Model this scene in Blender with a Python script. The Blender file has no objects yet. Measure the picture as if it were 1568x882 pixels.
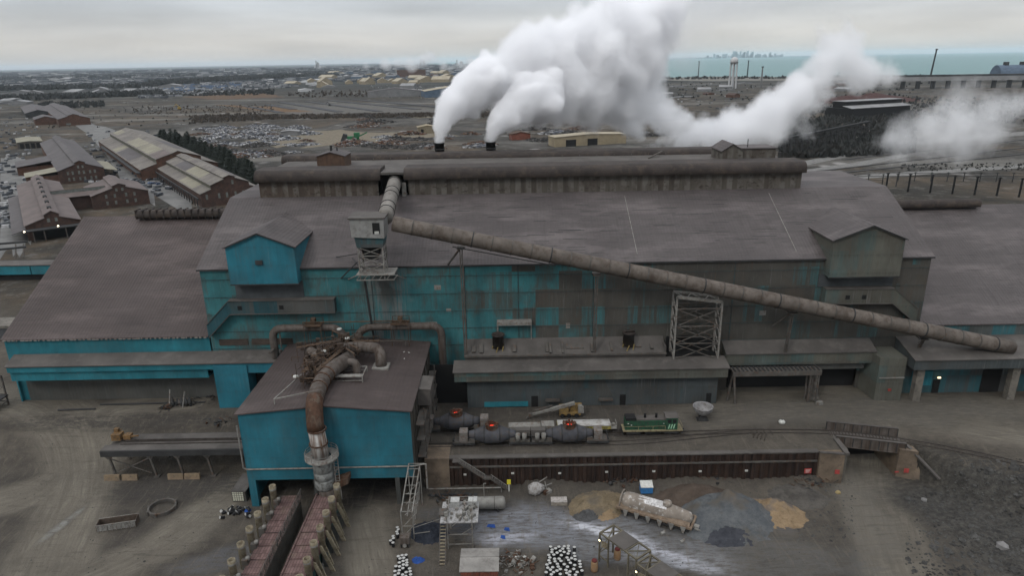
import bpy, bmesh, math, random
import numpy as np
from mathutils import Vector, Matrix, noise as mnoise

SC = bpy.context.scene
COL = SC.collection
rad = math.radians

# ------------------------------------------------------------------ camera
CAM_H, PITCH, ROLL = 80.0, rad(18.5), rad(1.02)
FPX, CX, CY = 1045.0, 784.0, 441.0
cam_d = bpy.data.cameras.new('camera')
cam_d.sensor_width = 36.0
cam_d.lens = FPX / 1568.0 * 36.0
cam_d.clip_start = 0.5
cam_d.clip_end = 90000.0
cam = bpy.data.objects.new('camera', cam_d)
COL.objects.link(cam)
cam.matrix_world = (Matrix.Translation((0, 0, CAM_H)) @ Matrix.Rotation(math.pi / 2 - PITCH, 4, 'X')
                    @ Matrix.Rotation(-ROLL, 4, 'Z'))
SC.camera = cam

# ------------------------------------------------------------------ sky, sun, exposure
SUN_EL, SUN_AZ = rad(42), rad(215)
world = bpy.data.worlds.new('World')
SC.world = world
world.use_nodes = True
wt = world.node_tree
wt.nodes.clear()
def wn(t, **k):
    n = wt.nodes.new(t)
    for a, b in k.items(): setattr(n, a, b)
    return n
w_out = wn('ShaderNodeOutputWorld')
w_bg = wn('ShaderNodeBackground')
w_sky = wn('ShaderNodeTexSky', sky_type='NISHITA', sun_disc=False, sun_elevation=SUN_EL, sun_rotation=SUN_AZ)
w_hsv = wn('ShaderNodeHueSaturation'); w_hsv.inputs['Saturation'].default_value = 0.25
w_tc = wn('ShaderNodeTexCoord')
w_sep = wn('ShaderNodeSeparateXYZ')
w_ramp = wn('ShaderNodeValToRGB')
# an overcast deck: pale warm band at the horizon, greyer above, bright overhead (values x10 over strength 0.1)
els = w_ramp.color_ramp.elements
STOPS = [(0.0, (.610, .575, .525)), (.028, (.645, .622, .583)), (.070, (.595, .628, .655)), (.16, (.53, .58, .64)),
         (.40, (.66, .69, .74)), (1.0, (1.95, 2.0, 2.1))]
els[0].position, els[0].color = STOPS[0][0], (*STOPS[0][1], 1)
els[1].position, els[1].color = STOPS[-1][0], (*STOPS[-1][1], 1)
for p_, c_ in STOPS[1:-1]:
    e_ = els.new(p_); e_.color = (*c_, 1)
w_map = wn('ShaderNodeMapping'); w_map.inputs['Scale'].default_value = (3.0, 3.0, 22.0)
w_noi = wn('ShaderNodeTexNoise'); w_noi.inputs['Scale'].default_value = 1.3
w_noi.inputs['Detail'].default_value = 5; w_noi.inputs['Roughness'].default_value = .5
w_mr = wn('ShaderNodeMapRange')
for i_, v_ in enumerate((.3, .7, 7.6, 10.6)): w_mr.inputs[i_ + 1].default_value = v_
w_mul = wn('ShaderNodeVectorMath', operation='SCALE')
w_mix = wn('ShaderNodeMix', data_type='RGBA'); w_mix.inputs['Factor'].default_value = .93
L = wt.links.new
L(w_tc.outputs['Generated'], w_sep.inputs[0]); L(w_sep.outputs['Z'], w_ramp.inputs[0])
L(w_tc.outputs['Generated'], w_map.inputs[0]); L(w_map.outputs[0], w_noi.inputs['Vector'])
L(w_noi.outputs[0], w_mr.inputs[0]); L(w_ramp.outputs[0], w_mul.inputs[0]); L(w_mr.outputs[0], w_mul.inputs['Scale'])
L(w_sky.outputs[0], w_hsv.inputs['Color'])
L(w_hsv.outputs[0], w_mix.inputs['A']); L(w_mul.outputs[0], w_mix.inputs['B'])
L(w_mix.outputs['Result'], w_bg.inputs['Color'])
w_bg.inputs['Strength'].default_value = 0.1
L(w_bg.outputs[0], w_out.inputs['Surface'])

sun_d = bpy.data.lights.new('sun', 'SUN')
sun_d.energy = 0.9; sun_d.angle = rad(14); sun_d.color = (1, .96, .9)
sun = bpy.data.objects.new('sun', sun_d); COL.objects.link(sun)
sd = Vector((math.sin(SUN_AZ) * math.cos(SUN_EL), math.cos(SUN_AZ) * math.cos(SUN_EL), math.sin(SUN_EL)))
sun.rotation_euler = sd.to_track_quat('Z', 'Y').to_euler()

SC.view_settings.view_transform = 'Standard'
SC.view_settings.look = 'None'
SC.view_settings.gamma = 1
SC.view_settings.exposure = 0.14
cy = SC.cycles if hasattr(SC, 'cycles') else None
SC.render.engine = 'CYCLES'
cy = SC.cycles
cy.max_bounces = 16; cy.diffuse_bounces = 2; cy.glossy_bounces = 2; cy.transmission_bounces = 2
cy.transparent_max_bounces = 8; cy.volume_bounces = 14
cy.volume_step_rate = 2.0; cy.volume_max_steps = 256
cy.use_denoising = True
cy.use_adaptive_sampling = True; cy.adaptive_threshold = 0.02

# ------------------------------------------------------------------ where a point seen in the photograph lies
def ray(px, py):
    x, y = px - CX, CY - py
    c, s = math.cos(ROLL), math.sin(ROLL)
    u, v = x * c + y * s, y * c - x * s
    return (u, FPX * math.cos(PITCH) + v * math.sin(PITCH), v * math.cos(PITCH) - FPX * math.sin(PITCH))
def gz(px, py, z=0.0):
    r = ray(px, py); t = (z - CAM_H) / r[2]
    return Vector((r[0] * t, r[1] * t, z))
def gy(px, py, Y):
    r = ray(px, py); t = Y / r[1]
    return Vector((r[0] * t, Y, CAM_H + r[2] * t))

# ------------------------------------------------------------------ object helpers
def link(o, parent=None):
    COL.objects.link(o)
    if parent is not None: o.parent = parent
    return o
def tag(o, label=None, cat=None, group=None, kind=None):
    if label: o['label'] = label
    if cat: o['category'] = cat
    if group: o['group'] = group
    if kind: o['kind'] = kind
    return o
def thing(name, label, cat, loc=(0, 0, 0), rz=0.0, group=None):
    o = bpy.data.objects.new(name, None)
    o.empty_display_size = .5
    o.location = loc; o.rotation_euler = (0, 0, rz)
    link(o)
    return tag(o, label, cat, group)
CHILD = {}
def copy_tree(o, parent=None, label=None, loc=None, rz=None):
    c = o.copy()
    COL.objects.link(c)
    if parent is not None: c.parent = parent
    if label: c['label'] = label
    if loc is not None: c.location = loc
    if rz is not None: c.rotation_euler = (0, 0, rz)
    for ch in list(o.children): copy_tree(ch, c)
    return c

class MB:
    """collects shapes and links them as one mesh object"""
    def __init__(s): s.v = []; s.f = []; s.m = []; s.mi = 0; s.sm = []; s.smooth = False
    def add(s, vs, fs):
        b = len(s.v)
        s.v += [tuple(p) for p in vs]
        for f in fs:
            s.f.append([b + i for i in f]); s.m.append(s.mi); s.sm.append(s.smooth)
        return s
    def box(s, x0, x1, y0, y1, z0, z1):
        return s.add([(x0, y0, z0), (x1, y0, z0), (x1, y1, z0), (x0, y1, z0), (x0, y0, z1), (x1, y0, z1), (x1, y1, z1), (x0, y1, z1)],
                     [(3, 2, 1, 0), (4, 5, 6, 7), (0, 1, 5, 4), (1, 2, 6, 5), (2, 3, 7, 6), (3, 0, 4, 7)])
    def cbox(s, c, sx, sy, sz, rz=0.0, rx=0.0, ry=0.0):
        R = Matrix.Rotation(rz, 3, 'Z') @ Matrix.Rotation(ry, 3, 'Y') @ Matrix.Rotation(rx, 3, 'X')
        vs = [Vector(c) + R @ Vector((a * sx / 2, b * sy / 2, d * sz / 2)) for d in (-1, 1) for a, b in ((-1, -1), (1, -1), (1, 1), (-1, 1))]
        return s.add(vs, [(3, 2, 1, 0), (4, 5, 6, 7), (0, 1, 5, 4), (1, 2, 6, 5), (2, 3, 7, 6), (3, 0, 4, 7)])
    def poly(s, pts): return s.add(pts, [tuple(range(len(pts)))])
    def prism(s, pts, d):
        """polygon pts (list of 3-vectors) swept by the vector d"""
        n = len(pts); d = Vector(d)
        vs = [Vector(p) for p in pts] + [Vector(p) + d for p in pts]
        fs = [tuple(range(n))[::-1], tuple(range(n, 2 * n))] + [(i, (i + 1) % n, n + (i + 1) % n, n + i) for i in range(n)]
        return s.add(vs, fs)
    def tube(s, pts, r, seg=12, caps=True, up=(0, 0, 1)):
        pts = [Vector(p) for p in pts]; n = len(pts)
        rs = r if isinstance(r, (list, tuple)) else [r] * n
        vs = []
        prev = None
        for i, p in enumerate(pts):
            t = (pts[min(i + 1, n - 1)] - pts[max(i - 1, 0)]).normalized()
            if prev is None:
                a = Vector(up) if abs(t.dot(Vector(up))) < .95 else Vector((1, 0, 0))
                x = t.cross(a).normalized()
            else:
                x = (prev - t * prev.dot(t)).normalized()
            prev = x; y = t.cross(x)
            vs += [p + (x * math.cos(2 * math.pi * k / seg) + y * math.sin(2 * math.pi * k / seg)) * rs[i] for k in range(seg)]
        fs = [(i * seg + k, i * seg + (k + 1) % seg, (i + 1) * seg + (k + 1) % seg, (i + 1) * seg + k) for i in range(n - 1) for k in range(seg)]
        fs = [f[::-1] for f in fs]
        if caps:
            fs.append(tuple(range(seg))); fs.append(tuple(range((n - 1) * seg, n * seg))[::-1])
        return s.add(vs, fs)
    def bar(s, a, b, w, h=None):
        """square bar from a to b"""
        a, b = Vector(a), Vector(b); h = h or w
        t = (b - a).normalized()
        u = Vector((0, 0, 1)) if abs(t.z) < .95 else Vector((0, 1, 0))
        x = t.cross(u).normalized(); y = x.cross(t)
        o = [x * i * w / 2 + y * j * h / 2 for i, j in ((-1, -1), (1, -1), (1, 1), (-1, 1))]
        vs = [a + k for k in o] + [b + k for k in o]
        return s.add(vs, [(3, 2, 1, 0), (4, 5, 6, 7), (0, 1, 5, 4), (1, 2, 6, 5), (2, 3, 7, 6), (3, 0, 4, 7)])
    def lathe(s, prof, c=(0, 0, 0), seg=16, axis='Z', caps=True):
        """profile [(r, h)] about an axis through c"""
        c = Vector(c); vs = []
        for r, h in prof:
            for k in range(seg):
                a = 2 * math.pi * k / seg
                p = {'Z': (r * math.cos(a), r * math.sin(a), h), 'X': (h, r * math.cos(a), r * math.sin(a)), 'Y': (r * math.sin(a), h, r * math.cos(a))}[axis]
                vs.append(c + Vector(p))
        n = len(prof)
        fs = [(i * seg + k, i * seg + (k + 1) % seg, (i + 1) * seg + (k + 1) % seg, (i + 1) * seg + k) for i in range(n - 1) for k in range(seg)]
        if caps:
            if prof[0][0] > 1e-4: fs.append(tuple(range(seg))[::-1])
            if prof[-1][0] > 1e-4: fs.append(tuple(range((n - 1) * seg, n * seg)))
        return s.add(vs, fs)
    def cyl(s, x, y, z0, z1, r, seg=16, r1=None): return s.lathe([(r, z0), (r1 if r1 is not None else r, z1)], (x, y, 0), seg)
    def grid(s, x0, x1, y0, y1, nx, ny, zf):
        vs = [(x0 + (x1 - x0) * i / nx, y0 + (y1 - y0) * j / ny, 0) for j in range(ny + 1) for i in range(nx + 1)]
        vs = [(x, y, zf(x, y)) for x, y, _ in vs]
        return s.add(vs, [(j * (nx + 1) + i, j * (nx + 1) + i + 1, (j + 1) * (nx + 1) + i + 1, (j + 1) * (nx + 1) + i) for j in range(ny) for i in range(nx)])
    def mesh(s, name, mats):
        me = bpy.data.meshes.new(name)
        me.from_pydata(s.v, [], s.f)
        for m in (mats if isinstance(mats, (list, tuple)) else [mats]): me.materials.append(m)
        me.polygons.foreach_set('material_index', s.m)
        me.polygons.foreach_set('use_smooth', s.sm)
        me.update()
        return me
    def build(s, name, mats, parent=None, loc=None, rz=None):
        o = bpy.data.objects.new(name, s.mesh(name, mats))
        if loc is not None: o.location = loc
        if rz is not None: o.rotation_euler = (0, 0, rz)
        return link(o, parent)

# ------------------------------------------------------------------ materials
class NT:
    """small node-tree builder"""
    def __init__(s, name):
        s.m = bpy.data.materials.new(name); s.m.use_nodes = True
        s.t = s.m.node_tree; s.t.nodes.clear()
        s.out = s.t.nodes.new('ShaderNodeOutputMaterial')
        s._pos = None
    def n(s, t, **k):
        n = s.t.nodes.new(t)
        for a, b in k.items(): setattr(n, a, b)
        return n
    def l(s, a, b): s.t.links.new(a, b); return b
    def setin(s, sock, v):
        if hasattr(v, 'is_output'): s.t.links.new(v, sock)
        elif isinstance(v, (tuple, list)) and len(v) == 3 and sock.type == 'RGBA': sock.default_value = (*v, 1)
        else: sock.default_value = v
    def pos(s):
        if s._pos is None: s._pos = s.n('ShaderNodeNewGeometry').outputs['Position']
        return s._pos
    def obj(s): return s.n('ShaderNodeTexCoord').outputs['Object']
    def xyz(s, v=None):
        n = s.n('ShaderNodeSeparateXYZ'); s.setin(n.inputs[0], v if v is not None else s.pos()); return n.outputs
    def comb(s, x=0., y=0., z=0.):
        n = s.n('ShaderNodeCombineXYZ')
        for i, v in enumerate((x, y, z)): s.setin(n.inputs[i], v)
        return n.outputs[0]
    def math(s, op, a, b=0.0, c=0.0, clamp=False):
        n = s.n('ShaderNodeMath', operation=op, use_clamp=clamp)
        for i, v in enumerate((a, b, c)): s.setin(n.inputs[i], v)
        return n.outputs[0]
    def scale(s, v, sc):
        n = s.n('ShaderNodeVectorMath', operation='MULTIPLY'); s.setin(n.inputs[0], v); n.inputs[1].default_value = sc; return n.outputs[0]
    def noise(s, scale=1.0, detail=3, rough=.5, vec=None, dist=0.0, color=False):
        n = s.n('ShaderNodeTexNoise')
        s.setin(n.inputs['Vector'], vec if vec is not None else s.pos())
        n.inputs['Scale'].default_value = scale; n.inputs['Detail'].default_value = detail
        n.inputs['Roughness'].default_value = rough; n.inputs['Distortion'].default_value = dist
        return n.outputs[1] if color else n.outputs[0]
    def white(s, vec):
        n = s.n('ShaderNodeTexWhiteNoise', noise_dimensions='3D'); s.setin(n.inputs['Vector'], vec); return n.outputs[0]
    def rng(s, v, a, b, c=0.0, d=1.0, smooth=False):
        n = s.n('ShaderNodeMapRange', interpolation_type='SMOOTHSTEP' if smooth else 'LINEAR')
        s.setin(n.inputs[0], v)
        for i, k in enumerate((a, b, c, d)): s.setin(n.inputs[i + 1], k)
        return n.outputs[0]
    def mix(s, f, a, b, blend='MIX'):
        n = s.n('ShaderNodeMix', data_type='RGBA', blend_type=blend)
        s.setin(n.inputs['Factor'], f); s.setin(n.inputs['A'], a); s.setin(n.inputs['B'], b)
        return n.outputs['Result']
    def ramp(s, v, stops):
        n = s.n('ShaderNodeValToRGB'); e = n.color_ramp.elements
        e[0].position, e[0].color = stops[0][0], (*stops[0][1], 1)
        e[1].position, e[1].color = stops[-1][0], (*stops[-1][1], 1)
        for p, c in stops[1:-1]:
            k = e.new(p); k.color = (*c, 1)
        s.setin(n.inputs[0], v); return n.outputs[0]
    def bump(s, h, strength=.5, dist=.1):
        n = s.n('ShaderNodeBump'); n.inputs['Strength'].default_value = strength; n.inputs['Distance'].default_value = dist
        s.setin(n.inputs['Height'], h); return n.outputs[0]
    def done(s, col, rough=.85, metal=0.0, normal=None, emit=None, estr=0.0, spec=.3):
        b = s.n('ShaderNodeBsdfPrincipled')
        s.setin(b.inputs['Base Color'], col); s.setin(b.inputs['Roughness'], rough); s.setin(b.inputs['Metallic'], metal)
        b.inputs['Specular IOR Level'].default_value = spec
        if normal is not None: s.l(normal, b.inputs['Normal'])
        if emit is not None:
            s.setin(b.inputs['Emission Color'], emit); b.inputs['Emission Strength'].default_value = estr
        s.l(b.outputs[0], s.out.inputs['Surface'])
        return s.m
MATS = {}
def worn(name, col, var=.35, scale=.5, dirt=None, dirt_amt=.35, rough=.8, metal=0.0, streak=False, corr=None, use_obj=False, bump=0.0):
    """paint, steel or dust with uneven tone; dirt: second colour in patches or (streak) in runs down the face; corr: (axis, pitch) ribbed sheet"""
    if name in MATS: return MATS[name]
    t = NT(name)
    P = t.obj() if use_obj else t.pos()
    n1 = t.noise(scale, 4, .6, P)
    c = t.mix(t.rng(n1, .3, .7), tuple(k * (1 - var) for k in col), tuple(min(1, k * (1 + var)) for k in col))
    if dirt is not None:
        if streak:
            n2 = t.noise(1.0, 3, .6, t.scale(P, (1.3, 1.3, .09)))
        else:
            n2 = t.noise(scale * 2.3, 5, .65, P)
        c = t.mix(t.rng(n2, .62 - dirt_amt * .35, .78 - dirt_amt * .2), c, dirt)
    h = None
    if corr:
        ax, pitch = corr
        q = t.xyz(P)[ax]
        w = t.math('SINE', t.math('MULTIPLY', q, 2 * math.pi / pitch))
        h = t.bump(w, .6, pitch * .12)
    elif bump:
        h = t.bump(t.noise(scale * 5, 4, .6, P), bump, .15)
    MATS[name] = t.done(c, rough, metal, h)
    return MATS[name]
def emit_mat(name, col, s):
    t = NT(name); return t.done((0.02, .01, .01), .6, emit=col, estr=s)
rng = random.Random(7)
# ------------------------------------------------------------------ ground
def sstep(a, b, x):
    t = np.clip((x - a) / (b - a), 0, 1); return t * t * (3 - 2 * t)
def axis(*segs):
    out = []
    for a, b, st in segs:
        n = max(1, int(round((b - a) / st))); out += [a + (b - a) * i / n for i in range(n)]
    return out + [segs[-1][1]]
def geo(a, b, k):
    out = [a]; st = k
    while out[-1] < b: out.append(out[-1] + st); st *= 1.25
    return out[1:]
xs = axis((-220, -130, 4), (-130, 71.0, .8)) + [71.15] + axis((71.8, 82.2, .8))[0:] + [82.35] + axis((83, 130, .8), (130.8, 220, 4))
xs = [-v for v in geo(220, 60000, 8)][::-1] + xs + geo(220, 60000, 8)
ys = axis((50, 84, 4), (84, 126.0, .8)) + [126.4, 126.55] + axis((127.2, 136.0, .8)) + [136.15] + axis((136.9, 156.5, .8), (157.5, 260, 5)) + geo(260, 70000, 8)
ys = [-9000, -2000, -400, -60, 20] + ys
gx, gyy = np.meshgrid(np.array(xs), np.array(ys))
def fbm(x, y, s, seed=0):
    """cheap smooth numpy noise: sums of rotated sines"""
    o = np.zeros_like(x); r = np.random.RandomState(seed); a = 1.0
    for k in range(5):
        for q in range(3):
            th = r.uniform(0, 6.28); o = o + a * np.sin((x * math.cos(th) + y * math.sin(th)) * s * 2 ** k * r.uniform(.8, 1.25) + r.uniform(0, 6.28))
        a *= .55
    return o / 4.0
def edge_line(x):      # crest of the railway bank on the right
    return np.interp(x, [82.3, 85.2, 88.3, 92, 104, 125, 160, 220], [128.4, 128.0, 125.2, 122.3, 116.4, 106, 88, 60])
up_mid = (gyy > 126.5) & (gx > -14.2) & (gx < 71.1)
bank = np.clip((edge_line(gx) - gyy) / np.interp(gx, [82.3, 86, 90, 96], [1.5, 2.2, 6, 9]), 0, 1)
up_right = np.where(gx > 82.3, 1 - sstep(0, 1, bank), 0)
trench = (gx >= 71.1) & (gx <= 82.3)
left_up = np.where(gx <= -14.2, sstep(134, 149, gyy + 1.5 * fbm(gx, gyy, .12, 3)), 0)
left_up = np.where((gx > -58) & (gx <= -14.2), np.where(gyy > 155, 1, np.where((gx > -20.5) & (gyy > 126.5), 1, 0)), left_up)
lvl = np.maximum.reduce([np.where(up_mid, 1.0, 0.0), up_right, left_up])
lvl = np.where(trench, np.where(gyy > 136.1, 1.0, 0.0), lvl)
lvl = np.where(gyy >= 156.4, 1.0, lvl)
gzz = -7.0 + 7.0 * lvl
rough_amt = np.where((gyy > 84) & (gyy < 170), .07, 0.0)
gzz = gzz + rough_amt * fbm(gx, gyy, .35, 5)
# rubble slope, bottom right
rub = sstep(79, 87, gx + .25 * (gyy - 97)) * (1 - sstep(119, 126, gyy)) * (lvl < .96) * (gx < 190)
gzz = gzz + rub * (1.1 * fbm(gx, gyy, .28, 11) + .6 + 1.6 * sstep(88, 108, gx)) * (1 - lvl)
# spoil against the sheet piles and a shallow bank on the left of the underpass road
gzz = gzz + np.where((gx > 2) & (gx < 66) & (gyy < 126.5), 1.3 * sstep(119, 126, gyy) * (.6 + .5 * fbm(gx, gyy, .22, 8)), 0)
# tracks
def path_px(pts, z): return np.array([gz(a, b, z)[:2] for a, b in pts])
PATHS = [(path_px([(-140, 650), (20, 648), (80, 658), (122, 690), (125, 735), (104, 795), (70, 870), (30, 960)], -6.5), 8.5),
         (path_px([(-60, 770), (40, 745), (125, 700), (180, 655), (300, 640)], -5), 6.0),
         (path_px([(385, 735), (330, 775), (250, 832), (150, 880), (20, 930)], -7), 5.5),
         (path_px([(1325, 690), (1326, 735), (1340, 780), (1365, 850), (1390, 920)], -7), 7.2),
         (path_px([(1060, 640), (1200, 622), (1330, 627), (1450, 645), (1600, 672), (1750, 715)], 0), 7.5),
         (path_px([(1100, 600), (1280, 604), (1420, 618), (1600, 628), (1800, 640)], 0), 6.0),
         (path_px([(560, 790), (575, 882), (590, 980)], -7), 4.5)]
lat = np.full(gx.shape, 99.0); msk = np.zeros(gx.shape)
for pts, hw in PATHS:
    dense = []
    for i in range(len(pts) - 1):
        p0, p1, p2, p3 = pts[max(i - 1, 0)], pts[i], pts[i + 1], pts[min(i + 2, len(pts) - 1)]
        for t in np.linspace(0, 1, 14, endpoint=False):
            dense.append(.5 * ((2 * p1) + (p2 - p0) * t + (2 * p0 - 5 * p1 + 4 * p2 - p3) * t * t + (3 * p1 - p0 - 3 * p2 + p3) * t ** 3))
    dense = np.array(dense + [pts[-1]])
    near = (gyy > 60) & (gyy < 175) & (np.abs(gx) < 220)
    X, Y = gx[near], gyy[near]
    best = np.full(X.shape, 1e9); sg = np.zeros(X.shape)
    for i in range(len(dense) - 1):
        a, b = dense[i], dense[i + 1]; d = b - a; ll = (d ** 2).sum() + 1e-9
        t = np.clip(((X - a[0]) * d[0] + (Y - a[1]) * d[1]) / ll, 0, 1)
        ex, ey = X - a[0] - t * d[0], Y - a[1] - t * d[1]
        q = np.hypot(ex, ey); s_ = np.sign(d[0] * ey - d[1] * ex)
        u = q < best; best[u] = q[u]; sg[u] = s_[u]
    m = 1 - sstep(hw * .55, hw * 1.25, best + 1.2 * fbm(X, Y, .2, 21))
    L_ = lat[near]; M_ = msk[near]
    take = m > M_; L_[take] = (best * sg)[take]; M_[take] = m[take]
    lat[near] = L_; msk[near] = M_
# patches of dust and of darker or paler tone: (px, py, z, along m, across m, heading deg, colour, amount)
patch = np.zeros(gx.shape + (4,))
def blot(px, py, z, la, lb, ang, col, amt, seed=1):
    c = gz(px, py, z); a = rad(ang)
    dx, dy = gx - c.x, gyy - c.y
    u = (dx * math.cos(a) + dy * math.sin(a)) / la; v = (-dx * math.sin(a) + dy * math.cos(a)) / lb
    k = (1 - sstep(.45, 1.1, np.hypot(u, v) + .28 * fbm(gx, gyy, .35, seed))) * amt
    k = np.where((gyy > 60) & (gyy < 200), k, 0)
    for i in range(3): patch[..., i] = patch[..., i] * (1 - k) + col[i] * k
    patch[..., 3] = np.maximum(patch[..., 3], k)
blot(1150, 850, -7, 30, 11, -10, (.105, .102, .096), .8, 41)
blot(880, 815, -7, 34, 11, -8, (.135, .138, .145), .95, 2)
blot(840, 800, -7, 16, 5, -6, (.20, .205, .225), .8, 51)
blot(1000, 850, -7, 16, 4, -14, (.21, .212, .22), .75, 52)
blot(1330, 630, 0, 55, 10, 0, (.095, .088, .077), .75, 42)
blot(1325, 790, -7, 7, 24, -12, (.125, .115, .098), .8, 43)
blot(800, 800, -7, 17, 8, 0, (.15, .155, .17), .8, 3)
blot(930, 815, -7, 11, 1.7, -22, (.55, .56, .6), .95, 4)
blot(1010, 845, -7, 11, 1.6, -30, (.42, .43, .47), .9, 5)
blot(780, 825, -7, 7, 2.2, 8, (.34, .35, .39), .8, 6)
blot(1060, 868, -7, 8, 2.0, -20, (.33, .34, .37), .8, 7)
blot(700, 800, -7, 6, 4, 0, (.035, .04, .05), .9, 8)
blot(1095, 812, -7, 9, 4, 0, (.05, .052, .06), .8, 9)
blot(930, 770, -7, 9, 4, 10, (.17, .135, .09), .7, 10)
blot(1190, 790, -7, 8, 6, 0, (.10, .095, .09), .8, 12)
blot(100, 800, -7, 1.3, 8, -12, (.25, .25, .24), .75, 13)
blot(320, 860, -7, 10, 5, 20, (.10, .10, .105), .8, 14)
blot(290, 745, -7, 22, 7, 0, (.05, .046, .042), .8, 15)
blot(200, 640, 0, 40, 3, 0, (.045, .041, .037), .8, 16)
blot(720, 640, 0, 8, 9, 0, (.05, .047, .044), .7, 17)
blot(1440, 740, -5, 16, 10, 0, (.032, .031, .028), .8, 18)
blot(560, 745, -7, 17, 9, 0, (.04, .037, .034), .8, 19)
blot(1000, 640, 0, 40, 9, 0, (.085, .078, .07), .6, 20)

nx_, ny_ = len(xs), len(ys)
vco = np.stack([gx, gyy, gzz], -1).reshape(-1, 3)
idx = np.arange(nx_ * ny_).reshape(ny_, nx_)
quads = np.stack([idx[:-1, :-1], idx[:-1, 1:], idx[1:, 1:], idx[1:, :-1]], -1).reshape(-1, 4)
me = bpy.data.meshes.new('ground')
me.vertices.add(len(vco)); me.vertices.foreach_set('co', vco.ravel())
me.loops.add(quads.size); me.loops.foreach_set('vertex_index', quads.ravel())
me.polygons.add(len(quads)); me.polygons.foreach_set('loop_start', np.arange(0, quads.size, 4))
me.polygons.foreach_set('loop_total', np.full(len(quads), 4))
me.update()
at = me.attributes.new('lat', 'FLOAT', 'POINT'); at.data.foreach_set('value', lat.ravel())
at = me.attributes.new('road', 'FLOAT', 'POINT'); at.data.foreach_set('value', msk.ravel())
at = me.attributes.new('rubble', 'FLOAT', 'POINT'); at.data.foreach_set('value', rub.ravel())
at = me.attributes.new('patch', 'FLOAT_COLOR', 'POINT'); at.data.foreach_set('color', patch.reshape(-1))

t = NT('ground_dust')
P = t.pos(); X_, Y_, Z_ = t.xyz(P)
def attr(n, k='Fac'): return t.n('ShaderNodeAttribute', attribute_name=n).outputs[k]
n1 = t.noise(.035, 6, .62); n2 = t.noise(.4, 6, .7); n3 = t.noise(2.5, 4, .7)
base = t.mix(t.rng(n1, .35, .65), (.052, .046, .039), (.098, .085, .068))
base = t.mix(t.rng(n2, .38, .66), base, t.mix(.5, base, (.030, .027, .024)))
base = t.mix(t.rng(n3, .55, .75, 0, .35), base, (.14, .13, .115))
lv = t.comb(t.math('ADD', attr('lat'), t.math('MULTIPLY', t.noise(.045, 3, .5), 3.0)), t.math('MULTIPLY', X_, .05), t.math('MULTIPLY', Y_, .05))
st1 = t.noise(1.1, 4, .75, lv); st2 = t.noise(4.5, 3, .6, lv)
fade = t.rng(t.noise(.13, 4, .65), .38, .62)
roadc = t.mix(t.math('MULTIPLY', t.rng(st1, .36, .66), t.rng(fade, 0, 1, .35, 1)), (.098, .087, .071), (.160, .143, .115))
roadc = t.mix(t.math('MULTIPLY', t.rng(st2, .54, .74, 0, .6), fade), roadc, (.060, .053, .045))
roadc = t.mix(t.rng(n3, .52, .8, 0, .5), roadc, (.15, .135, .11))
roadc = t.mix(t.rng(n2, .40, .30, 0, .4), roadc, (.060, .053, .046))
c = t.mix(t.math('MULTIPLY', attr('road'), t.rng(t.noise(.18, 5, .7), .30, .50, .6, 1.0)), base, roadc)
pa = t.n('ShaderNodeAttribute', attribute_name='patch')
pstr = t.noise(1.0, 5, .75, t.scale(P, (.35, 1.3, 1)))
c = t.mix(t.math('MULTIPLY', pa.outputs['Alpha'], t.rng(pstr, .33, .56, .0, 1.0)), c, pa.outputs['Color'])
rubc = t.mix(t.rng(t.noise(.9, 6, .75), .4, .7), (.026, .025, .023), (.082, .078, .070))
# old wheel ruts crossing the yard everywhere
rut = t.noise(1.0, 3, .6, t.scale(P, (.10, .75, 1)), dist=1.6); rut2 = t.noise(1.0, 3, .6, t.scale(P, (.8, .09, 1)), dist=1.4)
c = t.mix(t.rng(rut, .56, .68, 0, .35), c, (.042, .037, .032)); c = t.mix(t.rng(rut2, .56, .68, 0, .4), c, (.115, .100, .080))
c = t.mix(t.rng(t.noise(4.0, 3, .7), .64, .78, 0, .5), c, (.17, .16, .145)); c = t.mix(t.rng(t.noise(5.0, 3, .7), .36, .26, 0, .7), c, (.02, .018, .017))
c = t.mix(t.math('MULTIPLY', attr('rubble'), .85), c, rubc)
# beyond the mill: fields, brush, yards and pale lots
f1 = t.noise(.0042, 7, .62, dist=.6)
f2 = t.noise(.014, 6, .7)
f3 = t.noise(1.0, 4, .6, t.scale(P, (.002, .011, 1)))
far = t.ramp(f1, [(.30, (.020, .021, .018)), (.40, (.040, .034, .026)), (.47, (.078, .060, .042)), (.52, (.042, .038, .032)), (.58, (.080, .075, .068)), (.64, (.13, .12, .104)), (.70, (.036, .036, .030))])
far = t.mix(t.rng(f2, .40, .56), t.mix(.7, far, (.018, .018, .016)), far)
f4 = t.noise(.08, 5, .75)
far = t.mix(t.rng(f4, .54, .64, 0, .55), far, (.125, .118, .108)); far = t.mix(t.rng(f4, .45, .36, 0, .7), far, (.022, .02, .018))
far = t.mix(t.rng(f3, .56, .66, 0, .75), far, (.135, .128, .115))
far = t.mix(t.rng(f3, .30, .40, .7, 0), far, (.026, .026, .024))
vn = t.n('ShaderNodeTexVoronoi', feature='F1'); t.setin(vn.inputs['Vector'], t.scale(P, (.045, .03, 1))); vn.inputs['Scale'].default_value = 1
far = t.mix(t.math('MULTIPLY', t.rng(t.noise(.006, 2), .54, .6), t.rng(vn.outputs['Distance'], .15, .3, .8, 0)), far, (.24, .23, .22))
# the plain past two kilometres is mostly dark woods
wood = t.mix(t.rng(t.noise(1.0, 6, .65, t.scale(P, (.0006, .0013, 1))), .53, .63), (.018, .021, .020), (.085, .082, .076))
far = t.mix(t.rng(Y_, 1500, 2600, 0, .85), far, wood)
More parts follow.
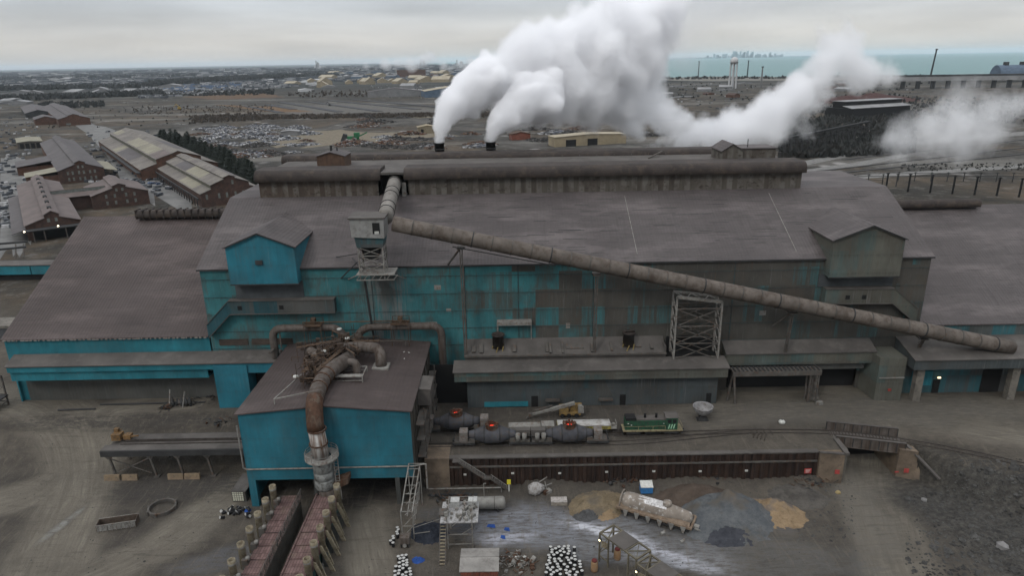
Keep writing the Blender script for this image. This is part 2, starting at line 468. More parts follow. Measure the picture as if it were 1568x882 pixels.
# mown grass and ballast right behind the mill
right = t.math('MULTIPLY', t.rng(X_, 95, 110), t.rng(Y_, 262, 268, 1, 0))
far = t.mix(right, far, t.mix(t.rng(n2, .4, .6), (.050, .052, .026), (.080, .074, .044)))
c = t.mix(t.rng(Y_, 214, 232), c, far)
hgt = t.math('ADD', t.math('MULTIPLY', n2, .5), t.math('MULTIPLY', n3, .3))
t.done(c, .95, 0, t.bump(hgt, 1.0, .7), spec=.15)
me.materials.append(t.m)
ground = link(bpy.data.objects.new('ground', me)); ground['kind'] = 'structure'

# lake, lying over the low ground beyond the shore
t = NT('lake_water')
wv = t.noise(1.0, 3, .6, t.scale(t.pos(), (.01, .004, 1)))
t.done(t.mix(t.rng(wv, .3, .7), (.048, .140, .138), (.062, .170, .165)), .38, 0, t.bump(t.noise(.12, 4, .6), .3, .5), spec=.4)
near = [gz(a, b, .4) for a, b in ((655, 101), (700, 104), (775, 108), (900, 114), (1000, 119), (1060, 121), (1130, 121.5), (1250, 119), (1400, 118), (1600, 113), (2000, 104))]
m = MB()
pts = [tuple(p) for p in near]
farp = [(62000, 68000, .4), (-12500, 68000, .4)]
vs = pts + farp
m.add(vs, [tuple(range(len(vs)))])
lake = m.build('water', t.m); lake['kind'] = 'structure'
# ------------------------------------------------------------------ materials of the mill
def facade_mat(name, teal, grey, teal_from, teal_to, rust=.5, panel=(5.6, 4.6), patch=.35, stain=False):
    """painted sheet whose teal has worn off in panels and runs; teal_from/to: X range over which the paint gives out"""
    t = NT(name); P = t.pos(); X, Y, Z = t.xyz(P)
    cell = t.comb(t.math('FLOOR', t.math('DIVIDE', X, panel[0])), 0.0, t.math('FLOOR', t.math('DIVIDE', Z, panel[1])))
    pr = t.white(cell)
    strip = t.white(t.comb(t.math('FLOOR', t.math('DIVIDE', X, .95)), 3.0, t.math('FLOOR', t.math('DIVIDE', Z, panel[1]))))
    runs = t.noise(1.0, 4, .7, t.scale(P, (1.6, 1.6, .10)))
    fine = t.noise(1.0, 3, .6, t.scale(P, (5.0, 5.0, .22)))
    big = t.noise(.11, 4, .6)
    k = t.rng(X, teal_from, teal_to, 1.0, 0.0)
    k = t.math('ADD', k, t.math('MULTIPLY', t.math('SUBTRACT', pr, .5), patch * 1.5))
    k = t.math('ADD', k, t.math('MULTIPLY', t.math('SUBTRACT', strip, .5), patch * .45))
    k = t.math('ADD', k, t.math('MULTIPLY', t.math('SUBTRACT', runs, .5), 1.5 * patch))
    k = t.rng(k, .30, .70, 0, 1)
    tc = t.mix(t.rng(big, .3, .7), tuple(v * .68 for v in teal), tuple(min(1, v * 1.38) for v in teal))
    tc = t.mix(t.math('MULTIPLY', strip, .22), tc, tuple(v * .55 for v in teal))
    gc = t.mix(t.rng(big, .3, .7), tuple(v * .65 for v in grey), tuple(v * 1.2 for v in grey))
    gc = t.mix(t.math('MULTIPLY', pr, .35), gc, tuple(v * .55 for v in grey))
    c = t.mix(k, gc, tc)
    rz = t.math('MULTIPLY', t.rng(runs, .54, .72), t.rng(t.noise(.17, 3, .6), .44, .66))
    c = t.mix(t.math('MULTIPLY', rz, rust), c, (.075, .045, .028))
    c = t.mix(t.rng(fine, .60, .78, 0, .30 * min(1, rust + .2)), c, (.24, .24, .22))
    c = t.mix(t.rng(fine, .40, .25, 0, .40), c, (.03, .03, .03))
    zf = t.math('FRACT', t.math('DIVIDE', t.math('SUBTRACT', Z, 13.6), 4.45))
    lap = t.math('MULTIPLY', t.rng(zf, .80, 1.0), t.rng(runs, .40, .6))
    c = t.mix(t.math('MULTIPLY', lap, .55 * min(1, rust + .15)), c, (.035, .032, .028))
    broad = t.rng(t.noise(1.0, 4, .65, t.scale(P, (.16, .16, .10))), .50, .64)
    c = t.mix(t.math('MULTIPLY', t.math('MULTIPLY', broad, rust), t.rng(fine, .35, .6, .25, .8)), c, (.060, .050, .040))
    pale = t.math('MULTIPLY', t.rng(t.noise(1.0, 4, .7, t.scale(P, (2.4, 2.4, .06))), .60, .72), t.rng(t.noise(.09, 2), .46, .58))
    c = t.mix(t.math('MULTIPLY', pale, .7 * rust), c, (.19, .20, .195))
    if stain:      # ore spilt from the tower has run down the sheets below it
        dx = t.math('ABSOLUTE', t.math('ADD', X, t.math('MULTIPLY_ADD', t.noise(.5, 3), 5.0, 27.5)))
        sp = t.math('MULTIPLY', t.rng(dx, 6.0, 3.0), t.rng(runs, .38, .56))
        c = t.mix(t.math('MULTIPLY', sp, .75), c, (.15, .15, .145))
        dk = t.math('MULTIPLY', t.rng(dx, 3.2, 1.2), t.rng(Z, 21, 27))
        c = t.mix(t.math('MULTIPLY', dk, .8), c, (.055, .048, .042))
    w = t.math('SINE', t.math('MULTIPLY', X, 2 * math.pi / .95))
    return t.done(c, .75, 0, t.bump(w, .25, .05))
TEAL = (.015, .112, .150)
M_fac = facade_mat('main_facade_sheet', (.030, .128, .138), (.062, .059, .051), -22, 40, 1.0, patch=.56, stain=True)
M_blue = facade_mat('blue_sheet', TEAL, (.06, .07, .07), 400, 500, .32, patch=.16)
M_bluewing = facade_mat('blue_wing_sheet', (.016, .135, .168), (.06, .07, .07), 400, 500, .30, patch=.16)
M_dark = facade_mat('soot_sheet', (.014, .058, .070), (.062, .064, .060), -72, -40, .4, patch=.35)
M_lower = facade_mat('lower_grey_sheet', (.022, .080, .092), (.056, .066, .068), -90, 20, .6, patch=.55)
M_base = facade_mat('base_grey_sheet', (.02, .085, .10), (.075, .075, .068), -150, -110, .4, patch=.2)
M_grey = facade_mat('grey_green_sheet', (.05, .085, .082), (.088, .088, .072), -30, 110, .8, patch=.4)
def roof_mat(name, a, b):
    t = NT(name); P = t.pos(); X, Y, Z = t.xyz(P)
    big = t.noise(.06, 5, .6); fine = t.noise(1.3, 4, .65)
    runs = t.noise(1.0, 4, .65, t.scale(P, (1.1, .07, .07)))
    c = t.mix(t.rng(big, .3, .7), a, b)
    c = t.mix(t.rng(runs, .52, .75, 0, .35), c, tuple(v * .55 for v in a))
    c = t.mix(t.rng(fine, .55, .8, 0, .3), c, tuple(v * 1.4 for v in b))
    seam = t.math('LESS_THAN', t.math('FRACT', t.math('DIVIDE', Y, 2.6)), .04)
    sn = t.white(t.comb(t.math('FLOOR', t.math('DIVIDE', X, 9.0)), t.math('FLOOR', t.math('DIVIDE', Y, 2.6)), 0.0))
    c = t.mix(t.math('MULTIPLY', sn, .20), c, tuple(v * .7 for v in a))
    c = t.mix(t.math('MULTIPLY', seam, .35), c, tuple(v * .45 for v in a))
    drift = t.noise(1.0, 6, .7, t.scale(P, (.05, .16, .16)))
    c = t.mix(t.rng(drift, .50, .66, 0, .55), c, tuple(v * 1.75 for v in b))
    c = t.mix(t.rng(drift, .44, .30, 0, .5), c, tuple(v * .5 for v in a))
    laps = t.math('MULTIPLY', t.math('LESS_THAN', t.math('FRACT', t.math('DIVIDE', Y, .87)), .18), t.rng(t.noise(1.0, 3, .6, t.scale(P, (.22, 1.1, 1))), .56, .62))
    c = t.mix(t.math('MULTIPLY', laps, .6), c, tuple(v * .3 for v in a))
    w = t.math('SINE', t.math('MULTIPLY', X, 2 * math.pi / .8))
    return t.done(c, .72, 0, t.bump(w, .35, .06), spec=.35)
M_roof = roof_mat('dusty_roof_sheet', (.051, .043, .042), (.072, .062, .060))
M_roofb = roof_mat('brown_roof_sheet', (.041, .030, .027), (.057, .044, .041))
M_dust = worn('dust_roof', (.070, .063, .057), .3, .15, (.10, .092, .083), .3)
M_mon = worn('monitor_steel', (.030, .024, .021), .4, .2, (.06, .045, .035), .35)
M_trim = worn('dark_trim', (.03, .03, .03), .3, .4)
M_black = worn('black_paint_and_shade', (.008, .008, .008), .2, .4)  # real black parts, and shade painted into gaps and interiors
M_steel = worn('dull_steel', (.07, .065, .058), .35, .6, (.09, .05, .03), .3)
M_pale = worn('pale_steel', (.17, .165, .15), .3, .6, (.10, .06, .04), .3)
M_conc = worn('dirty_concrete', (.13, .118, .10), .3, .4, (.06, .055, .05), .35, bump=.3)
t = NT('monitor_wall'); P = t.pos(); X, Y, Z = t.xyz(P)
pv = t.white(t.comb(t.math('FLOOR', t.math('DIVIDE', X, 1.4)), 0., 0.))
rv = t.noise(1.0, 4, .7, t.scale(P, (.8, .8, .16)))
c = t.mix(pv, (.060, .052, .044), (.095, .088, .076))
c = t.mix(t.rng(X, -60, -20, .75, .2), c, (.055, .035, .024))
c = t.mix(t.rng(rv, .45, .7, 0, .7), c, (.035, .028, .022))
c = t.mix(t.math('MULTIPLY', t.rng(t.math('FRACT', t.math('DIVIDE', X, 2.8)), .42, .55, 0, .55), t.rng(t.noise(.25, 4, .7), .40, .58)), c, (.15, .145, .128))
c = t.mix(t.rng(t.noise(1.0, 3, .6, t.scale(P, (.5, .5, .9))), .58, .68, 0, .8), c, (.03, .022, .016))
M_monwall = t.done(c, .8)

# ------------------------------------------------------------------ main hall
FY, EZ, SL = 155.0, 34.2, .48
X0, X1 = -74.0, 99.5
RY0 = 180.0; RZ = EZ + SL * (RY0 - FY)          # foot of the monitors, 46.2
mill = thing('steel_mill', 'vast grey and teal steelworks hall, tallest roof with long ridge monitors', 'steel mill', (0, FY, 0))
mill_off = Vector((0, -FY, 0))
def mp(m, name, mat, parent=None):
    """a part of the hall, built in world coordinates"""
    o = m.build(name, mat, parent or mill)
    o.matrix_parent_inverse = Matrix.Translation((0, -FY, 0))
    return o
def part(m, name, mat, root, parent=None):
    """a part built in world coordinates under a thing (or one of its parts)"""
    o = m.build(name, mat, parent or root)
    if parent is None:
        bpy.context.view_layer.update()
        o.matrix_parent_inverse = root.matrix_world.inverted()
    return o
m = MB()
m.box(X0, X1, FY, FY + .5, 6.2, EZ)             # the facade above the openings
for a, b in ((-74, 53.5), (86, 99.5)): m.box(a, b, FY, FY + .5, -.6, 6.2)
for x in (X0, X1 - .4):                         # gable ends
    m.prism([(x, FY + .5, 0), (x, 232, 0), (x, 232, EZ), (x, 207, RZ), (x, RY0, RZ), (x, FY + .5, EZ)], (.4, 0, 0))
m.box(X0, X1, 231.6, 232, 0, EZ)
mp(m, 'facade', M_fac)
m = MB()
e = .5
m.prism([(X0 - .5, FY - e, EZ - SL * e), (X0 - .5, RY0, RZ), (X0 - .5, 207, RZ), (X0 - .5, 232.6, EZ - .2), (X0 - .5, 232.6, EZ + .1), (X0 - .5, 207, RZ + .3), (X0 - .5, RY0, RZ + .3), (X0 - .5, FY - e, EZ - SL * e + .3)], (X1 - X0 + 1, 0, 0))
mp(m, 'roof', M_roof)
m = MB()
m.box(X0 - .5, X1 + .5, FY - e - .12, FY - e, EZ - .35, EZ + .02)
rr = random.Random(3)
for k in range(60):                              # lifted seams and small laps on the sheets
    x = rr.uniform(-20, 95); y = rr.uniform(158, 178); w = rr.uniform(1, 7)
    z = EZ + SL * (y - FY) + .31
    m.cbox((x, y, z), w, .14, .05, 0, math.atan(SL))
mp(m, 'eaves_trim', M_trim)
m = MB()
for x in (30.0, 68.0): m.prism([(x, FY + 2, EZ + SL * 2 + .31), (x, RY0 - 2, RZ - SL * 2 + .31), (x, RY0 - 2, RZ - SL * 2 + .37), (x, FY + 2, EZ + SL * 2 + .37)], (.14, 0, 0))
mp(m, 'roof_joint', M_pale)
m = MB()
for z in (13.6, 18.05, 22.5, 26.95, 31.4): m.box(X0 + .1, X1 - .1, FY - .08, FY, z, z + .09)
for x in (-33.6, -11.4, 1.4, 19.4, 53): m.box(x, x + .2, FY - .12, FY, 12, EZ - .4)
mp(m, 'girts', worn('sooty_girt', (.030, .034, .033), .5, .25, (.03, .075, .08), .5))
for x, z, w, h in ((-18.6, 28.0, 1.6, 1.2), (-16.0, 22.4, 1.2, .8), (-21, 19.0, 2.6, .8), (13, 17.5, 1.0, 1.4), (60, 20, 1.6, 1.2)):
    m = MB(); m.box(x, x + w, FY - .05, FY, z, z + h); mp(m, 'odd_sheet', M_pale)
# monitors along the ridge: sheeted wall with a rounded hood
def hood(m, xa, xb, y, zb, r=2.0, back=6.0, face=True, flip=1):
    prof = []
    for k in range(9):
        a = rad(-20 + 110 * k / 8)
        prof.append((y + flip * (0.6 - r * math.cos(a)), zb + r * math.sin(a)))
    prof += [(y + flip * back, zb + r), (y + flip * back, zb - .6)]
    m.smooth = False
    m.prism([(xa, p, q) for p, q in prof], (xb - xa, 0, 0))
def monitor(xa, xb):
    m = MB()
    m.box(xa, xb, RY0 - .2, RY0 + .3, RZ - .4, 51.2)
    m.box(xa, xa + .4, RY0, 188, RZ - .2, 51.2); m.box(xb - .4, xb, RY0, 188, RZ - .2, 51.2)
    w = mp(m, 'monitor_wall', M_monwall)
    m = MB(); hood(m, xa - .6, xb + .6, RY0 - .2, 51.4, 2.1, 7)
    mp(m, 'monitor_hood', M_mon)
monitor(-66.3, -34.6); monitor(-27.2, 77.0)
m = MB()
m.box(-66.0, 77, 186.5, 205, 51.9, 52.4)
m.box(-35.5, -26.5, 179.0, 187, 52.0, 52.6)
mp(m, 'monitor_deck', M_dust)
m = MB()
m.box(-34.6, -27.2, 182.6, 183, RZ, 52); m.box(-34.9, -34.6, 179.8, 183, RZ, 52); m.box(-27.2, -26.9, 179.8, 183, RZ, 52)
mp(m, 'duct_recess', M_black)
m = MB(); m.box(-28.6, -27.5, 179.3, 179.7, RZ - .6, RZ + 3.6)
mp(m, 'pale_panel', M_pale)
m = MB()
hood(m, -68, 64, 206.0, 52.2, 1.7, 5)
m.box(-68, 64, 205.2, 210, RZ, 52.2)
mp(m, 'roof_monitor', M_mon)
m = MB()
for k in range(26):
    x = -66 + 5.1 * k; m.box(x, x + .15, 203.9, 204.3, 52.0, 53.0)
m.bar((40, 198, 52.5), (45, 203, 53.8), .5, .3)
mp(m, 'monitor_hatch', M_steel)
# huts on the roof
def hut(x0, x1, y0, y1, z0, z1, ridge, wall, roofm):
    m = MB(); m.box(x0, x1, y0, y1, z0, z1)
    xm = (x0 + x1) / 2
    if ridge: m.prism([(x0, y0, z1), (x1, y0, z1), (xm, y0, z1 + ridge)], (0, y1 - y0, 0))
    h = mp(m, 'roof_hut', wall)
    m = MB()
    if ridge:
        for s_, xe in ((-1, x0 - .3), (1, x1 + .3)):
            a = (xe, y0 - .3, z1 - .1); b = (xm, y0 - .3, z1 + ridge + .05)
            m.prism([a, b, (b[0], b[1], b[2] + .2), (a[0], a[1], a[2] + .2)], (0, y1 - y0 + .6, 0))
    else: m.box(x0 - .3, x1 + .3, y0 - .3, y1 + .3, z1, z1 + .25)
    m.build('hut_roof', roofm, h)
    return h
M_hut = worn('rust_sheet', (.075, .045, .030), .35, .5, (.05, .03, .02), .4, streak=True)
hut(-53.2, -45.6, 190, 198, 52.3, 55.6, 1.0, M_hut, M_roof)
hut(58.6, 64.4, 190, 200, 52.3, 55.0, 1.9, M_monwall, M_roof)
hut(64.6, 73.8, 191, 199, 52.3, 55.5, 0, M_monwall, M_roof)
for vx, vy, va_, vb_, vr in ((-50, 194, 55.5, 58.2, .35), (-48.6, 195, 55.5, 57.4, .25), (74.6, 190, 52.4, 54.6, .5), (66.5, 193, 55.7, 58.0, .12)):
    m = MB(); m.cyl(vx, vy, va_, vb_, vr, 10); mp(m, 'vent_pipe', M_trim)
# dormers
def dormer(xa, xb, xm, zb, ze, za, wallm, label):
    y0 = 152.0
    m = MB()
    front = [(xa, y0, zb), (xb, y0, zb), (xb, y0, ze), (xm, y0, za), (xa, y0, ze)]
    m.prism(front, (0, .4, 0))
    yb = FY + (ze - EZ) / SL
    for x, w in ((xa, .3), (xb - .3, .3)):
        m.prism([(x, y0 + .4, zb), (x, FY, zb), (x, FY, EZ), (x, yb, ze), (x, y0 + .4, ze)], (w, 0, 0))
    m.box(xa + .3, xb - .3, y0 + .4, FY, zb, zb + .3)
    d = mp(m, 'dormer', wallm); d['label'] = label
    ym = FY + (za - EZ) / SL
    m = MB()
    for xe, s_ in ((xa, -1), (xb, 1)):
        sl = (za - ze) / abs(xm - xe)
        o = .5
        A = Vector((xe + s_ * o, y0 - .5, ze - sl * o)); B = Vector((xm, y0 - .5, za))
        Cc = Vector((xm, ym + .4, za)); D = Vector((xe + s_ * o, yb - sl * o / SL, ze - sl * o))
        up = Vector((0, 0, .28))
        m.add([A, B, Cc, D, A + up, B + up, Cc + up, D + up], [(0, 1, 2, 3), (7, 6, 5, 4), (0, 4, 5, 1), (1, 5, 6, 2), (2, 6, 7, 3), (3, 7, 4, 0)])
    m.build('dormer_roof', M_roof, d)
    m = MB()
    for xe in (xa, xb):
        m.bar((xe, y0 - .55, ze + .1), (xm, y0 - .55, za + .1), .18, .3)
    m.box(xa - .1, xb + .1, y0 - .08, y0, zb - .15, zb + .1)
    m.build('dormer_trim', M_trim, d)
    return d
d = dormer(-65.8, -50.0, -58.0, 31.1, 40.1, 43.3, M_blue, 'clean teal dormer over the left end')
m = MB(); m.box(-59.2, -57.6, 151.6, 152.0, 36.0, 37.0); m.build('dormer_vent', M_trim, d)
dormer(74.3, 90.8, 82.8, 30.3, 39.3, 42.6, M_grey, 'stained grey dormer over the right end')
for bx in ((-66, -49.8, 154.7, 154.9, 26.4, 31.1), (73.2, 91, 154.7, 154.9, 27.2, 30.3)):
    m = MB(); m.box(*bx); mp(m, 'painted_shade_panel', worn('shade_and_dirt_sheet', (.05, .055, .058), .3, .3))  # panel below each dormer: shade and dirt put into its colour
# enclosed gallery on each end of the facade
def gallery(top, h, mat, label):
    m = MB()
    for (xa, za), (xb, zb) in zip(top[:-1], top[1:]):
        m.prism([(xa, 153.2, za - h), (xb, 153.2, zb - h), (xb, 153.2, zb), (xa, 153.2, za)], (0, 1.9, 0))
    g = mp(m, 'wall_gallery', mat); g['label'] = label
    m = MB()
    for (xa, za), (xb, zb) in zip(top[:-1], top[1:]):
        m.prism([(xa - .02, 153.0, za), (xb, 153.0, zb), (xb, 153.0, zb + .18), (xa - .02, 153.0, za + .18)], (0, 2.0, 0))
        m.prism([(xa, 153.08, za - h - .2), (xb, 153.08, zb - h - .2), (xb, 153.08, zb - h), (xa, 153.08, za - h)], (0, 1.8, 0))
    m.build('gallery_roof', M_dust, g)
    for x in ((-65.5, -55.6) if top[0][0] < 0 else (79.5, 83.4)):
        m = MB(); m.box(x, x + 1.0, 153.1, 153.2, 24.4, 25.4); m.build('gallery_window', M_black, g)
gallery([(-73.6, 20.6), (-67.6, 26.6), (-42.4, 26.6)], 3.2, M_dark, 'teal gallery')
gallery([(74.6, 27.0), (91.0, 26.8), (97.4, 21.6)], 3.6, M_grey, 'grey gallery')
for a, b in ((-72, -65), (-64, -54)):
    m = MB(); m.box(a, b, 154.8, 155, 14.6, 16.2); mp(m, 'louvre_band', worn('brown_louvre', (.05, .038, .03), .3, .4, corr=(2, .4)))
m = MB(); m.box(-3.8, 4.6, 152.8, 155, 19.3, 20.1); m.box(-3.8, -3.5, 154.6, 155, 13, 19.3); m.box(4.4, 4.6, 154.6, 155, 13, 19.3)
mp(m, 'hatch_hood', M_pale)
# low canopy and blocks along the foot of the facade
def canopy(root, xa, xb, y, zr, zf0, zf1, mat, roofm, name='canopy', back=FY):
    m = MB(); m.box(xa, xb, y, y + .3, zf0, zf1)
    for x in (xa, xb - .3): m.prism([(x, y + .3, zf0), (x, back, zf0), (x, back, zr), (x, y + .3, zf1)], (.3, 0, 0))
    c = part(m, name, mat, root)
    m = MB(); m.prism([(xa - .2, y - .35, zf1 - .1), (xa - .2, back, zr), (xa - .2, back, zr + .25), (xa - .2, y - .35, zf1 + .15)], (xb - xa + .4, 0, 0))
    m.build(name + '_roof', roofm, c).matrix_parent_inverse = Matrix()
    return c
canopy(mill, -72.2, -57.0, 150.4, 13.0, 9.2, 11.9, M_blue, M_dust)
canopy(mill, 51.6, 87.6, 151.0, 13.3, 8.6, 11.6, M_grey, M_dust)
m = MB(); m.box(-72.3, -64.2, 150.0, 154.9, -.5, 11.3); mp(m, 'corner_block', M_blue)
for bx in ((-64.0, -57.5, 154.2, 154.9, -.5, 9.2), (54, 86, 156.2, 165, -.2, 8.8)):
    m = MB(); m.box(*bx); mp(m, 'dark_opening', M_black)  # solid black boxes painting the shade inside the openings
m = MB(); m.box(53.5, 86, 152.2, 155, 6.6, 8.6); mp(m, 'lintel', M_dark)
m = MB(); m.prism([(87.4, 148.2, -.4), (93.6, 147.8, -.4), (93.6, 154.8, -.4), (86.6, 154.8, -.4)], (0, 0, 11.6)); b = mp(m, 'gate_block', M_grey)
m = MB(); m.box(87.6, 93.6, 147.55, 147.75, 6.0, 6.3); m.build('block_rail', M_pale, b)
m = MB(); m.box(90.2, 91.0, 147.7, 147.8, 2.6, 3.2); m.build('warning_plate', worn('red_plate', (.2, .03, .025), .2, 2), b)
for x, y in ((73.2, 150.2),):
    m = MB(); m.box(x - .9, x + .9, y - .8, y + .8, -.3, 6.5); m.box(x - 1.3, x + 1.3, y - 1.2, y + 1.2, -.3, .5); mp(m, 'gate_pier', M_conc)

# ------------------------------------------------------------------ left and right wings
def wing(name, label, xa, xb, ez, sl, ytop, wallm, roofm, gable_at):
    w = thing(name, label, 'mill wing', ((xa + xb) / 2, FY, 0))
    zt = ez + sl * (ytop - FY)
    m = MB(); m.box(xa, xb, FY, FY + .4, 7.4, ez); m.box(xa, xb, FY + 1.2, FY + 1.6, -.8, 7.4)
    gx_ = xa if gable_at < 0 else xb - .4
    m.prism([(gx_, FY + .4, -1), (gx_, ytop + 40, -1), (gx_, ytop + 40, ez), (gx_, ytop, zt), (gx_, FY + .4, ez)], (.4, 0, 0))
    m.box(xa, xb, ytop + 39.6, ytop + 40, -1, ez)
    wl = part(m, 'wall', wallm, w)
    m = MB()
    m.prism([(xa - .5, FY - .5, ez - sl * .5), (xa - .5, ytop, zt), (xa - .5, ytop + 40.5, ez - .2), (xa - .5, ytop + 40.5, ez + .1), (xa - .5, ytop, zt + .3), (xa - .5, FY - .5, ez - sl * .5 + .3)], (xb - xa + .5 + (.5 if gable_at > 0 else 0), 0, 0))
    part(m, 'roof', roofm, w)
    return w, zt
LW, lz = wing('mill_wing', 'lower left wing of the steelworks, brown roof over a teal band', -124.6, -74.4, 17.2, .50, 197.0, M_bluewing, M_roofb, -1)
m = MB(); m.box(-122.6, -74.6, FY + .9, FY + 1.15, -.8, 7.4); part(m, 'base_wall', M_base, LW)
canopy(LW, -122.8, -72.6, 151.2, 12.9, 9.9, 11.5, M_bluewing, M_dust)
m = MB(); m.box(-122.8, -74.6, 151.9, 152.2, 7.4, 9.8); m.box(-122.8, -74.6, 152.2, 155, 7.4, 7.7); part(m, 'teal_strip', M_bluewing, LW)
m = MB()
rr = random.Random(5)
for k in range(46):
    x = -124.5 + k * 1.09; m.box(x, x + rr.uniform(.3, 1.0), FY - .62, FY - .5, 16.8, 17.05 + rr.uniform(0, .1))
part(m, 'gutter', M_pale, LW)
m = MB()
prof = [(1.5 * math.cos(rad(a)), 1.5 * math.sin(rad(a))) for a in range(-30, 211, 24)]
m.prism([(-108.5, 195.5 + p, lz + .9 + q) for p, q in prof], (27.5, 0, 0))
for k in range(14): m.box(-108.3 + 2 * k, -108.1 + 2 * k, 193.9, 197.1, lz - .2, lz + 2.5)
part(m, 'ridge_vent', M_mon, LW)
RW, rz_ = wing('mill_wing', 'lower right wing of the steelworks, plain grey roof past the stained dormer', 99.9, 215.0, 16.8, .50, 196.0, M_grey, M_roof, 1)
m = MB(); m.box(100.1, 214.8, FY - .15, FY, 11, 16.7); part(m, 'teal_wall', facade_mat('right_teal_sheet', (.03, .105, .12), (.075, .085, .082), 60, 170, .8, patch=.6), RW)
m = MB()
m.prism([(109.5, 194.5 + p, rz_ + .9 + q) for p, q in prof], (26, 0, 0))
part(m, 'ridge_vent', M_mon, RW)
c = canopy(RW, 94.4, 214.0, 146.0, 13.6, 8.9, 11.4, M_lower, M_dust)
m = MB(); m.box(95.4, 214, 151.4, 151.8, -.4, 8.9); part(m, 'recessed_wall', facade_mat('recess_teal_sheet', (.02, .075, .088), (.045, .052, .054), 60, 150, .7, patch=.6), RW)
m = MB(); m.box(97.6, 102.6, 151.1, 151.4, 2.2, 6.0); part(m, 'teal_door', M_bluewing, RW)
for bx in ((103.2, 104.8, 151.2, 151.4, -.2, 3.6), (115, 119.6, 151.2, 151.4, -.2, 8.0)):
    m = MB(); m.box(*bx); part(m, 'doorway', M_black, RW)
for x in (97.0, 119.8, 140):
    m = MB(); m.box(x - .9, x + .9, 147, 148.6, -.4, 8.9); part(m, 'column', M_conc, RW)
m = MB(); m.cbox((104.0, 150.6, 4.5), .7, .3, .35); part(m, 'door_lamp', emit_mat('door_lamp_glow', (1, .8, .5), 2.0), RW)

# ------------------------------------------------------------------ annex with the two vent stacks
AN = thing('mill_annex', 'long lean-to annex with streaked fascia below the diagonal duct', 'annex', (18, 147, 0))
m = MB(); m.box(-11.2, 49.0, 148.0, 148.4, -.4, 8.2); m.box(-11.2, -10.8, 148.4, 154.8, -.4, 8.2); m.box(48.6, 49, 148.4, 154.8, -.4, 8.2)
for x in (-5, 2.5, 14, 27.2, 39, 45.5): m.box(x, x + .3, 147.85, 148, -.2, 8.2)
part(m, 'wall', M_lower, AN)
m = MB(); m.box(-14, 50.6, 146.0, 146.3, 7.9, 10.4); m.box(-14, -13.7, 146.3, 151, 7.9, 10.4); m.box(50.3, 50.6, 146.3, 151, 7.9, 10.4); m.box(-13.7, 50.3, 146.3, 151, 7.9, 8.1)
for x in range(-13, 50, 4): m.box(x, x + .1, 145.93, 146, 7.9, 10.4)
part(m, 'fascia', facade_mat('fascia_sheet', (.045, .090, .088), (.085, .086, .072), -70, 30, .85, patch=.6), AN)
m = MB(); m.prism([(-14.3, 145.6, 10.3), (-14.3, 150.6, 11.2), (-14.3, 150.6, 11.45), (-14.3, 145.6, 10.55)], (65.2, 0, 0))
part(m, 'roof', M_dust, AN)
m = MB(); m.prism([(-11.8, 150.3, 12.1), (-11.8, 154.9, 14.9), (-11.8, 154.9, 15.15), (-11.8, 150.3, 12.35)], (48.6, 0, 0)); m.box(-11.6, 36.6, 150.6, 150.9, 11.2, 12.1); m.box(36.4, 36.8, 150.7, 154.8, 11, 14.2)
up = part(m, 'roof', M_dust, AN)
m = MB()
rr = random.Random(9)
for x, w, l in ((-9.5, .9, 2.2), (-7.7, .9, 2.6), (.3, .9, 2.0), (8.2, .8, 3.0), (9.0, .5, 2.8), (12.0, .4, 3.4), (15.0, 4.2, 1.4), (19.2, .8, 2.6), (23.8, .6, 2.6), (30.4, 1.3, .9), (33.5, .7, 1.4)):
    m.cbox((x, 152.2 + rr.uniform(-.4, .4), 13.7), w, l, .45, 0, math.atan(.6))
m.box(-11.8, 36.8, 150.0, 150.2, 12.3, 12.75)
m.build('roof_equipment', M_steel, up).matrix_parent_inverse = Matrix()
m = MB(); m.box(-11.4, 8.5, 147.4, 147.6, 7.0, 7.2); part(m, 'wall_rail', M_steel, AN)
for x in (7.6, 20.4):
    m = MB(); m.box(x, x + 3.4, 146.9, 148, 1.7, 2.1); part(m, 'door_hood', M_steel, AN)
for x, w in ((4.2, 1.6), (25.6, 1.4), (46.5, 1.2)):
    m = MB(); m.box(x, x + w, 147.9, 148.02, -.2, 2.8); part(m, 'doorway', M_black, AN)
m = MB(); m.box(-7.2, 3.4, 147.75, 147.95, .2, 1.5); part(m, 'teal_plate', M_bluewing, AN)
for x in (11.0, 24.0):
    m = MB(); m.prism([(x, 147.9, 2.4), (x + 3.4, 147.9, 2.4), (x + 6.4, 147.9, 7.6), (x + 2.6, 147.9, 7.6)] if x < 20 else [(x - 3.4, 147.9, 2.4), (x, 147.9, 2.4), (x - 2.6, 147.9, 7.6), (x - 6.0, 147.9, 7.6)], (0, .08, 0)); part(m, 'sloped_chute', M_dark, AN)
def vent(x, y, lab):
    v = thing('vent_stack', lab, 'vent stack', (x, y, 12.9))
    m = MB(); m.smooth = True
    m.lathe([(1.35, .9), (1.35, 4.0), (1.55, 4.0), (1.55, 4.3), (1.2, 4.3), (1.2, 1.2)], (0, 0, 0), 18)
    m.build('barrel', M_mon, v)
    m = MB()
    for k in range(6):
        a = k * math.pi / 3; m.bar((1.6 * math.cos(a), 1.6 * math.sin(a), -.8), (1.5 * math.cos(a + .5), 1.5 * math.sin(a + .5), 1.4), .22)
    m.build('brace', worn('ochre_paint', (.2, .15, .06), .3, 1), v)
    m = MB(); m.box(-1.9, 1.9, -1.9, 1.9, -1.2, -.3); m.build('curb', M_steel, v)
    return v
m = MB(); m.box(-20.2, -11.3, 150.6, 151.0, -.4, 10.2); part(m, 'dark_opening', M_black, AN)  # black panel added to paint the deep shade between shed and annex
v1 = vent(-3.6, 152.8, 'dark round vent stack on the annex, standing upright below the pale hatch')
v2 = vent(28.0, 152.6, 'dark vent stack on the annex with a bent broken rim')
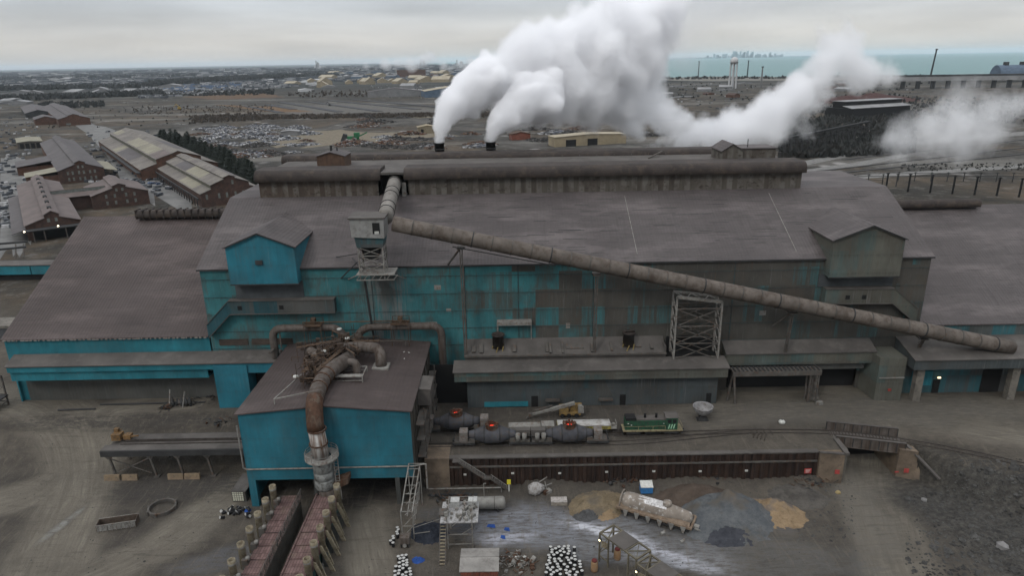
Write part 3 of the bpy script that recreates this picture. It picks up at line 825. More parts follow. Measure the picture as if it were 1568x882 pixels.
m = MB(); m.cbox((.2, -.6, 4.7), 2.3, .12, 1.0, .3, .9); m.build('bent_plate', M_mon, v2)
# ------------------------------------------------------------------ many pieces of one kind, each a part of its own
def pieces(name, mat, root, boxes, parent=None):
    out = []
    for b in boxes:
        m = MB(); m.box(*b); out.append(part(m, name, mat, root, parent))
    return out
def wpart(root, name, mat, fn, parent=None):
    m = MB(); fn(m); return part(m, name, mat, root, parent)

# ------------------------------------------------------------------ blue shed in front of the hall
SH = thing('casting_shed', 'bright teal shed standing forward of the mill, pipework on its brown roof', 'shed', (-37.6, 120, -7))
sx0, sx1, sy0, sy1, se, sr = -54.6, -20.6, 120.0, 154.6, 14.6, 16.1
xm = (sx0 + sx1) / 2
m = MB()
m.prism([(sx0, sy0, -.6), (sx1, sy0, -.6), (sx1, sy0, se), (xm, sy0, sr), (sx0, sy0, se)], (0, .3, 0))
part(m, 'gable_wall', M_blue, SH)
m = MB(); m.box(sx0, sx0 + .3, sy0 + .3, sy1, -7, se); part(m, 'side_wall', M_blue, SH)
m = MB(); m.box(sx1 - .3, sx1, sy0 + .3, sy1, -7, se)
for y in range(123, 154, 4): m.box(sx1, sx1 + .25, y, y + .4, -7, se)
part(m, 'side_wall', worn('sooty_side_sheet', (.055, .05, .042), .35, .3, (.03, .025, .02), .5, streak=True, corr=(1, .9)), SH)
m = MB()
m.prism([(sx0 - .5, sy0 - .5, se - .05), (xm, sy0 - .5, sr + .02), (sx1 + .5, sy0 - .5, se - .05), (sx1 + .5, sy0 - .5, se + .2), (xm, sy0 - .5, sr + .27), (sx0 - .5, sy0 - .5, se + .2)], (0, sy1 - sy0 + .4, 0))
part(m, 'roof', M_roofb, SH)
pieces('post', M_blue, SH, [(sx0, sx0 + 1.5, sy0 + .02, sy0 + 1, -7.2, -.6)])
pieces('post', M_dark, SH, [(-24.6, -23.7, sy0 + .02, sy0 + .9, -7.2, -.6), (-41.5, -40.9, sy0 + .5, sy0 + 1, -7.2, -.6)])
m = MB(); m.box(sx0 + .3, sx1 - .3, 131, 131.4, -7.2, se - 1); part(m, 'painted_shade_interior', M_black, SH)  # black wall painting the shade inside the shed
m = MB()
m.tube([(-54.9, 119.6, 12.2), (-54.95, 119.6, 2.6), (-54.3, 119.6, 2.2), (-20.7, 119.6, 2.3), (-18.0, 119.4, 2.9), (-18.0, 119.3, -2.8)], .17, 8)
part(m, 'conduit', M_pale, SH)
m = MB(); m.prism([(-20.55, 130, 14.2), (-17.6, 130, 13.9), (-17.6, 130, 14.15), (-20.55, 130, 14.45)], (0, 6.5, 0))
m.box(-20.5, -17.7, 130.1, 136.4, 10.4, 13.9)
part(m, 'side_hood', M_dust, SH)
m = MB()
rr = random.Random(12)
for k in range(14):
    a = Vector((-20.1 + rr.uniform(0, 1.6), rr.uniform(121, 150), rr.uniform(-6, 12)))
    d = Vector((rr.uniform(-.4, .6), rr.uniform(-5, 5), rr.uniform(-4, 4))) * (1 if k % 3 else .4)
    m.bar(a, a + d, .16)
for z in (1.5, 5.5, 9.0): m.box(-20.3, -18.6, 124, 150, z, z + .15)
for y in (126, 133, 140, 147): m.bar((-18.7, y, -6.8), (-18.7, y, 12), .25)
part(m, 'side_walkway', M_steel, SH)

# roof pipework: the arch over the back of the roof
def arc_pts(pts, rnd=1.8, n=5):
    pts = [Vector(p) for p in pts]; out = [pts[0]]
    for i in range(1, len(pts) - 1):
        a, b, c = pts[i - 1], pts[i], pts[i + 1]
        r = min(rnd, (a - b).length * .49, (c - b).length * .49)
        p, q = b + (a - b).normalized() * r, b + (c - b).normalized() * r
        out += [p * (1 - t) ** 2 + b * 2 * t * (1 - t) + q * t * t for t in [k / n for k in range(n + 1)]]
    return out + [pts[-1]]
M_pipe = worn('dusty_pipe', (.078, .066, .057), .35, .5, (.042, .028, .020), .5, streak=True)
M_pipe2 = worn('rusty_pipe', (.060, .036, .021), .5, .8, (.09, .075, .06), .35)
AP = thing('gas_main', 'brown arched pipe crossing the back of the teal shed roof, bent down both sides', 'pipe', (-37.5, 152, 16))
def spart(root, name, mat, fn):
    m = MB(); m.smooth = True; fn(m); return part(m, name, mat, root)
spart(AP, 'pipe_run', M_pipe, lambda m: m.tube(arc_pts([(-57.6, 152, 6), (-57.6, 152, 20), (-42.6, 152, 20), (-40.4, 151.4, 18.4), (-39.6, 150.5, 16)], 2.6), .92, 14))
spart(AP, 'pipe_run', M_pipe, lambda m: m.tube(arc_pts([(-17.1, 151.8, 2), (-17.1, 151.8, 20), (-34.4, 152, 20), (-36.6, 151.4, 19), (-37.4, 150, 16)], 2.6), .92, 14))
for x in (-47.5, -26.8):
    m = MB(); m.smooth = False
    m.box(x - 2.1, x + 2.1, 150.3, 153.4, 20.9, 21.05)
    for sx in (-2, 2):
        for sy in (150.4, 153.3):
            m.bar((x + sx, sy, 15.5), (x + sx, sy, 22.1), .14)
    for sy in (150.4, 153.3): m.bar((x - 2, sy, 22.1), (x + 2, sy, 22.1), .1); m.bar((x - 2, sy, 21.5), (x + 2, sy, 21.5), .07)
    m.box(x - .5, x + .5, 151.2, 152.8, 21.0, 22.4)
    part(m, 'valve_platform', M_pipe2, AP)
m = MB(); m.tube([(-50, 151.6, 21.5), (-25, 151.6, 21.5)], .16, 8); part(m, 'rusty_tie', M_pipe2, AP)
m = MB()
for x0_, x1_ in ((-46, -40), (-36, -25.5)):
    m.bar((x0_, 150.2, 17.0), (x1_, 150.2, 17.0), .22); m.bar((x0_, 150.2, 15.6), (x0_, 150.2, 17), .22); m.bar((x1_, 150.2, 15.6), (x1_, 150.2, 17), .22)
part(m, 'support_frame', M_steel, AP)
m = MB(); m.box(-57.9, -57.3, 148.6, 151.5, 14.9, 15.2); m.bar((-55.9, 152, 15), (-55.9, 152, 19.2), .3); part(m, 'bracket', M_steel, AP)

# cluster of ducts, valves and walkways in the middle of the roof
DX = thing('duct_cluster', 'tangle of rusty ducts, valves and walkways on the middle of the teal shed roof', 'pipework', (-38, 136, 16))
spart(DX, 'elbow_duct', M_pipe, lambda m: m.tube(arc_pts([(-40.5, 141.2, 18.6), (-36, 142.0, 19.2), (-29.6, 140.6, 19.2), (-29.4, 138.6, 15.6)], 2.8), 1.25, 16))
spart(DX, 'elbow_duct', M_pipe, lambda m: m.tube(arc_pts([(-39.5, 135.0, 18.6), (-33.8, 134.6, 18.8), (-33.6, 133.4, 15.7)], 1.4), .85, 14))
spart(DX, 'elbow_duct', M_pipe2, lambda m: m.tube(arc_pts([(-40.5, 150.0, 17.8), (-39.6, 144, 18.8), (-42.5, 139, 18.6), (-44.9, 138.2, 16)], 2.0), 1.1, 14))
spart(DX, 'elbow_duct', M_pipe, lambda m: m.tube(arc_pts([(-46.8, 143.5, 15.8), (-46.6, 142.8, 18.4), (-43.5, 139.5, 18.4), (-40.5, 133, 17.8)], 1.8), 1.0, 14))
m = MB(); m.box(-31.2, -27.6, 136.9, 140.2, 15.5, 16.0); part(m, 'duct_curb', M_pale, DX)
def roof_frame(m, x0, x1, y0, y1, z0, z1, w=.16):
    for x in (x0, x1):
        for y in (y0, y1): m.bar((x, y, z0), (x, y, z1), w)
        m.bar((x, y0, z1), (x, y1, z1), w)
    for y in (y0, y1): m.bar((x0, y, z1), (x1, y, z1), w); m.bar((x0, y, (z0 + z1) / 2), (x1, y, (z0 + z1) / 2), w * .7)
m = MB()
roof_frame(m, -39.8, -31.9, 130.6, 135.6, 15.4, 17.2, .2)
m.box(-39.6, -32.1, 130.8, 131.9, 17.1, 17.2)
part(m, 'skid_frame', M_pale, DX)
m = MB()
m.bar((-47.8, 122.2, 16.6), (-45.0, 131.5, 17.4), .22); m.bar((-47.8, 122.2, 16.6), (-41.3, 124.5, 16.9), .22); m.bar((-47.8, 122.2, 15.3), (-47.8, 122.2, 16.7), .22); m.bar((-45.0, 131.5, 15.6), (-45.0, 131.5, 17.5), .22)
part(m, 'brace_frame', M_pale, DX)
rr = random.Random(31)
for gname, nn in (('valve_gear', 210), ('small_pipework', 60)):
    m = MB()
    for k in range(nn):
        # catwalk rails, valve wheels, small bore pipe around the ducts
        if rr.random() < .72:
            y = rr.uniform(128, 149); x = -43.6 + (y - 128) * .26 + rr.gauss(0, 1.6)
        else:
            y = rr.uniform(137, 146); x = rr.uniform(-48.5, -33.5)
        z = rr.uniform(16.2, 20.9); a_ = Vector((x, y, z)); q = rr.random()
        if gname == 'small_pipework':
            d_ = Vector((rr.uniform(-2.5, 2.5), 0, 0)) if q < .5 else Vector((rr.choice([-2.2, 2.2, 0]), rr.choice([-2.2, 2.2]), rr.uniform(-.3, .3)))
            m.tube([a_, a_ + d_, a_ + d_ + Vector((0, 0, -rr.uniform(.5, 2)))], rr.uniform(.07, .2), 6)
        elif q < .3:
            z_ = round(a_.z * 1.2) / 1.2; a_.z = z_; m.bar(a_, a_ + rr.choice([Vector((2.2, 0, 0)), Vector((.5, 2.4, 0)), Vector((.6, 2.2, 0))]), .12)
        elif q < .55: m.bar(a_ + Vector((0, 0, -1)), a_ + Vector((0, 0, rr.uniform(.8, 2.2))), .11)
        elif q < .75: m.lathe([(0, a_.z), (.45, a_.z), (.45, a_.z + .15), (0, a_.z + .15)], (a_.x, a_.y, 0), 9)
        else: m.cbox(a_, rr.uniform(.4, 1.5), rr.uniform(.4, 1.3), rr.uniform(.4, 1.2), .24)
    part(m, gname, worn('rusty_gear', (.036, .024, .017), .5, 1.5, (.085, .07, .055), .25) if gname == 'valve_gear' else M_pipe2, DX)['kind'] = 'stuff'
m = MB()
for (xa, ya), (xb, yb) in (((-48.5, 141), (-38, 146)), ((-41, 128), (-36.5, 146)), ((-43.5, 128), (-39.5, 146)), ((-38, 144.2), (-30.5, 144.2))):
    za = 19.6
    m.cbox(((xa + xb) / 2, (ya + yb) / 2, za), math.hypot(xb - xa, yb - ya), 1.0, .1, math.atan2(yb - ya, xb - xa))
    n = 6
    for i in range(n + 1):
        f = i / n; m.bar((xa + (xb - xa) * f, ya + (yb - ya) * f, 16), (xa + (xb - xa) * f, ya + (yb - ya) * f, za + 1.1), .09)
    m.bar((xa, ya, za + 1.1), (xb, yb, za + 1.1), .09)
part(m, 'catwalk', M_pipe2, DX)
M_spot = worn('bright_fitting', (.40, .40, .37), .25, 2)
for x, y, z in ((-41.5, 137.5, 20.1), (-37.8, 144.4, 20.2), (-45.6, 129.8, 17.8), (-41.0, 150.2, 20.2)):
    m = MB(); m.lathe([(.0, .3), (.55, .22), (.6, 0), (.1, -.1)], (x, y, z), 10); part(m, 'lamp_cover', M_spot, DX)
m = MB()
for x, y in ((-27.5, 146), (-25.6, 147.3), (-24.4, 146.9), (-46, 151), (-25, 143.5), (-30, 146)): m.cbox((x, y, 15.6 + (6 - abs(x + 37.6)) * .0), .25, .5, .1, x)
for o_ in [part(m, 'loose_scrap', M_spot, DX)]: o_.location.z -= .25

# the big downcomer hanging in front of the shed
M_dwhite = worn('flaking_white_paint', (.36, .35, .33), .3, .8, (.085, .042, .02), .75, streak=True)
M_rust = worn('deep_rust', (.055, .028, .016), .5, .8, (.085, .068, .052), .35, streak=True)
DC = thing('downcomer_duct', 'fat rust and white duct bending over the shed front to the pink roofed furnaces', 'duct', (-38, 117.6, -1.5))
c1 = arc_pts([(-35.8, 137.0, 18.6), (-38.6, 131.0, 18.6), (-39.4, 126.5, 18.2), (-39.0, 119.2, 17.4), (-38.6, 117.2, 13.6)], 3.0, 6)
spart(DC, 'upper_elbow', M_pipe, lambda m: m.tube(c1[:-6], 1.62, 18))
for i_ in (6, 10, 14):
    p_, d_ = c1[i_], (c1[i_ + 1] - c1[i_ - 1]).normalized(); m = MB(); m.tube([p_ - d_ * .14, p_ + d_ * .14], 1.78, 18); part(m, 'mitre_flange', M_rust, DC)
spart(DC, 'rusted_length', M_rust, lambda m: m.tube(c1[-7:] + [Vector((-38.5, 117.1, 12.6))], 1.66, 18))
spart(DC, 'white_length', M_dwhite, lambda m: m.tube([(-38.5, 117.1, 12.6), (-38.1, 117.0, 6.4)], 1.6, 18))
spart(DC, 'banded_drum', worn('banded_grey_paint', (.17, .175, .165), .3, .5, (.045, .04, .035), .5), lambda m: m.lathe([(1.75, 6.2), (1.95, 5.6), (1.95, 3.6), (1.8, 3.5), (1.95, 3.4), (1.95, 1.9), (1.8, 1.8), (1.95, 1.7), (1.95, -.1), (1.7, -.6)], (-38.0, 117.0, 0), 22))
spart(DC, 'lower_cone', M_pipe, lambda m: m.lathe([(1.7, -.5), (1.6, -1.6), (1.75, -1.7), (1.7, -2.6), (2.0, -2.7), (2.0, -3.6), (2.3, -4.2)], (-37.6, 116.6, 0), 20))
m = MB(); m.lathe([(1.8, 6.5), (3.3, 6.5), (3.3, 6.75), (1.8, 6.75)], (-38.0, 117.0, 0), 20, caps=False)
for k in range(14):
    a = 2 * math.pi * k / 14 - .6; m.bar((-38 + 3.2 * math.cos(a), 117 + 3.2 * math.sin(a), 6.7), (-38 + 3.2 * math.cos(a), 117 + 3.2 * math.sin(a), 7.9), .09)
    b = a + 2 * math.pi / 14
    for z in (7.3, 7.9): m.bar((-38 + 3.2 * math.cos(a), 117 + 3.2 * math.sin(a), z), (-38 + 3.2 * math.cos(b), 117 + 3.2 * math.sin(b), z), .08)
for k in range(8):
    a = 2 * math.pi * k / 8; m.bar((-38 + 1.8 * math.cos(a), 117 + 1.8 * math.sin(a), 5.2), (-38 + 3.1 * math.cos(a), 117 + 3.1 * math.sin(a), 6.5), .15)
part(m, 'ring_platform', M_pale, DC)
for z in (9.4, 12.5):
    m = MB(); m.lathe([(1.62, z), (1.85, z), (1.85, z + .25), (1.62, z + .25)], (-38.35, 117.08, 0), 18, caps=False); part(m, 'flange', M_rust, DC)
m = MB()
for z in (2.0, 4.5): m.bar((-36.2, 117.3, z), (-36.0, 120, z), .25)
for x in (-35.6, -34.8): m.bar((x, 116.4, -3), (x, 116.4, 6.4), .14)
for k in range(14): m.bar((-35.6, 116.4, -2.6 + k * .65), (-34.8, 116.4, -2.6 + k * .65), .07)
part(m, 'ladder', M_pale, DC)
m = MB(); m.prism([(-36.4, 116.2, 0.8), (-33.2, 116.4, 1.8), (-33.2, 116.4, .6), (-36.4, 116.2, -.9)], (0, 2.6, 0)); part(m, 'side_branch', M_rust, DC)

# ------------------------------------------------------------------ the pink-roofed furnaces in the foreground
t = NT('pink_roof_tile'); P = t.pos(); X, Y, Z = t.xyz(P)
pv = t.white(t.comb(t.math('FLOOR', t.math('DIVIDE', X, .52)), t.math('FLOOR', t.math('DIVIDE', Y, .9)), 0.0))
c = t.mix(pv, (.085, .050, .046), (.145, .092, .084))
c = t.mix(t.rng(t.noise(.5, 4, .6), .5, .7, 0, .6), c, (.10, .075, .055))
j = t.math('MAXIMUM', t.math('LESS_THAN', t.math('FRACT', t.math('DIVIDE', X, .52)), .12), t.math('LESS_THAN', t.math('FRACT', t.math('DIVIDE', Y, 1.8)), .05))
M_pink = t.done(t.mix(j, c, (.035, .022, .02)), .9)
M_tan = worn('tan_paint', (.19, .165, .115), .3, .7, (.09, .06, .035), .4)
M_green = worn('furnace_green_sheet', (.035, .095, .085), .35, .5, (.05, .045, .035), .4)
def furnace(x0, x1, label, stack_x, sideout):
    f = thing('furnace', label, 'furnace', ((x0 + x1) / 2, 115.6, -7))
    m = MB(); m.box(x0 + .3, x1 - .3, 70, 115.6, -7.2, -1.9); part(m, 'body', M_green if sideout > 0 else M_steel, f)
    m = MB(); m.box(x0, x1, 70, 115.8, -1.9, -1.5)
    for k in range(14): m.box(x0 - .05, x1 + .05, 114.9 - 3.5 * k, 115.05 - 3.5 * k, -1.5, -1.38)
    m.box(x0 - .05, x0 + .22, 70, 115.9, -1.5, -1.2) if sideout > 0 else None
    part(m, 'roof', M_pink, f)
    y = 113.9
    while y > 74:
        m = MB()
        xs_ = stack_x
        m.smooth = True
        m.lathe([(.62, -3), (.62, 1.2), (.66, 1.25), (.66, 2.2), (.52, 2.2), (.52, .6)], (xs_, y, 0), 14)
        s_ = part(m, 'stack', M_tan, f)
        m = MB(); m.lathe([(.67, 1.3), (.69, 1.35), (.69, 1.6), (.67, 1.65)], (xs_, y, 0), 14, caps=False); part(m, 'stack_collar', M_pale, f, s_).matrix_parent_inverse = Matrix()
        m = MB(); d = 1 if sideout < 0 else -1
        m.box(xs_ + .2 * d, xs_ + 1.2 * d, y - 1.3, y + .1, -3, -.5) if d > 0 else m.box(xs_ - 1.2, xs_ - .2, y - 1.3, y + .1, -3, -.5)
        part(m, 'stack_base', M_steel if d > 0 else M_pink, f)
        if sideout > 0:
            m = MB()
            m.prism([(x1, y - 1.0, -1.4), (x1 + .7, y - 1.0, -1.5), (x1 + 2.6, y - 1.0, -7), (x1 + 1.9, y - 1.0, -7)], (0, .35, 0))
            m.prism([(x1, y + .8, -1.4), (x1 + .5, y + .8, -1.5), (x1 + 1.9, y + .8, -7), (x1 + 1.4, y + .8, -7)], (0, .3, 0))
            part(m, 'buttress', M_tan, f)
        else:
            m = MB(); m.smooth = True; m.lathe([(0, .25), (.35, .2), (.35, -.3), (.2, -.5)], (xs_ + 1.2, y - .9, -.2), 10); part(m, 'burner_cap', M_pale, f)
        y -= 4.15
    return f
furnace(-46.4, -42.5, 'left pink tiled furnace in the foreground, row of tan stacks on its left', -47.3, -1)
fr = furnace(-39.6, -35.3, 'right pink tiled furnace in the foreground, tan stacks above green buttressed side', -34.8, 1)
for k in range(12):
    y = 114 - 3.6 * k; m = MB(); m.box(-35.3, -34.2, y - 1.4, y - .2, -7, -4.2); part(m, 'plinth', M_dark, fr)
fn = thing('mesh_fence', 'dark mesh fence on the inner edge of the left pink furnace roof', 'fence', (-42.2, 92, -1.5))
m = MB()
for k in range(22): m.bar((-42.3, 115 - 2.1 * k, -1.6), (-42.3, 115 - 2.1 * k, .7), .12)
part(m, 'post', M_trim, fn)
m = MB()
for k in range(75): m.bar((-42.25, 115 - .6 * k, -1.5), (-42.25, 114.4 - .6 * k, .6), .07); m.bar((-42.2, 115 - .6 * k, .6), (-42.2, 114.4 - .6 * k, -1.5), .07)
for z in (-1.2, -.3, .6): m.bar((-42.3, 70, z), (-42.3, 115, z), .1)
part(m, 'mesh', M_steel, fn)
# ------------------------------------------------------------------ diagonal duct down the facade
TY = 148.6
TU = thing('conveyor_tube', 'long brown round gallery slanting down across the mill face to the right', 'duct', (45, TY, 30))
a = Vector((-26.2, TY, 45.9)); b = Vector((118.4, TY, 13.1))
M_tube = worn('tube_sheet', (.098, .083, .070), .32, .3, (.055, .040, .030), .45)
def tube_shell(m):
    m.smooth = True
    m.tube([a + (b - a) * k / 24 for k in range(25)], 1.72, 22)
wpart(TU, 'tube', M_tube, tube_shell)
n = 33
for k in range(1, n):
    p = a + (b - a) * (k / n); d = (b - a).normalized()
    m = MB(); m.tube([p - d * .13, p + d * .13], 1.84, 22)
    part(m, 'joint_ring', M_trim if k % 4 == 0 else M_steel, TU)
m = MB(); off = Vector((0, 1.0, -1.9))
m.bar(a + off + (b - a) * .1, b + off, .3)
m.bar(a + Vector((0, -.5, -2.5)) + (b - a) * .09, a + Vector((0, -.5, -2.1)) + (b - a) * .25, .2)
part(m, 'under_rail', M_trim, TU)
def trestle_leg(x, ztop, zbot, splay):
    m = MB()
    for s_ in (-1, 1): m.bar((x + .25 * s_, TY + 2.4, zbot), (x + .25 * s_, TY + .6, ztop), .28)
    for k in range(7):
        z = zbot + (ztop - zbot) * k / 7; m.bar((x - .25, TY + 2.3, z), (x + .25, TY + 2.0, z + (ztop - zbot) / 7), .12)
    if splay: m.bar((x - splay, 154.6, ztop - 5.5), (x, TY + .8, ztop), .35)
    m.box(x - .9, x + .9, TY, TY + 2.6, ztop - .3, ztop)
    part(m, 'support_leg', M_steel, TU)
trestle_leg(-11.4, 39.9, 12.2, 3.6); trestle_leg(19.5, 33.0, 12.2, 0); trestle_leg(65.6, 22.8, 11.2, 2.2)
trestle_leg(97.6, 15.6, 11.4, 0)
# short second tube from the tower up into the ridge
T2 = thing('feeder_tube', 'short ribbed tube rising from the tower into the ridge gap', 'duct', (-31, 160, 46))
p0, p1 = Vector((-28.6, 152.5, 46.4)), Vector((-30.6, 182.2, 50.2))
def feeder(m): m.smooth = True; m.tube([p0 + (p1 - p0) * k / 8 for k in range(9)], 1.75, 20)
wpart(T2, 'tube', worn('pale_tube_sheet', (.15, .14, .125), .25, .3, (.08, .06, .05), .3), feeder)
for k in (1, 2, 4, 5, 7):
    p = p0 + (p1 - p0) * k / 8; d = (p1 - p0).normalized()
    m = MB(); m.tube([p - d * .12, p + d * .12], 1.88, 20); part(m, 'joint_ring', M_trim, T2)
# transfer tower
TT = thing('transfer_tower', 'pale sheeted box on a lattice tower where both tubes meet', 'tower', (-31, 150, 34))
M_box = worn('pale_box_sheet', (.20, .20, .19), .2, .4, (.12, .11, .10), .3)
wpart(TT, 'house', M_box, lambda m: m.prism([(-35.4, 147.4, 43.2), (-28.2, 147.4, 42.8), (-28.0, 147.4, 47.3), (-35.6, 147.4, 47.3)], (0, 6.0, 0)))
wpart(TT, 'house_roof', M_dust, lambda m: m.box(-35.9, -27.7, 147.1, 153.8, 47.3, 47.6))
wpart(TT, 'hopper', M_lower, lambda m: m.prism([(-34.6, 148, 40.6), (-28.8, 148, 40.6), (-28.4, 148, 42.9), (-35.0, 148, 43.1)], (0, 4.6, 0)))
wpart(TT, 'opening', M_black, lambda m: m.box(-30.6, -29.0, 147.3, 147.4, 43.9, 46.4))
wpart(TT, 'opening_trim', M_spot, lambda m: m.box(-30.2, -29.2, 147.22, 147.32, 43.9, 44.5))
wpart(TT, 'chute', M_black, lambda m: m.prism([(-33.2, 149.2, 37.5), (-30.2, 149.2, 37.5), (-29.4, 149.2, 40.6), (-34.0, 149.2, 40.6)], (0, 2, 0)))
m = MB()
zs = [34.6, 36.6, 38.6, 40.6]
cs = [(-34.4, 148.2), (-28.9, 148.2), (-28.9, 152.4), (-34.4, 152.4)]
for x, y in cs: m.bar((x, y, 33.2), (x, y, 43), .28)
for i in range(4):
    (xa, ya), (xb, yb) = cs[i], cs[(i + 1) % 4]
    for za, zb in zip(zs[:-1], zs[1:]):
        m.bar((xa, ya, za), (xb, yb, za), .16); m.bar((xa, ya, za), (xb, yb, zb), .13); m.bar((xb, yb, za), (xa, ya, zb), .13)
m.box(-35.2, -26.6, 147.6, 152.8, 34.2, 34.45)
for x in (-35.0, -26.8): m.bar((x, 147.7, 34.3), (x - (4.0 if x < -30 else -1.6), 155, 31.0), .2)
for k in range(6): m.bar((-35.2 + k * 1.7, 147.6, 33.2), (-34.3 + k * 1.7, 147.6, 34.3), .14)
m.bar((-35.2, 147.6, 33.1), (-26.6, 147.6, 33.1), .2); m.bar((-35.2, 147.6, 34.3), (-26.6, 147.6, 34.3), .2)
part(m, 'lattice', M_pale, TT)
m = MB(); m.bar((-35.0, 149, 38.9), (-41.8, 157.0, 36.0), .22); m.bar((-35.0, 149, 37.0), (-40.6, 154.7, 31.4), .22); m.bar((-35.0, 149, 36.4), (-38, 157, 35.8), .14)
part(m, 'stay', M_trim, TT)
m = MB(); m.bar((-33.6, 148.4, 33.2), (-33.6, 153.0, 16.4), .45); part(m, 'drain_pipe', M_trim, TT)
# open steel trestle in the notch of the annex roof
TR = thing('steel_trestle', 'open braced steel trestle under the tube where the annex roof is notched', 'trestle', (43.6, 151, 11))
tx0, tx1, ty0, ty1 = 38.4, 49.0, 149.6, 153.6
m = MB()
for x in (tx0, tx1):
    for y in (ty0, ty1): m.bar((x, y, 9.5), (x, y, 27.0 if x == tx0 else 25.6), .4)
    for k in range(5):
        z0_, z1_ = 11 + 3 * k, 14 + 3 * k
        m.bar((x, ty0, z0_), (x, ty1, z1_), .2); m.bar((x, ty1, z0_), (x, ty0, z1_), .2)
part(m, 'column', M_pale, TR)
m = MB()
for z0_, z1_ in ((11, 15.2), (15.2, 19.6), (19.6, 24)):
    for y in (ty0, ty1):
        m.bar((tx0, y, z0_), (tx1, y, z1_), .2); m.bar((tx1, y, z0_), (tx0, y, z1_), .2); m.bar((tx0, y, z1_), (tx1, y, z1_), .24)
part(m, 'cross_brace', M_steel, TR)
m = MB()
m.bar((tx0, ty0, 27.0), (tx1, ty0, 25.6), .4, .7); m.bar((tx0, ty1, 27.0), (tx1, ty1, 25.6), .4, .5)
for k in range(5):
    f0, f1 = k / 5, (k + 1) / 5
    m.bar((tx0 + 10.6 * f0, ty0 if k % 2 else ty1, 27 - 1.4 * f0), (tx0 + 10.6 * f1, ty1 if k % 2 else ty0, 27 - 1.4 * f1), .2)
part(m, 'top_frame', M_pale, TR)
m = MB(); m.box(37.6, 50.0, 154.6, 154.85, 9.0, 15); m.box(37.0, 50.0, 150.8, 154.6, 11.46, 11.5); part(m, 'painted_shade_backing', M_black, TR)  # black sheets painting the shade of the notch
# gantry over the gate on the right
GG = thing('gate_gantry', 'low steel gantry with ribbed deck spanning the dark gate opening', 'gantry', (62, 147, 0))
wpart(GG, 'deck', M_steel, lambda m: (m.box(52.2, 73.4, 147.4, 149.6, 8.3, 8.7), m.box(52.2, 73.4, 147.2, 147.4, 7.4, 8.5)))
m = MB()
for k in range(21): m.box(52.6 + k, 52.9 + k, 147.3, 149.7, 8.7, 8.95)
part(m, 'deck_rib', M_trim, GG)
for x, y, dx in ((52.6, 147.6, .8), (53.0, 149.4, -1.0)):
    m = MB(); m.bar((x + dx, y - .2, -.2), (x, y, 8.4), .45); part(m, 'leg', M_steel, GG)
m = MB()
for x in (71.0, 73.0):
    for y in (147.6, 149.4): m.bar((x, y, -.2), (x, y, 8.4), .35)
for k in range(4):
    m.bar((71, 147.6, 2 * k), (73, 147.6, 2 * k + 2), .18); m.bar((73, 147.6, 2 * k), (71, 147.6, 2 * k + 2), .18)
part(m, 'leg', M_steel, GG)
m = MB(); m.lathe([(0, .9), (.5, .7), (.6, 0)], (74.0, 146.9, 0), 10); m.cbox((73.2, 146.4, .4), 1.0, .8, .8, .4); part(m, 'pale_lump', M_pale, GG)
# stacks on the ridge
for x, y, l in ((-21.4, 211.5, 'left black roof stack at the root of the steam plume'), (-5.7, 211.5, 'right black roof stack at the root of the steam plume')):
    m = MB(); m.smooth = True
    s_ = thing('steam_stack', l, 'chimney', (x, y, 46))
    m.lathe([(1.45, 0), (1.45, 10.0), (1.6, 10.0), (1.6, 10.4), (1.25, 10.4), (1.25, 8)], (0, 0, 0), 18); m.build('barrel', M_black, s_)
    m = MB(); m.lathe([(1.5, 8.4), (1.62, 8.4), (1.62, 8.7), (1.5, 8.7)], (0, 0, 0), 18, caps=False); m.build('collar', M_trim, s_)
# ------------------------------------------------------------------ sheet pile wall, bridge and rails
M_pile = worn('rusted_sheet_pile', (.030, .017, .012), .45, .4, (.014, .010, .009), .5, streak=True)
PW = thing('sheet_pile_wall', 'dark rusty sheet pile wall holding up the rail yard', 'retaining wall', (25, 126, -7))
m = MB()
prof = []; x = -14.0; k = 0
while x < 64.4:
    d = 126.36 if k % 2 else 125.95
    prof += [(x, d), (x + .75, d)]; x += .95; k += 1
vs = []; fs = []
for i, (px_, py_) in enumerate(prof): vs += [(px_, py_, -7.6), (px_, py_, -.25)]
for i in range(len(prof) - 1): fs.append((2 * i, 2 * i + 2, 2 * i + 3, 2 * i + 1))
m.add(vs, fs); part(m, 'piling', M_pile, PW)
wpart(PW, 'cap_beam', M_dust, lambda m: m.box(-14, 64.5, 125.75, 127.0, -.25, .06))
wpart(PW, 'waler', M_steel, lambda m: m.box(-14, 64.4, 125.65, 125.93, -2.35, -2.0))
for i, (px_, py_) in enumerate(((712, 727), (785, 725), (857, 725), (929, 723), (1001, 722), (1072, 722), (1143, 721))):
    p = gy(px_, py_, 125.9); wpart(PW, 'distance_plate', M_spot, lambda m: m.box(p.x - .32, p.x + .32, 125.8, 125.94, p.z - .2, p.z + .2))
p = gy(1236, 720, 125.9); M_red = worn('red_board', (.30, .045, .04), .25, 1.5)
o = wpart(PW, 'red_sign', M_red, lambda m: m.box(p.x - .75, p.x + .75, 125.5, 125.62, p.z - .6, p.z + .55)); 
wpart(PW, 'sign_lettering', M_spot, lambda m: [m.box(p.x - .5, p.x + .5 - .15 * k, 125.46, 125.5, p.z + .2 - .28 * k, p.z + .3 - .28 * k) for k in range(3)], o).matrix_parent_inverse = Matrix()
st = thing('stairway', 'narrow steel stair slanting down the rusty pile wall at left', 'stairs', (-8, 125, -7))
for dy in (124.3, 125.3):
    wpart(st, 'stringer', M_steel, lambda m: (m.bar((-11.8, dy, -.1), (-6.4, dy, -4.2), .16, .4), m.bar((-6.4, dy, -4.2), (-5.2, dy, -4.2), .16, .4), m.bar((-5.2, dy, -4.2), (-1.8, dy, -7), .16, .4)))
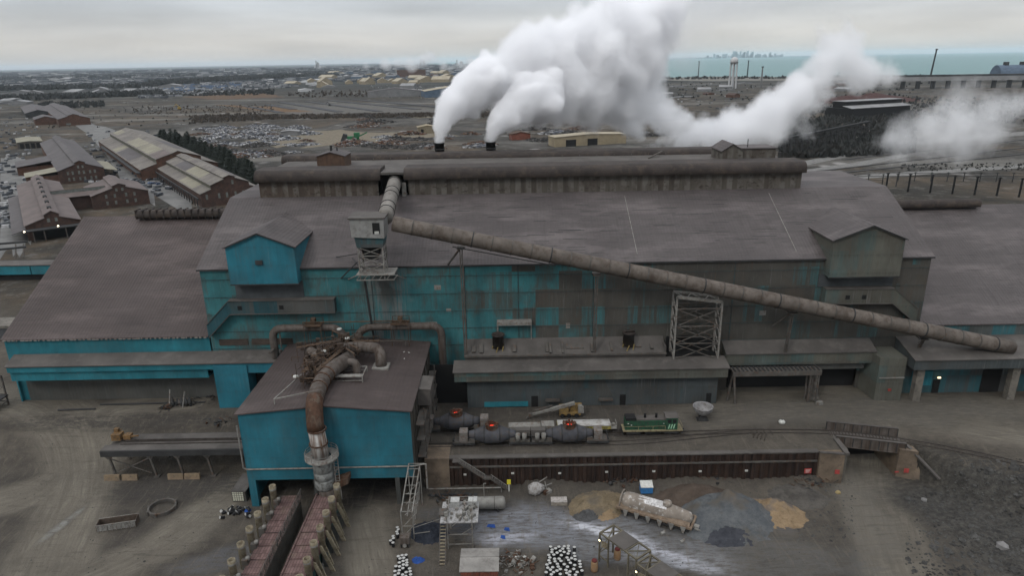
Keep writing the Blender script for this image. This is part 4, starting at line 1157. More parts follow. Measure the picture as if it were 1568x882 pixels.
def steps(m):
    for k in range(11): m.box(-11.7 + k * .49, -11.3 + k * .49, 124.35, 125.25, -.25 - k * .37, -.17 - k * .37)
    for k in range(7): m.box(-5.1 + k * .48, -4.75 + k * .48, 124.35, 125.25, -4.3 - k * .4, -4.22 - k * .4)
    m.box(-6.4, -5.2, 124.3, 125.3, -4.2, -4.1); m.box(-13.2, -11.6, 124.3, 125.7, -.15, -.02)
wpart(st, 'treads', M_dust, steps)
wpart(st, 'handrail', M_pale, lambda m: (m.bar((-11.8, 124.3, 1.0), (-6.4, 124.3, -3.1), .09), m.bar((-5.2, 124.3, -3.1), (-1.8, 124.3, -5.9), .09), m.bar((-6.4, 124.3, -4.2), (-6.4, 124.3, -3.1), .09), m.bar((-1.8, 124.3, -7), (-1.8, 124.3, -5.9), .09)))
M_abut = worn('brown_concrete', (.125, .095, .068), .3, .3, (.07, .055, .042), .4, bump=.3)
cb = MB(); cb.box(-19.2, -14.0, 125.6, 131, -7.6, .1)
o = cb.build('concrete_block', M_abut); tag(o, 'plain brown concrete block at the left end of the rusty pile wall', 'concrete block')
BR = thing('rail_bridge', 'short plate girder railway bridge over the sunken haul road', 'bridge', (76.8, 130, -7))
def girder(a, b, h, up):
    a, b = Vector(a), Vector(b); d = b - a
    g = wpart(BR, 'girder', M_pipe, lambda m: (m.bar(a + Vector((0, 0, -h / 2)), b + Vector((0, 0, -h / 2)), .2, h), m.bar(a + Vector((0, 0, -h)), b + Vector((0, 0, -h)), .6, .1)))
    wpart(BR, 'girder_flange', M_dust, lambda m: m.bar(a + Vector((0, 0, .06)), b + Vector((0, 0, .06)), .6, .12), g).matrix_parent_inverse = Matrix()
    def st_(m):
        for k in range(9):
            q = a + d * (k / 8) + Vector((0, 0, -h / 2)); m.cbox(q, .12, .55, h - .1, math.atan2(d.y, d.x))
    wpart(BR, 'girder_stiffener', M_trim, st_, g).matrix_parent_inverse = Matrix()
girder((70.0, 135.0, 2.0), (83.9, 131.3, 2.0), 2.2, 1)
girder((70.2, 130.6, .9), (83.5, 127.0, .9), 2.4, -1)
def deck(m): m.prism([(69.9, 130.7, -.9), (83.4, 127.1, -.9), (84.2, 131.2, -.9), (70.3, 134.9, -.9)], (0, 0, .92))
wpart(BR, 'deck', M_dust, deck)
wpart(BR, 'abutment', M_abut, lambda m: (m.prism([(64.6, 125.3, -7.6), (69.4, 124.4, -7.6), (71.1, 129.5, -7.6), (71.1, 136.1, -7.6), (68, 136.1, -7.6), (64.6, 127, -7.6)], (0, 0, 7.55))))
wpart(BR, 'coping', M_dust, lambda m: (m.prism([(64.5, 125.2, 0), (69.5, 124.3, 0), (69.6, 125.0, 0), (64.5, 125.9, 0)], (0, 0, .25)), m.prism([(69.2, 124.3, 0.02), (70.2, 124.2, .02), (70.6, 130.4, .02), (69.6, 130.6, .02)], (0, 0, .5))))
wpart(BR, 'abutment', M_abut, lambda m: (m.prism([(82.2, 126.6, -7.6), (87.0, 123.9, -7.6), (87.6, 124.6, -5), (85.0, 128, -.05), (82.2, 128.2, -.05)], (0, .1, 0)), m.prism([(82.2, 126.7, -7.6), (85.5, 125.5, -7.6), (85.5, 136.1, -7.6), (82.2, 136.1, -7.6)], (0, 0, 7.3))))
wpart(BR, 'coping', M_dust, lambda m: m.bar((84.0, 127.6, .2), (88.2, 121.4, -4.3), .7, .35))
for px_, py_, Y in ((1282, 723, 124.5), (1388, 721, 125.3)):
    p = gy(px_, py_, Y); wpart(BR, 'red_plate', M_red, lambda m: m.cbox(p, .95, .12, .95, -.15))
p = gy(1373, 723, 126.0); wpart(BR, 'red_plate', M_red, lambda m: m.cbox(p, .9, .1, .3, 0))
wpart(BR, 'painted_shade_backwall', M_black, lambda m: m.box(71.1, 82.3, 135.7, 136.0, -7.6, -.1))  # wall painted black as the shade of the tunnel beyond

M_rail = worn('rail_steel', (.045, .038, .033), .3, 1)
M_tie = worn('dark_tie', (.035, .028, .022), .3, 1)
def smooth_line(pts, n=10):
    pts = [Vector(p) for p in pts]; out = []
    for i in range(len(pts) - 1):
        p0, p1, p2, p3 = pts[max(i - 1, 0)], pts[i], pts[i + 1], pts[min(i + 2, len(pts) - 1)]
        for k in range(n):
            t_ = k / n
            out.append(.5 * ((2 * p1) + (p2 - p0) * t_ + (2 * p0 - 5 * p1 + 4 * p2 - p3) * t_ * t_ + (3 * p1 - p0 - 3 * p2 + p3) * t_ ** 3))
    return out + [pts[-1]]
def railway(label, pts, ties):
    line = smooth_line(pts)
    r = thing('railway_track', label, 'rail track', line[0])
    for s_ in (-.75, .75):
        m = MB()
        for p, q in zip(line[:-1], line[1:]):
            d = (q - p).normalized(); nn = Vector((-d.y, d.x, 0)) * s_
            m.bar(p + nn + Vector((0, 0, .12)), q + nn + d * .03 + Vector((0, 0, .12)), .14, .22)
        part(m, 'rail', M_rail, r)
    m = MB()
    for p, q in zip(line[:-1], line[1:]):
        d = (q - p); n = max(1, int(d.length / .9))
        for k in range(n):
            c_ = p + d * (k / n)
            if ties(c_): m.cbox(c_ + Vector((0, 0, .02)), .25, 2.7, .1, math.atan2(d.y, d.x))
    if m.v: part(m, 'sleepers', M_tie, r)
    return r
railway('curving railway track across the plate girder bridge to the right edge', [(22, 134.3, 0), (37, 134.2, 0), (53, 134.5, 0), (66, 134.0, 0), (71.5, 133.2, .02), (78.1, 131.6, .02), (84.7, 129.4, 0), (94.1, 125.2, 0), (103.6, 119.5, 0), (118, 109, 0), (140, 92, 0)], lambda c_: (52 < c_.x < 58) or c_.x > 70)
railway('front railway track under the dark ladle wagons, joining at a switch', [(-20, 131, .0), (0, 131, 0), (20, 130.6, 0), (30.3, 131.2, 0), (42.2, 133.0, 0), (52, 134.4, 0)], lambda c_: False)
railway('rear railway track under the green locomotive', [(-20, 137, 0), (-5, 137, 0), (8, 136.4, 0), (22, 135.0, 0), (24, 134.6, 0)], lambda c_: False)
sw = thing('switch_stand', 'splayed dark switch timbers lying beside the track', 'rail switch', (54.8, 132.6, 0))
for k in range(4): wpart(sw, 'timber', M_tie, lambda m: m.cbox((53.2 + k * .75, 133.0 - k * .25, .15), .22, 2.6 + .4 * k, .14, -.5))

# ------------------------------------------------------------------ rolling stock
def lathe_x(m, prof, c, seg=20): m.lathe(prof, c, seg, 'X')
M_ladle = worn('ladle_steel', (.045, .046, .052), .35, .5, (.062, .048, .038), .35)
M_glow = emit_mat('hot_metal_glow', (1.0, .045, .018), 1.4)
def bogie(root, x, w=2.6):
    b = wpart(root, 'bogie', M_trim, lambda m: (m.box(x - w / 2, x + w / 2, -1.15, -.85, .45, .95), m.box(x - w / 2, x + w / 2, .85, 1.15, .45, .95), m.box(x - .3, x + .3, -.9, .9, .5, 1.0)))
    for dx in (-w * .3, w * .3):
        def wheels(m):
            m.smooth = False
            for y in (-.8, .68): m.lathe([(.0, y), (.45, y), (.45, y + .12), (0, y + .12)], (x + dx, 0, .5), 14, 'Y')
            m.bar((x + dx, -.7, .5), (x + dx, .7, .5), .15)
        o = wpart(root, 'wheelset', M_rail, wheels, b); o.matrix_parent_inverse = Matrix()
def local(root, name, mat, fn, smooth=False, parent=None):
    m = MB(); m.smooth = smooth; fn(m); return m.build(name, mat, parent or root)
def lbogie(root, x, w=2.6):
    b = local(root, 'bogie', M_trim, lambda m: (m.box(x - w / 2, x + w / 2, -1.15, -.85, .45, .95), m.box(x - w / 2, x + w / 2, .85, 1.15, .45, .95), m.box(x - .3, x + .3, -.9, .9, .5, 1.0)))
    for dx in (-w * .3, w * .3):
        local(root, 'wheelset', M_rail, lambda m: ([m.lathe([(.0, y), (.45, y), (.45, y + .12), (0, y + .12)], (x + dx, 0, .5), 14, 'Y') for y in (-.8, .68)], m.bar((x + dx, -.7, .5), (x + dx, .7, .5), .15)), parent=b)
def torpedo(x, y, label, ends):
    r = thing('ladle_wagon', label, 'ladle wagon', (x, y, .2), 0, 'torpedo ladle wagons on the rail yard')
    prof = [(.0, -5.2), (.7, -5.2), (.95, -4.6), (1.05, -3.9), (1.85, -1.9), (2.0, -1.2), (2.0, 1.2), (1.85, 1.9), (1.05, 3.9), (.95, 4.6), (.7, 5.2), (0, 5.2)]
    v = local(r, 'ladle', M_ladle, lambda m: lathe_x(m, prof, (0, 0, 2.4), 26), True)
    for xx in (-1.7, 1.7, -3.7, 3.7):
        rr_ = 2.02 if abs(xx) < 2 else 1.2
        local(r, 'band', M_trim, lambda m: lathe_x(m, [(rr_ - .1, xx - .1), (rr_, xx - .1), (rr_, xx + .1), (rr_ - .1, xx + .1)], (0, 0, 2.4), 26), True, v)
    def mouth(m):
        for k in range(12):
            a0, a1 = 2 * math.pi * k / 12, 2 * math.pi * (k + 1) / 12
            p = lambda a_, r_, z_: (r_ * 1.15 * math.cos(a_), -.35 + r_ * .85 * math.sin(a_), z_)
            m.add([p(a0, 1.25, 4.0), p(a1, 1.25, 4.0), p(a1, 1.15, 4.95), p(a0, 1.15, 4.95), p(a1, .8, 4.95), p(a0, .8, 4.95), p(a1, .8, 4.3), p(a0, .8, 4.3)],
                  [(0, 1, 2, 3), (3, 2, 4, 5), (5, 4, 6, 7)])
    mo = local(r, 'mouth', M_rust, mouth)
    def crust(m):
        rr_ = random.Random(int(x) + 50)
        for k in range(12):
            a_ = 2 * math.pi * k / 12; m.cbox((1.1 * math.cos(a_) * 1.1, -.35 + .95 * math.sin(a_), 4.95 + rr_.uniform(-.05, .3)), rr_.uniform(.3, .7), rr_.uniform(.3, .6), rr_.uniform(.2, .6), a_)
    local(r, 'mouth_crust', M_rust, crust, parent=mo)
    local(r, 'glowing_metal', M_glow, lambda m: m.lathe([(0, 4.55), (.82, 4.5)], (0, -.42, 0), 12), parent=mo)
    for s_, kind in zip((-1, 1), ends):
        local(r, 'cradle', M_steel, lambda m: (m.box(min(s_ * 3.8, s_ * 5.0), max(s_ * 3.8, s_ * 5.0), -1.1, 1.1, .95, 1.9),))
        local(r, 'end_frame', M_steel, lambda m: m.box(min(s_ * 4.6, s_ * 8.2), max(s_ * 4.6, s_ * 8.2), -1.2, 1.2, .95, 1.35))
        if kind == 'box':
            local(r, 'drive_housing', worn('dusty_grey_box', (.13, .12, .11), .25, .7, (.09, .05, .03), .4), lambda m: m.box(min(s_ * 5.3, s_ * 7.1), max(s_ * 5.3, s_ * 7.1), -1.15, 1.15, 1.35, 3.5))
        else:
            for xx in (5.6, 7.0):
                local(r, 'drum', M_pale, lambda m: m.cyl(s_ * xx, -1.0, 1.3, 3.0, .5, 12), True)
            local(r, 'end_deck', M_dust, lambda m: m.box(min(s_ * 5.2, s_ * 8.3), max(s_ * 5.2, s_ * 8.3), -.3, 1.2, 1.9, 3.4))
        lbogie(r, s_ * 5.0); lbogie(r, s_ * 7.3)
        local(r, 'coupler', M_trim, lambda m: (m.box(min(s_ * 8.2, s_ * 8.7), max(s_ * 8.2, s_ * 8.7), -.2, .2, .8, 1.15), m.bar((s_ * 8.2, -1.1, 1.3), (s_ * 8.2, -1.1, 2.4), .1), m.bar((s_ * 8.2, 1.1, 1.3), (s_ * 8.2, 1.1, 2.4), .1), m.bar((s_ * 8.2, -1.1, 2.4), (s_ * 8.2, 1.1, 2.4), .1)))
    return r
torpedo(-4.9, 131, 'front ladle wagon nearest the teal shed, glowing red mouth above a rusty belly', ('box', 'drum'))
torpedo(11.9, 130.9, 'ladle wagon with glowing mouth in front of the pale roofed flat wagon', ('drum', 'box'))
torpedo(-13.0, 137, 'ladle wagon on the rear track, half in the dark gap beside the shed', ('box', 'box'))
# locomotive
LO = thing('locomotive', 'green switcher locomotive with a cab at its right end', 'locomotive', (30.6, 134.4, .2))
M_lgreen = worn('loco_green', (.013, .058, .030), .4, 1.2, (.035, .035, .028), .4)
M_cream = worn('loco_cream', (.22, .19, .11), .25, .8, (.10, .07, .05), .4)
h = local(LO, 'hood', M_lgreen, lambda m: m.box(-6.1, 2.9, -1.15, 1.15, 1.5, 3.7))
local(LO, 'hood_top', M_dust, lambda m: m.box(-3.6, 2.9, -1.0, 1.0, 3.7, 3.95))
local(LO, 'radiator', M_black, lambda m: (m.box(-6.0, -3.8, -1.1, 1.1, 3.7, 4.35)))
local(LO, 'hood_doors', M_trim, lambda m: [m.box(-5.9 + k * .8, -5.86 + k * .8, -1.19, -1.15, 1.7, 3.4) for k in range(11)], parent=h)
for x in (-1.6, .9): local(LO, 'exhaust_stack', M_black, lambda m: m.cyl(x, 0, 3.9, 4.9, .28, 10), True)
cbn = local(LO, 'cab', M_lgreen, lambda m: m.box(2.9, 5.4, -1.4, 1.4, 1.5, 4.5))
local(LO, 'cab_roof', M_dust, lambda m: m.prism([(2.7, -1.5, 4.5), (2.7, 0, 4.9), (2.7, 1.5, 4.5), (2.7, 1.5, 4.4), (2.7, -1.5, 4.4)], (2.9, 0, 0)), parent=cbn)
for x in (3.2, 4.3): local(LO, 'cab_window', M_black, lambda m: m.box(x, x + .8, -1.44, -1.4, 3.2, 4.1), parent=cbn)
local(LO, 'cab_marking', worn('pale_green_stripe', (.25, .42, .28), .2, 2), lambda m: [m.prism([(3.3 + k * .55, -1.42, 1.8), (3.55 + k * .55, -1.42, 1.8), (3.8 + k * .55, -1.42, 2.9), (3.55 + k * .55, -1.42, 2.9)], (0, -.02, 0)) for k in range(3)], parent=cbn)
local(LO, 'nose_plate', M_spot, lambda m: (m.box(-5.6, -5.3, -1.2, -1.17, 3.0, 3.2), m.box(-4.9, -4.6, -1.2, -1.17, 2.6, 2.8), m.box(2.3, 2.5, -1.2, -1.17, 2.9, 3.1)))
local(LO, 'sill', M_cream, lambda m: m.box(-6.6, 6.6, -1.5, 1.5, 1.2, 1.5))
local(LO, 'fuel_tank', M_black, lambda m: m.box(-1.6, 1.6, -1.2, 1.2, .4, 1.2))
for x in (-4.2, 4.2): lbogie(LO, x, 3.2)
local(LO, 'handrail', M_cream, lambda m: ([m.bar((x, -1.45, 1.5), (x, -1.45, 2.5), .07) for x in (-6.4, -3.2, 0, 2.7, 5.7, 6.5)], m.bar((-6.4, -1.45, 2.5), (2.7, -1.45, 2.5), .06), m.bar((6.5, -1.4, 2.5), (6.5, 1.4, 2.5), .07), m.bar((5.6, 0, 1.5), (5.6, 0, 3.2), .3)))
for s_ in (-1, 1): local(LO, 'coupler', M_trim, lambda m: (m.box(min(s_ * 6.6, s_ * 7.2), max(s_ * 6.6, s_ * 7.2), -.2, .2, .8, 1.15), m.box(min(s_ * 6.5, s_ * 6.7), max(s_ * 6.5, s_ * 6.7), -1.4, 1.4, .5, 1.3)))
# covered flat wagon
FW = thing('flat_wagon', 'low yellow edged wagon with a long pale top behind the ladle wagons', 'wagon', (15.6, 136.0, .1))
local(FW, 'cover', M_spot and worn('dusty_white_cover', (.30, .295, .28), .2, .3, (.16, .14, .12), .4), lambda m: m.prism([(-5.9, -1.4, 2.1), (-5.9, 0, 2.35), (-5.9, 1.4, 2.1), (-5.9, 1.4, 1.9), (-5.9, -1.4, 1.9)], (11.8, 0, 0)))
local(FW, 'side_sill', worn('wagon_yellow', (.24, .20, .05), .35, .8, (.05, .045, .03), .5), lambda m: m.box(-6.0, 6.0, -1.35, 1.35, 1.05, 1.9))
for x in (-4.2, 4.2): lbogie(FW, x)
local(FW, 'end_platform', M_pale, lambda m: (m.box(6, 7.4, -1.2, 1.2, 1.0, 1.2), m.bar((7.3, -1.1, 1.2), (7.3, -1.1, 2.2), .1), m.bar((7.3, 1.1, 1.2), (7.3, 1.1, 2.2), .1), m.bar((7.3, -1.1, 2.2), (7.3, 1.1, 2.2), .1), m.box(6.5, 7.0, -.4, .4, 1.2, 1.8)))
PB = thing('pipe_wagon', 'low wagon carrying a pale boxed duct between the two front ladle wagons', 'wagon', (3.6, 134.2, .1))
local(PB, 'load', M_pale, lambda m: (m.box(-4.9, 2.2, -1.0, 1.0, 1.9, 2.9), m.box(2.4, 5.2, -1.2, 1.2, 1.6, 3.1)))
local(PB, 'frame', M_steel, lambda m: m.box(-5.2, 5.3, -1.2, 1.2, 1.0, 1.5))
for x in (-3.6, 3.6): lbogie(PB, x)
# crane
M_yel = worn('crane_yellow', (.17, .11, .035), .4, .9, (.08, .06, .04), .45)
CR = thing('mobile_crane', 'yellow mobile crane with its pale boom laid low to the left', 'crane', (13.0, 143.2, 0))
local(CR, 'carrier', M_yel, lambda m: (m.box(-2.4, 2.6, -1.2, 1.2, .7, 1.3), m.box(-2.4, -.3, -1.2, 1.2, 1.3, 2.5)))
local(CR, 'upper_body', M_yel, lambda m: m.box(.2, 3.0, -.2, 1.3, 1.3, 2.7))
local(CR, 'cab', M_pale, lambda m: m.prism([(2.0, -1.3, 1.3), (3.3, -1.3, 1.3), (3.3, -1.3, 2.6), (2.7, -1.3, 3.2), (2.0, -1.3, 3.2)], (0, 1.0, 0)))
local(CR, 'boom', M_pale, lambda m: (m.bar((1.2, -.5, 3.6), (-4.5, -.9, 2.2), .75, .7), m.bar((-4.5, -.9, 2.2), (-8.8, -1.2, 1.2), .5, .5)))
local(CR, 'boom_head', M_steel, lambda m: (m.cbox((-9.2, -1.2, 1.1), .9, .7, .9), m.bar((-9.3, -1.2, 1), (-10.2, -1.5, .2), .3), m.bar((-8.2, -1, 2), (-4, -.4, 2.9), .35)))
for x in (-1.7, -.2, 1.6):
    for y in (-1.25, 1.05): local(CR, 'wheel', M_black, lambda m: m.lathe([(.15, y), (.55, y), (.6, y + .1), (.55, y + .25), (.15, y + .25)], (x, 0, .6), 14, 'Y'))
# slag pot
SP = thing('slag_pot', 'wide pale bowl on a squat stand in the open rail yard', 'slag pot', (43.6, 140.4, 0))
local(SP, 'bowl', worn('pale_bowl', (.22, .215, .215), .25, .5, (.10, .09, .08), .4), lambda m: m.lathe([(.7, 1.2), (1.5, 1.7), (2.1, 2.6), (2.3, 3.3), (2.35, 3.45), (2.1, 3.45), (2.05, 3.2), (1.8, 2.6), (1.2, 1.9), (0, 1.7)], (0, 0, 0), 28), True)
local(SP, 'stand', M_trim, lambda m: (m.prism([(-1.0, -.7, 0), (1.0, -.7, 0), (.5, -.5, 1.4), (-.5, -.5, 1.4)], (0, 1.2, 0)), m.box(-1.3, 1.3, -.9, .9, -.05, .2)))
WB = thing('white_bag', 'small white bag lying left of the bridge rails', 'bag', gz(1197, 648, 0))
local(WB, 'sack', M_spot, lambda m: m.lathe([(0, .85), (.5, .7), (.8, .35), (.7, 0)], (0, 0, 0), 9), True)
local(WB, 'tie', M_trim, lambda m: m.lathe([(.12, .8), (.2, .95), (0, 1.0)], (0, 0, 0), 8))
# ------------------------------------------------------------------ lower yard: piles
LZ = -7.0
def heap(name, label, cx, cyy, rx, ry, h, ang, mat, seed, peak=(0, 0), cat='pile'):
    rr = random.Random(seed); n = 44
    vs, fs = [], []
    ca, sa = math.cos(ang), math.sin(ang)
    for j in range(n + 1):
        for i in range(n + 1):
            u, v = -1 + 2 * i / n, -1 + 2 * j / n
            q = math.hypot(u - peak[0] * (1 - math.hypot(u, v)), v - peak[1] * (1 - math.hypot(u, v)))
            nz = mnoise.fractal(Vector((u * 2.2 + seed, v * 2.2, seed * .3)), .8, 2.1, 5)
            z = h * max(0.0, 1 - q * (1.0 + .22 * nz)) ** 1.05
            z = z * (1 - .25 * abs(mnoise.noise(Vector((math.atan2(v, u) * 2.6, q * .9, seed * 1.7))))) + (.17 * h * nz + .13 * mnoise.fractal(Vector((u * 7, v * 7, seed)), .7, 2.2, 4) * min(h, 2.5) + .05 * mnoise.noise(Vector((u * 22, v * 22, seed)))) * min(1, z / (.25 * h)) - .18 + .0
            X, Y = u * rx, v * ry
            vs.append((X * ca - Y * sa, X * sa + Y * ca, z))
    fs = [(j * (n + 1) + i, j * (n + 1) + i + 1, (j + 1) * (n + 1) + i + 1, (j + 1) * (n + 1) + i) for j in range(n) for i in range(n)]
    m = MB(); m.smooth = True; m.add(vs, fs)
    o = m.build(name, mat, None, (cx, cyy, LZ))
    return tag(o, label, cat)
def dirt(name, a, b, fleck=None, top=None):
    t = NT(name); n1 = t.noise(.35, 6, .7); n2 = t.noise(2.2, 5, .75)
    n3 = t.noise(1.0, 5, .7, t.scale(t.pos(), (.22, .22, .7)))
    c = t.mix(t.rng(n1, .3, .7), a, b); c = t.mix(t.rng(n2, .5, .75, 0, .6), c, tuple(v * .5 for v in a)); c = t.mix(t.rng(n3, .50, .64, 0, .6), c, tuple(v * .62 for v in a))
    if top: c = t.mix(t.rng(t.math('MULTIPLY_ADD', n1, 3.0, t.xyz()[2]), -1.9, -.5), c, top)
    if fleck: c = t.mix(t.rng(t.noise(.22, 3), .5, .62), c, fleck)
    return t.done(c, .97, 0, t.bump(n2, .9, .25), spec=.1)
heap('gravel_pile', 'largest pile, blue grey gravel right of the derelict tank wagon', 41.5, 113.5, 11.5, 8.2, 5.6, .1, dirt('blue_grey_gravel', (.062, .068, .074), (.112, .116, .116), (.085, .078, .068), (.105, .086, .066)), 3, (.1, .25))
heap('dirt_pile', 'brown earth pile behind the blue grey gravel pile', 37.0, 120.0, 9.5, 5.5, 3.9, .05, dirt('brown_earth', (.055, .042, .034), (.085, .066, .052)), 8)
heap('sand_pile', 'orange tan sand pile right of the gravel, bitten away in front', 51.8, 114.6, 6.6, 5.2, 3.1, -.4, dirt('orange_sand', (.16, .115, .07), (.25, .18, .11), (.12, .10, .085)), 14, (-.1, .3))
heap('sand_pile', 'pale tan sand heap left of the derelict tank wagon', 17.5, 118.8, 7.6, 5.2, 2.7, .15, dirt('tan_sand', (.12, .095, .062), (.20, .155, .10), (.10, .085, .065)), 21)
heap('gravel_pile', 'small dark grey gravel heap in front of the tan sand heap', 14.3, 115.2, 3.2, 2.3, 1.5, .2, dirt('dark_gravel', (.06, .06, .06), (.09, .09, .09)), 27)
heap('sand_pile', 'little orange heap at the left end of the tank wagon', 18.6, 115.4, 3.2, 2.0, 1.3, .5, dirt('orange_sand', (.16, .115, .07), (.25, .18, .11)), 33)
heap('slag_pile', 'black slag heap between lattice rack and steel platform', -17.0, 110.8, 4.2, 4.0, 1.7, .1, dirt('black_slag', (.016, .019, .026), (.036, .040, .050)), 41)
heap('gravel_pile', 'low rubble heap against the pile wall near the bridge', 58.5, 120.5, 7.0, 5.0, 2.0, -.2, dirt('grey_rubble', (.06, .055, .05), (.10, .092, .08)), 47)
heap('slag_pile', 'dark patch of fines spilling from the front of the gravel pile', 40.6, 108.4, 6.2, 3.8, 2.3, .1, dirt('dark_fines', (.035, .037, .044), (.060, .062, .07)), 52)
# loose rock over the bottom right slope, far too many to count
m = MB(); rr = random.Random(77)
def rock(m, c, r):
    n = 6; vs = [c + Vector((0, 0, r * rr.uniform(.5, .9)))]
    for k in range(n):
        a = 2 * math.pi * k / n; vs.append(c + Vector((r * rr.uniform(.6, 1.1) * math.cos(a), r * rr.uniform(.6, 1.1) * math.sin(a), r * rr.uniform(0, .35))))
    for k in range(n):
        a = 2 * math.pi * k / n; vs.append(c + Vector((r * math.cos(a), r * math.sin(a), -r * .6)))
    m.add(vs, [(0, 1 + k, 1 + (k + 1) % n) for k in range(n)] + [(1 + k, 1 + n + k, 1 + n + (k + 1) % n, 1 + (k + 1) % n) for k in range(n)])
from mathutils.bvhtree import BVHTree
gtree = BVHTree.FromPolygons([Vector(v) for v in vco.tolist()], [tuple(q) for q in quads.tolist()])
def ground_z(x, y):
    h = gtree.ray_cast(Vector((x, y, 60)), Vector((0, 0, -1)))
    return h[0].z if h[0] is not None else LZ
for k in range(3600):
    px_, py_ = rr.uniform(1390, 1600), rr.uniform(735, 900)
    if rr.random() > .25 + .75 * (px_ - 1390) / 180: continue
    p = gz(px_, py_, -5); r = abs(rr.gauss(0, .16)) + .06
    if rr.random() < .05: r *= 2.4
    rock(m, Vector((p.x, p.y, ground_z(p.x, p.y))), r)
for k in range(260):
    px_, py_ = rr.uniform(1220, 1310), rr.uniform(735, 830); p = gz(px_, py_, -7)
    if 70 < p.x + (p.y - 118) * -.35 < 82: continue
    rock(m, Vector((p.x, p.y, ground_z(p.x, p.y))), abs(rr.gauss(0, .12)) + .05)
for k in range(2600):      # stones and slag lumps kicked about the yard
    px_, py_ = rr.uniform(-10, 1320), rr.uniform(690, 900)
    if 350 < px_ < 560 or (360 < px_ < 660 and py_ < 765) or (px_ > 640 and py_ < 742): continue
    p = gz(px_, py_, -7); n_ = mnoise.noise(Vector((p.x * .09, p.y * .09, 3)))
    if n_ < rr.uniform(-.25, .45): continue
    rock(m, Vector((p.x, p.y, ground_z(p.x, p.y))), abs(rr.gauss(0, .07)) + .05)
o = m.build('rubble', dirt('rock_rubble', (.030, .029, .028), (.095, .093, .088))); o['kind'] = 'stuff'
def boulder(px_, py_, r, label, mat):
    p = gz(px_, py_, -5.0); p.z = ground_z(p.x, p.y); p = gz(px_, py_, p.z); p.z = ground_z(p.x, p.y)
    m = MB(); rock(m, Vector((0, 0, .2)), r); o = m.build('boulder', mat, None, p); tag(o, label, 'boulder')
boulder(1534, 838, 1.15, 'big pale angular boulder on the dark rubble slope', worn('pale_rock', (.17, .165, .16), .25, 1))
boulder(1415, 765, .6, 'small squarish pale block at the head of the rubble slope', worn('pale_rock', (.17, .165, .16), .25, 1))
boulder(1283, 755, .6, 'yellowish lump left of the sunken road', worn('yellow_rock', (.22, .17, .08), .25, 1))

# ------------------------------------------------------------------ derelict tank wagon
wa = gz(949, 778, -6.3); wb = gz(1064, 812, -6.3)
wd = wb - wa; wl = wd.length
TW = thing('tank_wagon', 'derelict pale tank wagon on its side frames, white scale along the top', 'tank wagon', ((wa.x + wb.x) / 2, (wa.y + wb.y) / 2 + .8, LZ), math.atan2(wd.y, wd.x))
M_scale = worn('scaled_tank', (.17, .145, .12), .3, .6, (.46, .45, .43), .22)
L2 = wl / 2
tk = local(TW, 'tank', M_scale, lambda m: m.lathe([(0, -L2 + .3), (1.2, -L2 + .4), (1.75, -L2 + 1.3), (1.85, -L2 + 2.6), (1.75, L2 * .3), (1.5, L2 * .62), (1.2, L2 - .9), (.7, L2 - .5), (0, L2 - .4)], (0, .3, 2.2), 22, 'X'), True)
local(TW, 'white_scale', worn('white_scale', (.48, .47, .46), .3, 1.2, (.18, .165, .15), .45), lambda m: m.add([Vector((x, .3 + 1.82 * math.sin(a) * .99, 2.2 + 1.83 * math.cos(a))) for x in (-L2 * .48, L2 * .12, L2 * .3) for a in (-.75, -.4, 0, .35)], [(i * 4 + j, i * 4 + j + 1, i * 4 + 5 + j, i * 4 + 4 + j) for i in range(2) for j in range(3)]), True, tk)
local(TW, 'dome', M_scale, lambda m: m.lathe([(.9, 3.5), (.85, 4.5), (.5, 4.7), (0, 4.72)], (L2 * .28, .3, 0), 14), True, tk)
local(TW, 'end_ring', M_scale, lambda m: m.lathe([(1.9, -L2 + .5), (2.05, -L2 + .5), (2.05, -L2 + .75), (1.9, -L2 + .75)], (0, .3, 2.2), 22, 'X', caps=False), True, tk)
local(TW, 'frame', worn('caked_frame', (.16, .12, .085), .35, .8, (.09, .055, .035), .4), lambda m: (m.box(-L2, L2, -2.0, -1.7, 1.3, 1.75), m.box(-L2, L2, 2.1, 2.4, 1.3, 1.75), m.box(-L2, -L2 + .4, -1.7, 2.1, 1.2, 1.7), m.box(L2 - .4, L2, -1.7, 2.1, 1.2, 1.7), m.prism([(-L2 + .5, -1.75, 1.75), (L2 - .5, -1.75, 1.75), (L2 - .5, -1.2, 2.3), (-L2 + .5, -1.2, 2.5)], (0, .1, 0))))
for k in range(6):
    x = -L2 + 2.0 + k * (wl - 3.6) / 5
    local(TW, 'side_bracket', M_pale, lambda m: m.prism([(x - .55, -2.02, 1.6), (x + .55, -2.02, 1.6), (x + .2, -2.02, .2), (x - .1, -2.02, .2)], (0, -.12, 0)))
local(TW, 'under_sill', M_trim, lambda m: (m.box(-L2 + 1, L2 - .6, -1.6, -1.3, .35, .75), m.box(-L2 + 1, L2 - .6, 1.5, 1.8, .35, .75)))
for x in (-L2 + 2.2, L2 - 2.4): lbogie(TW, x, 3.0)
local(TW, 'coupler', M_pale, lambda m: (m.box(L2, L2 + 1.0, -.5, .4, .8, 1.3), m.bar((L2 + .4, -1, 1.2), (L2 + 1.6, -.4, .6), .25)))
for px_, py_ in ((1015, 818), (1045, 831)):
    p = gz(px_, py_, LZ); m = MB(); m.cbox((0, 0, .2), .8, .5, .4, .5); m.cbox((.3, .2, .45), .3, .3, .2, .2)
    tag(m.build('pale_block', M_pale, None, p), 'small pale block lying just in front of the tank wagon' if px_ < 1030 else 'small pale block lying off the right end of the tank wagon', 'block')

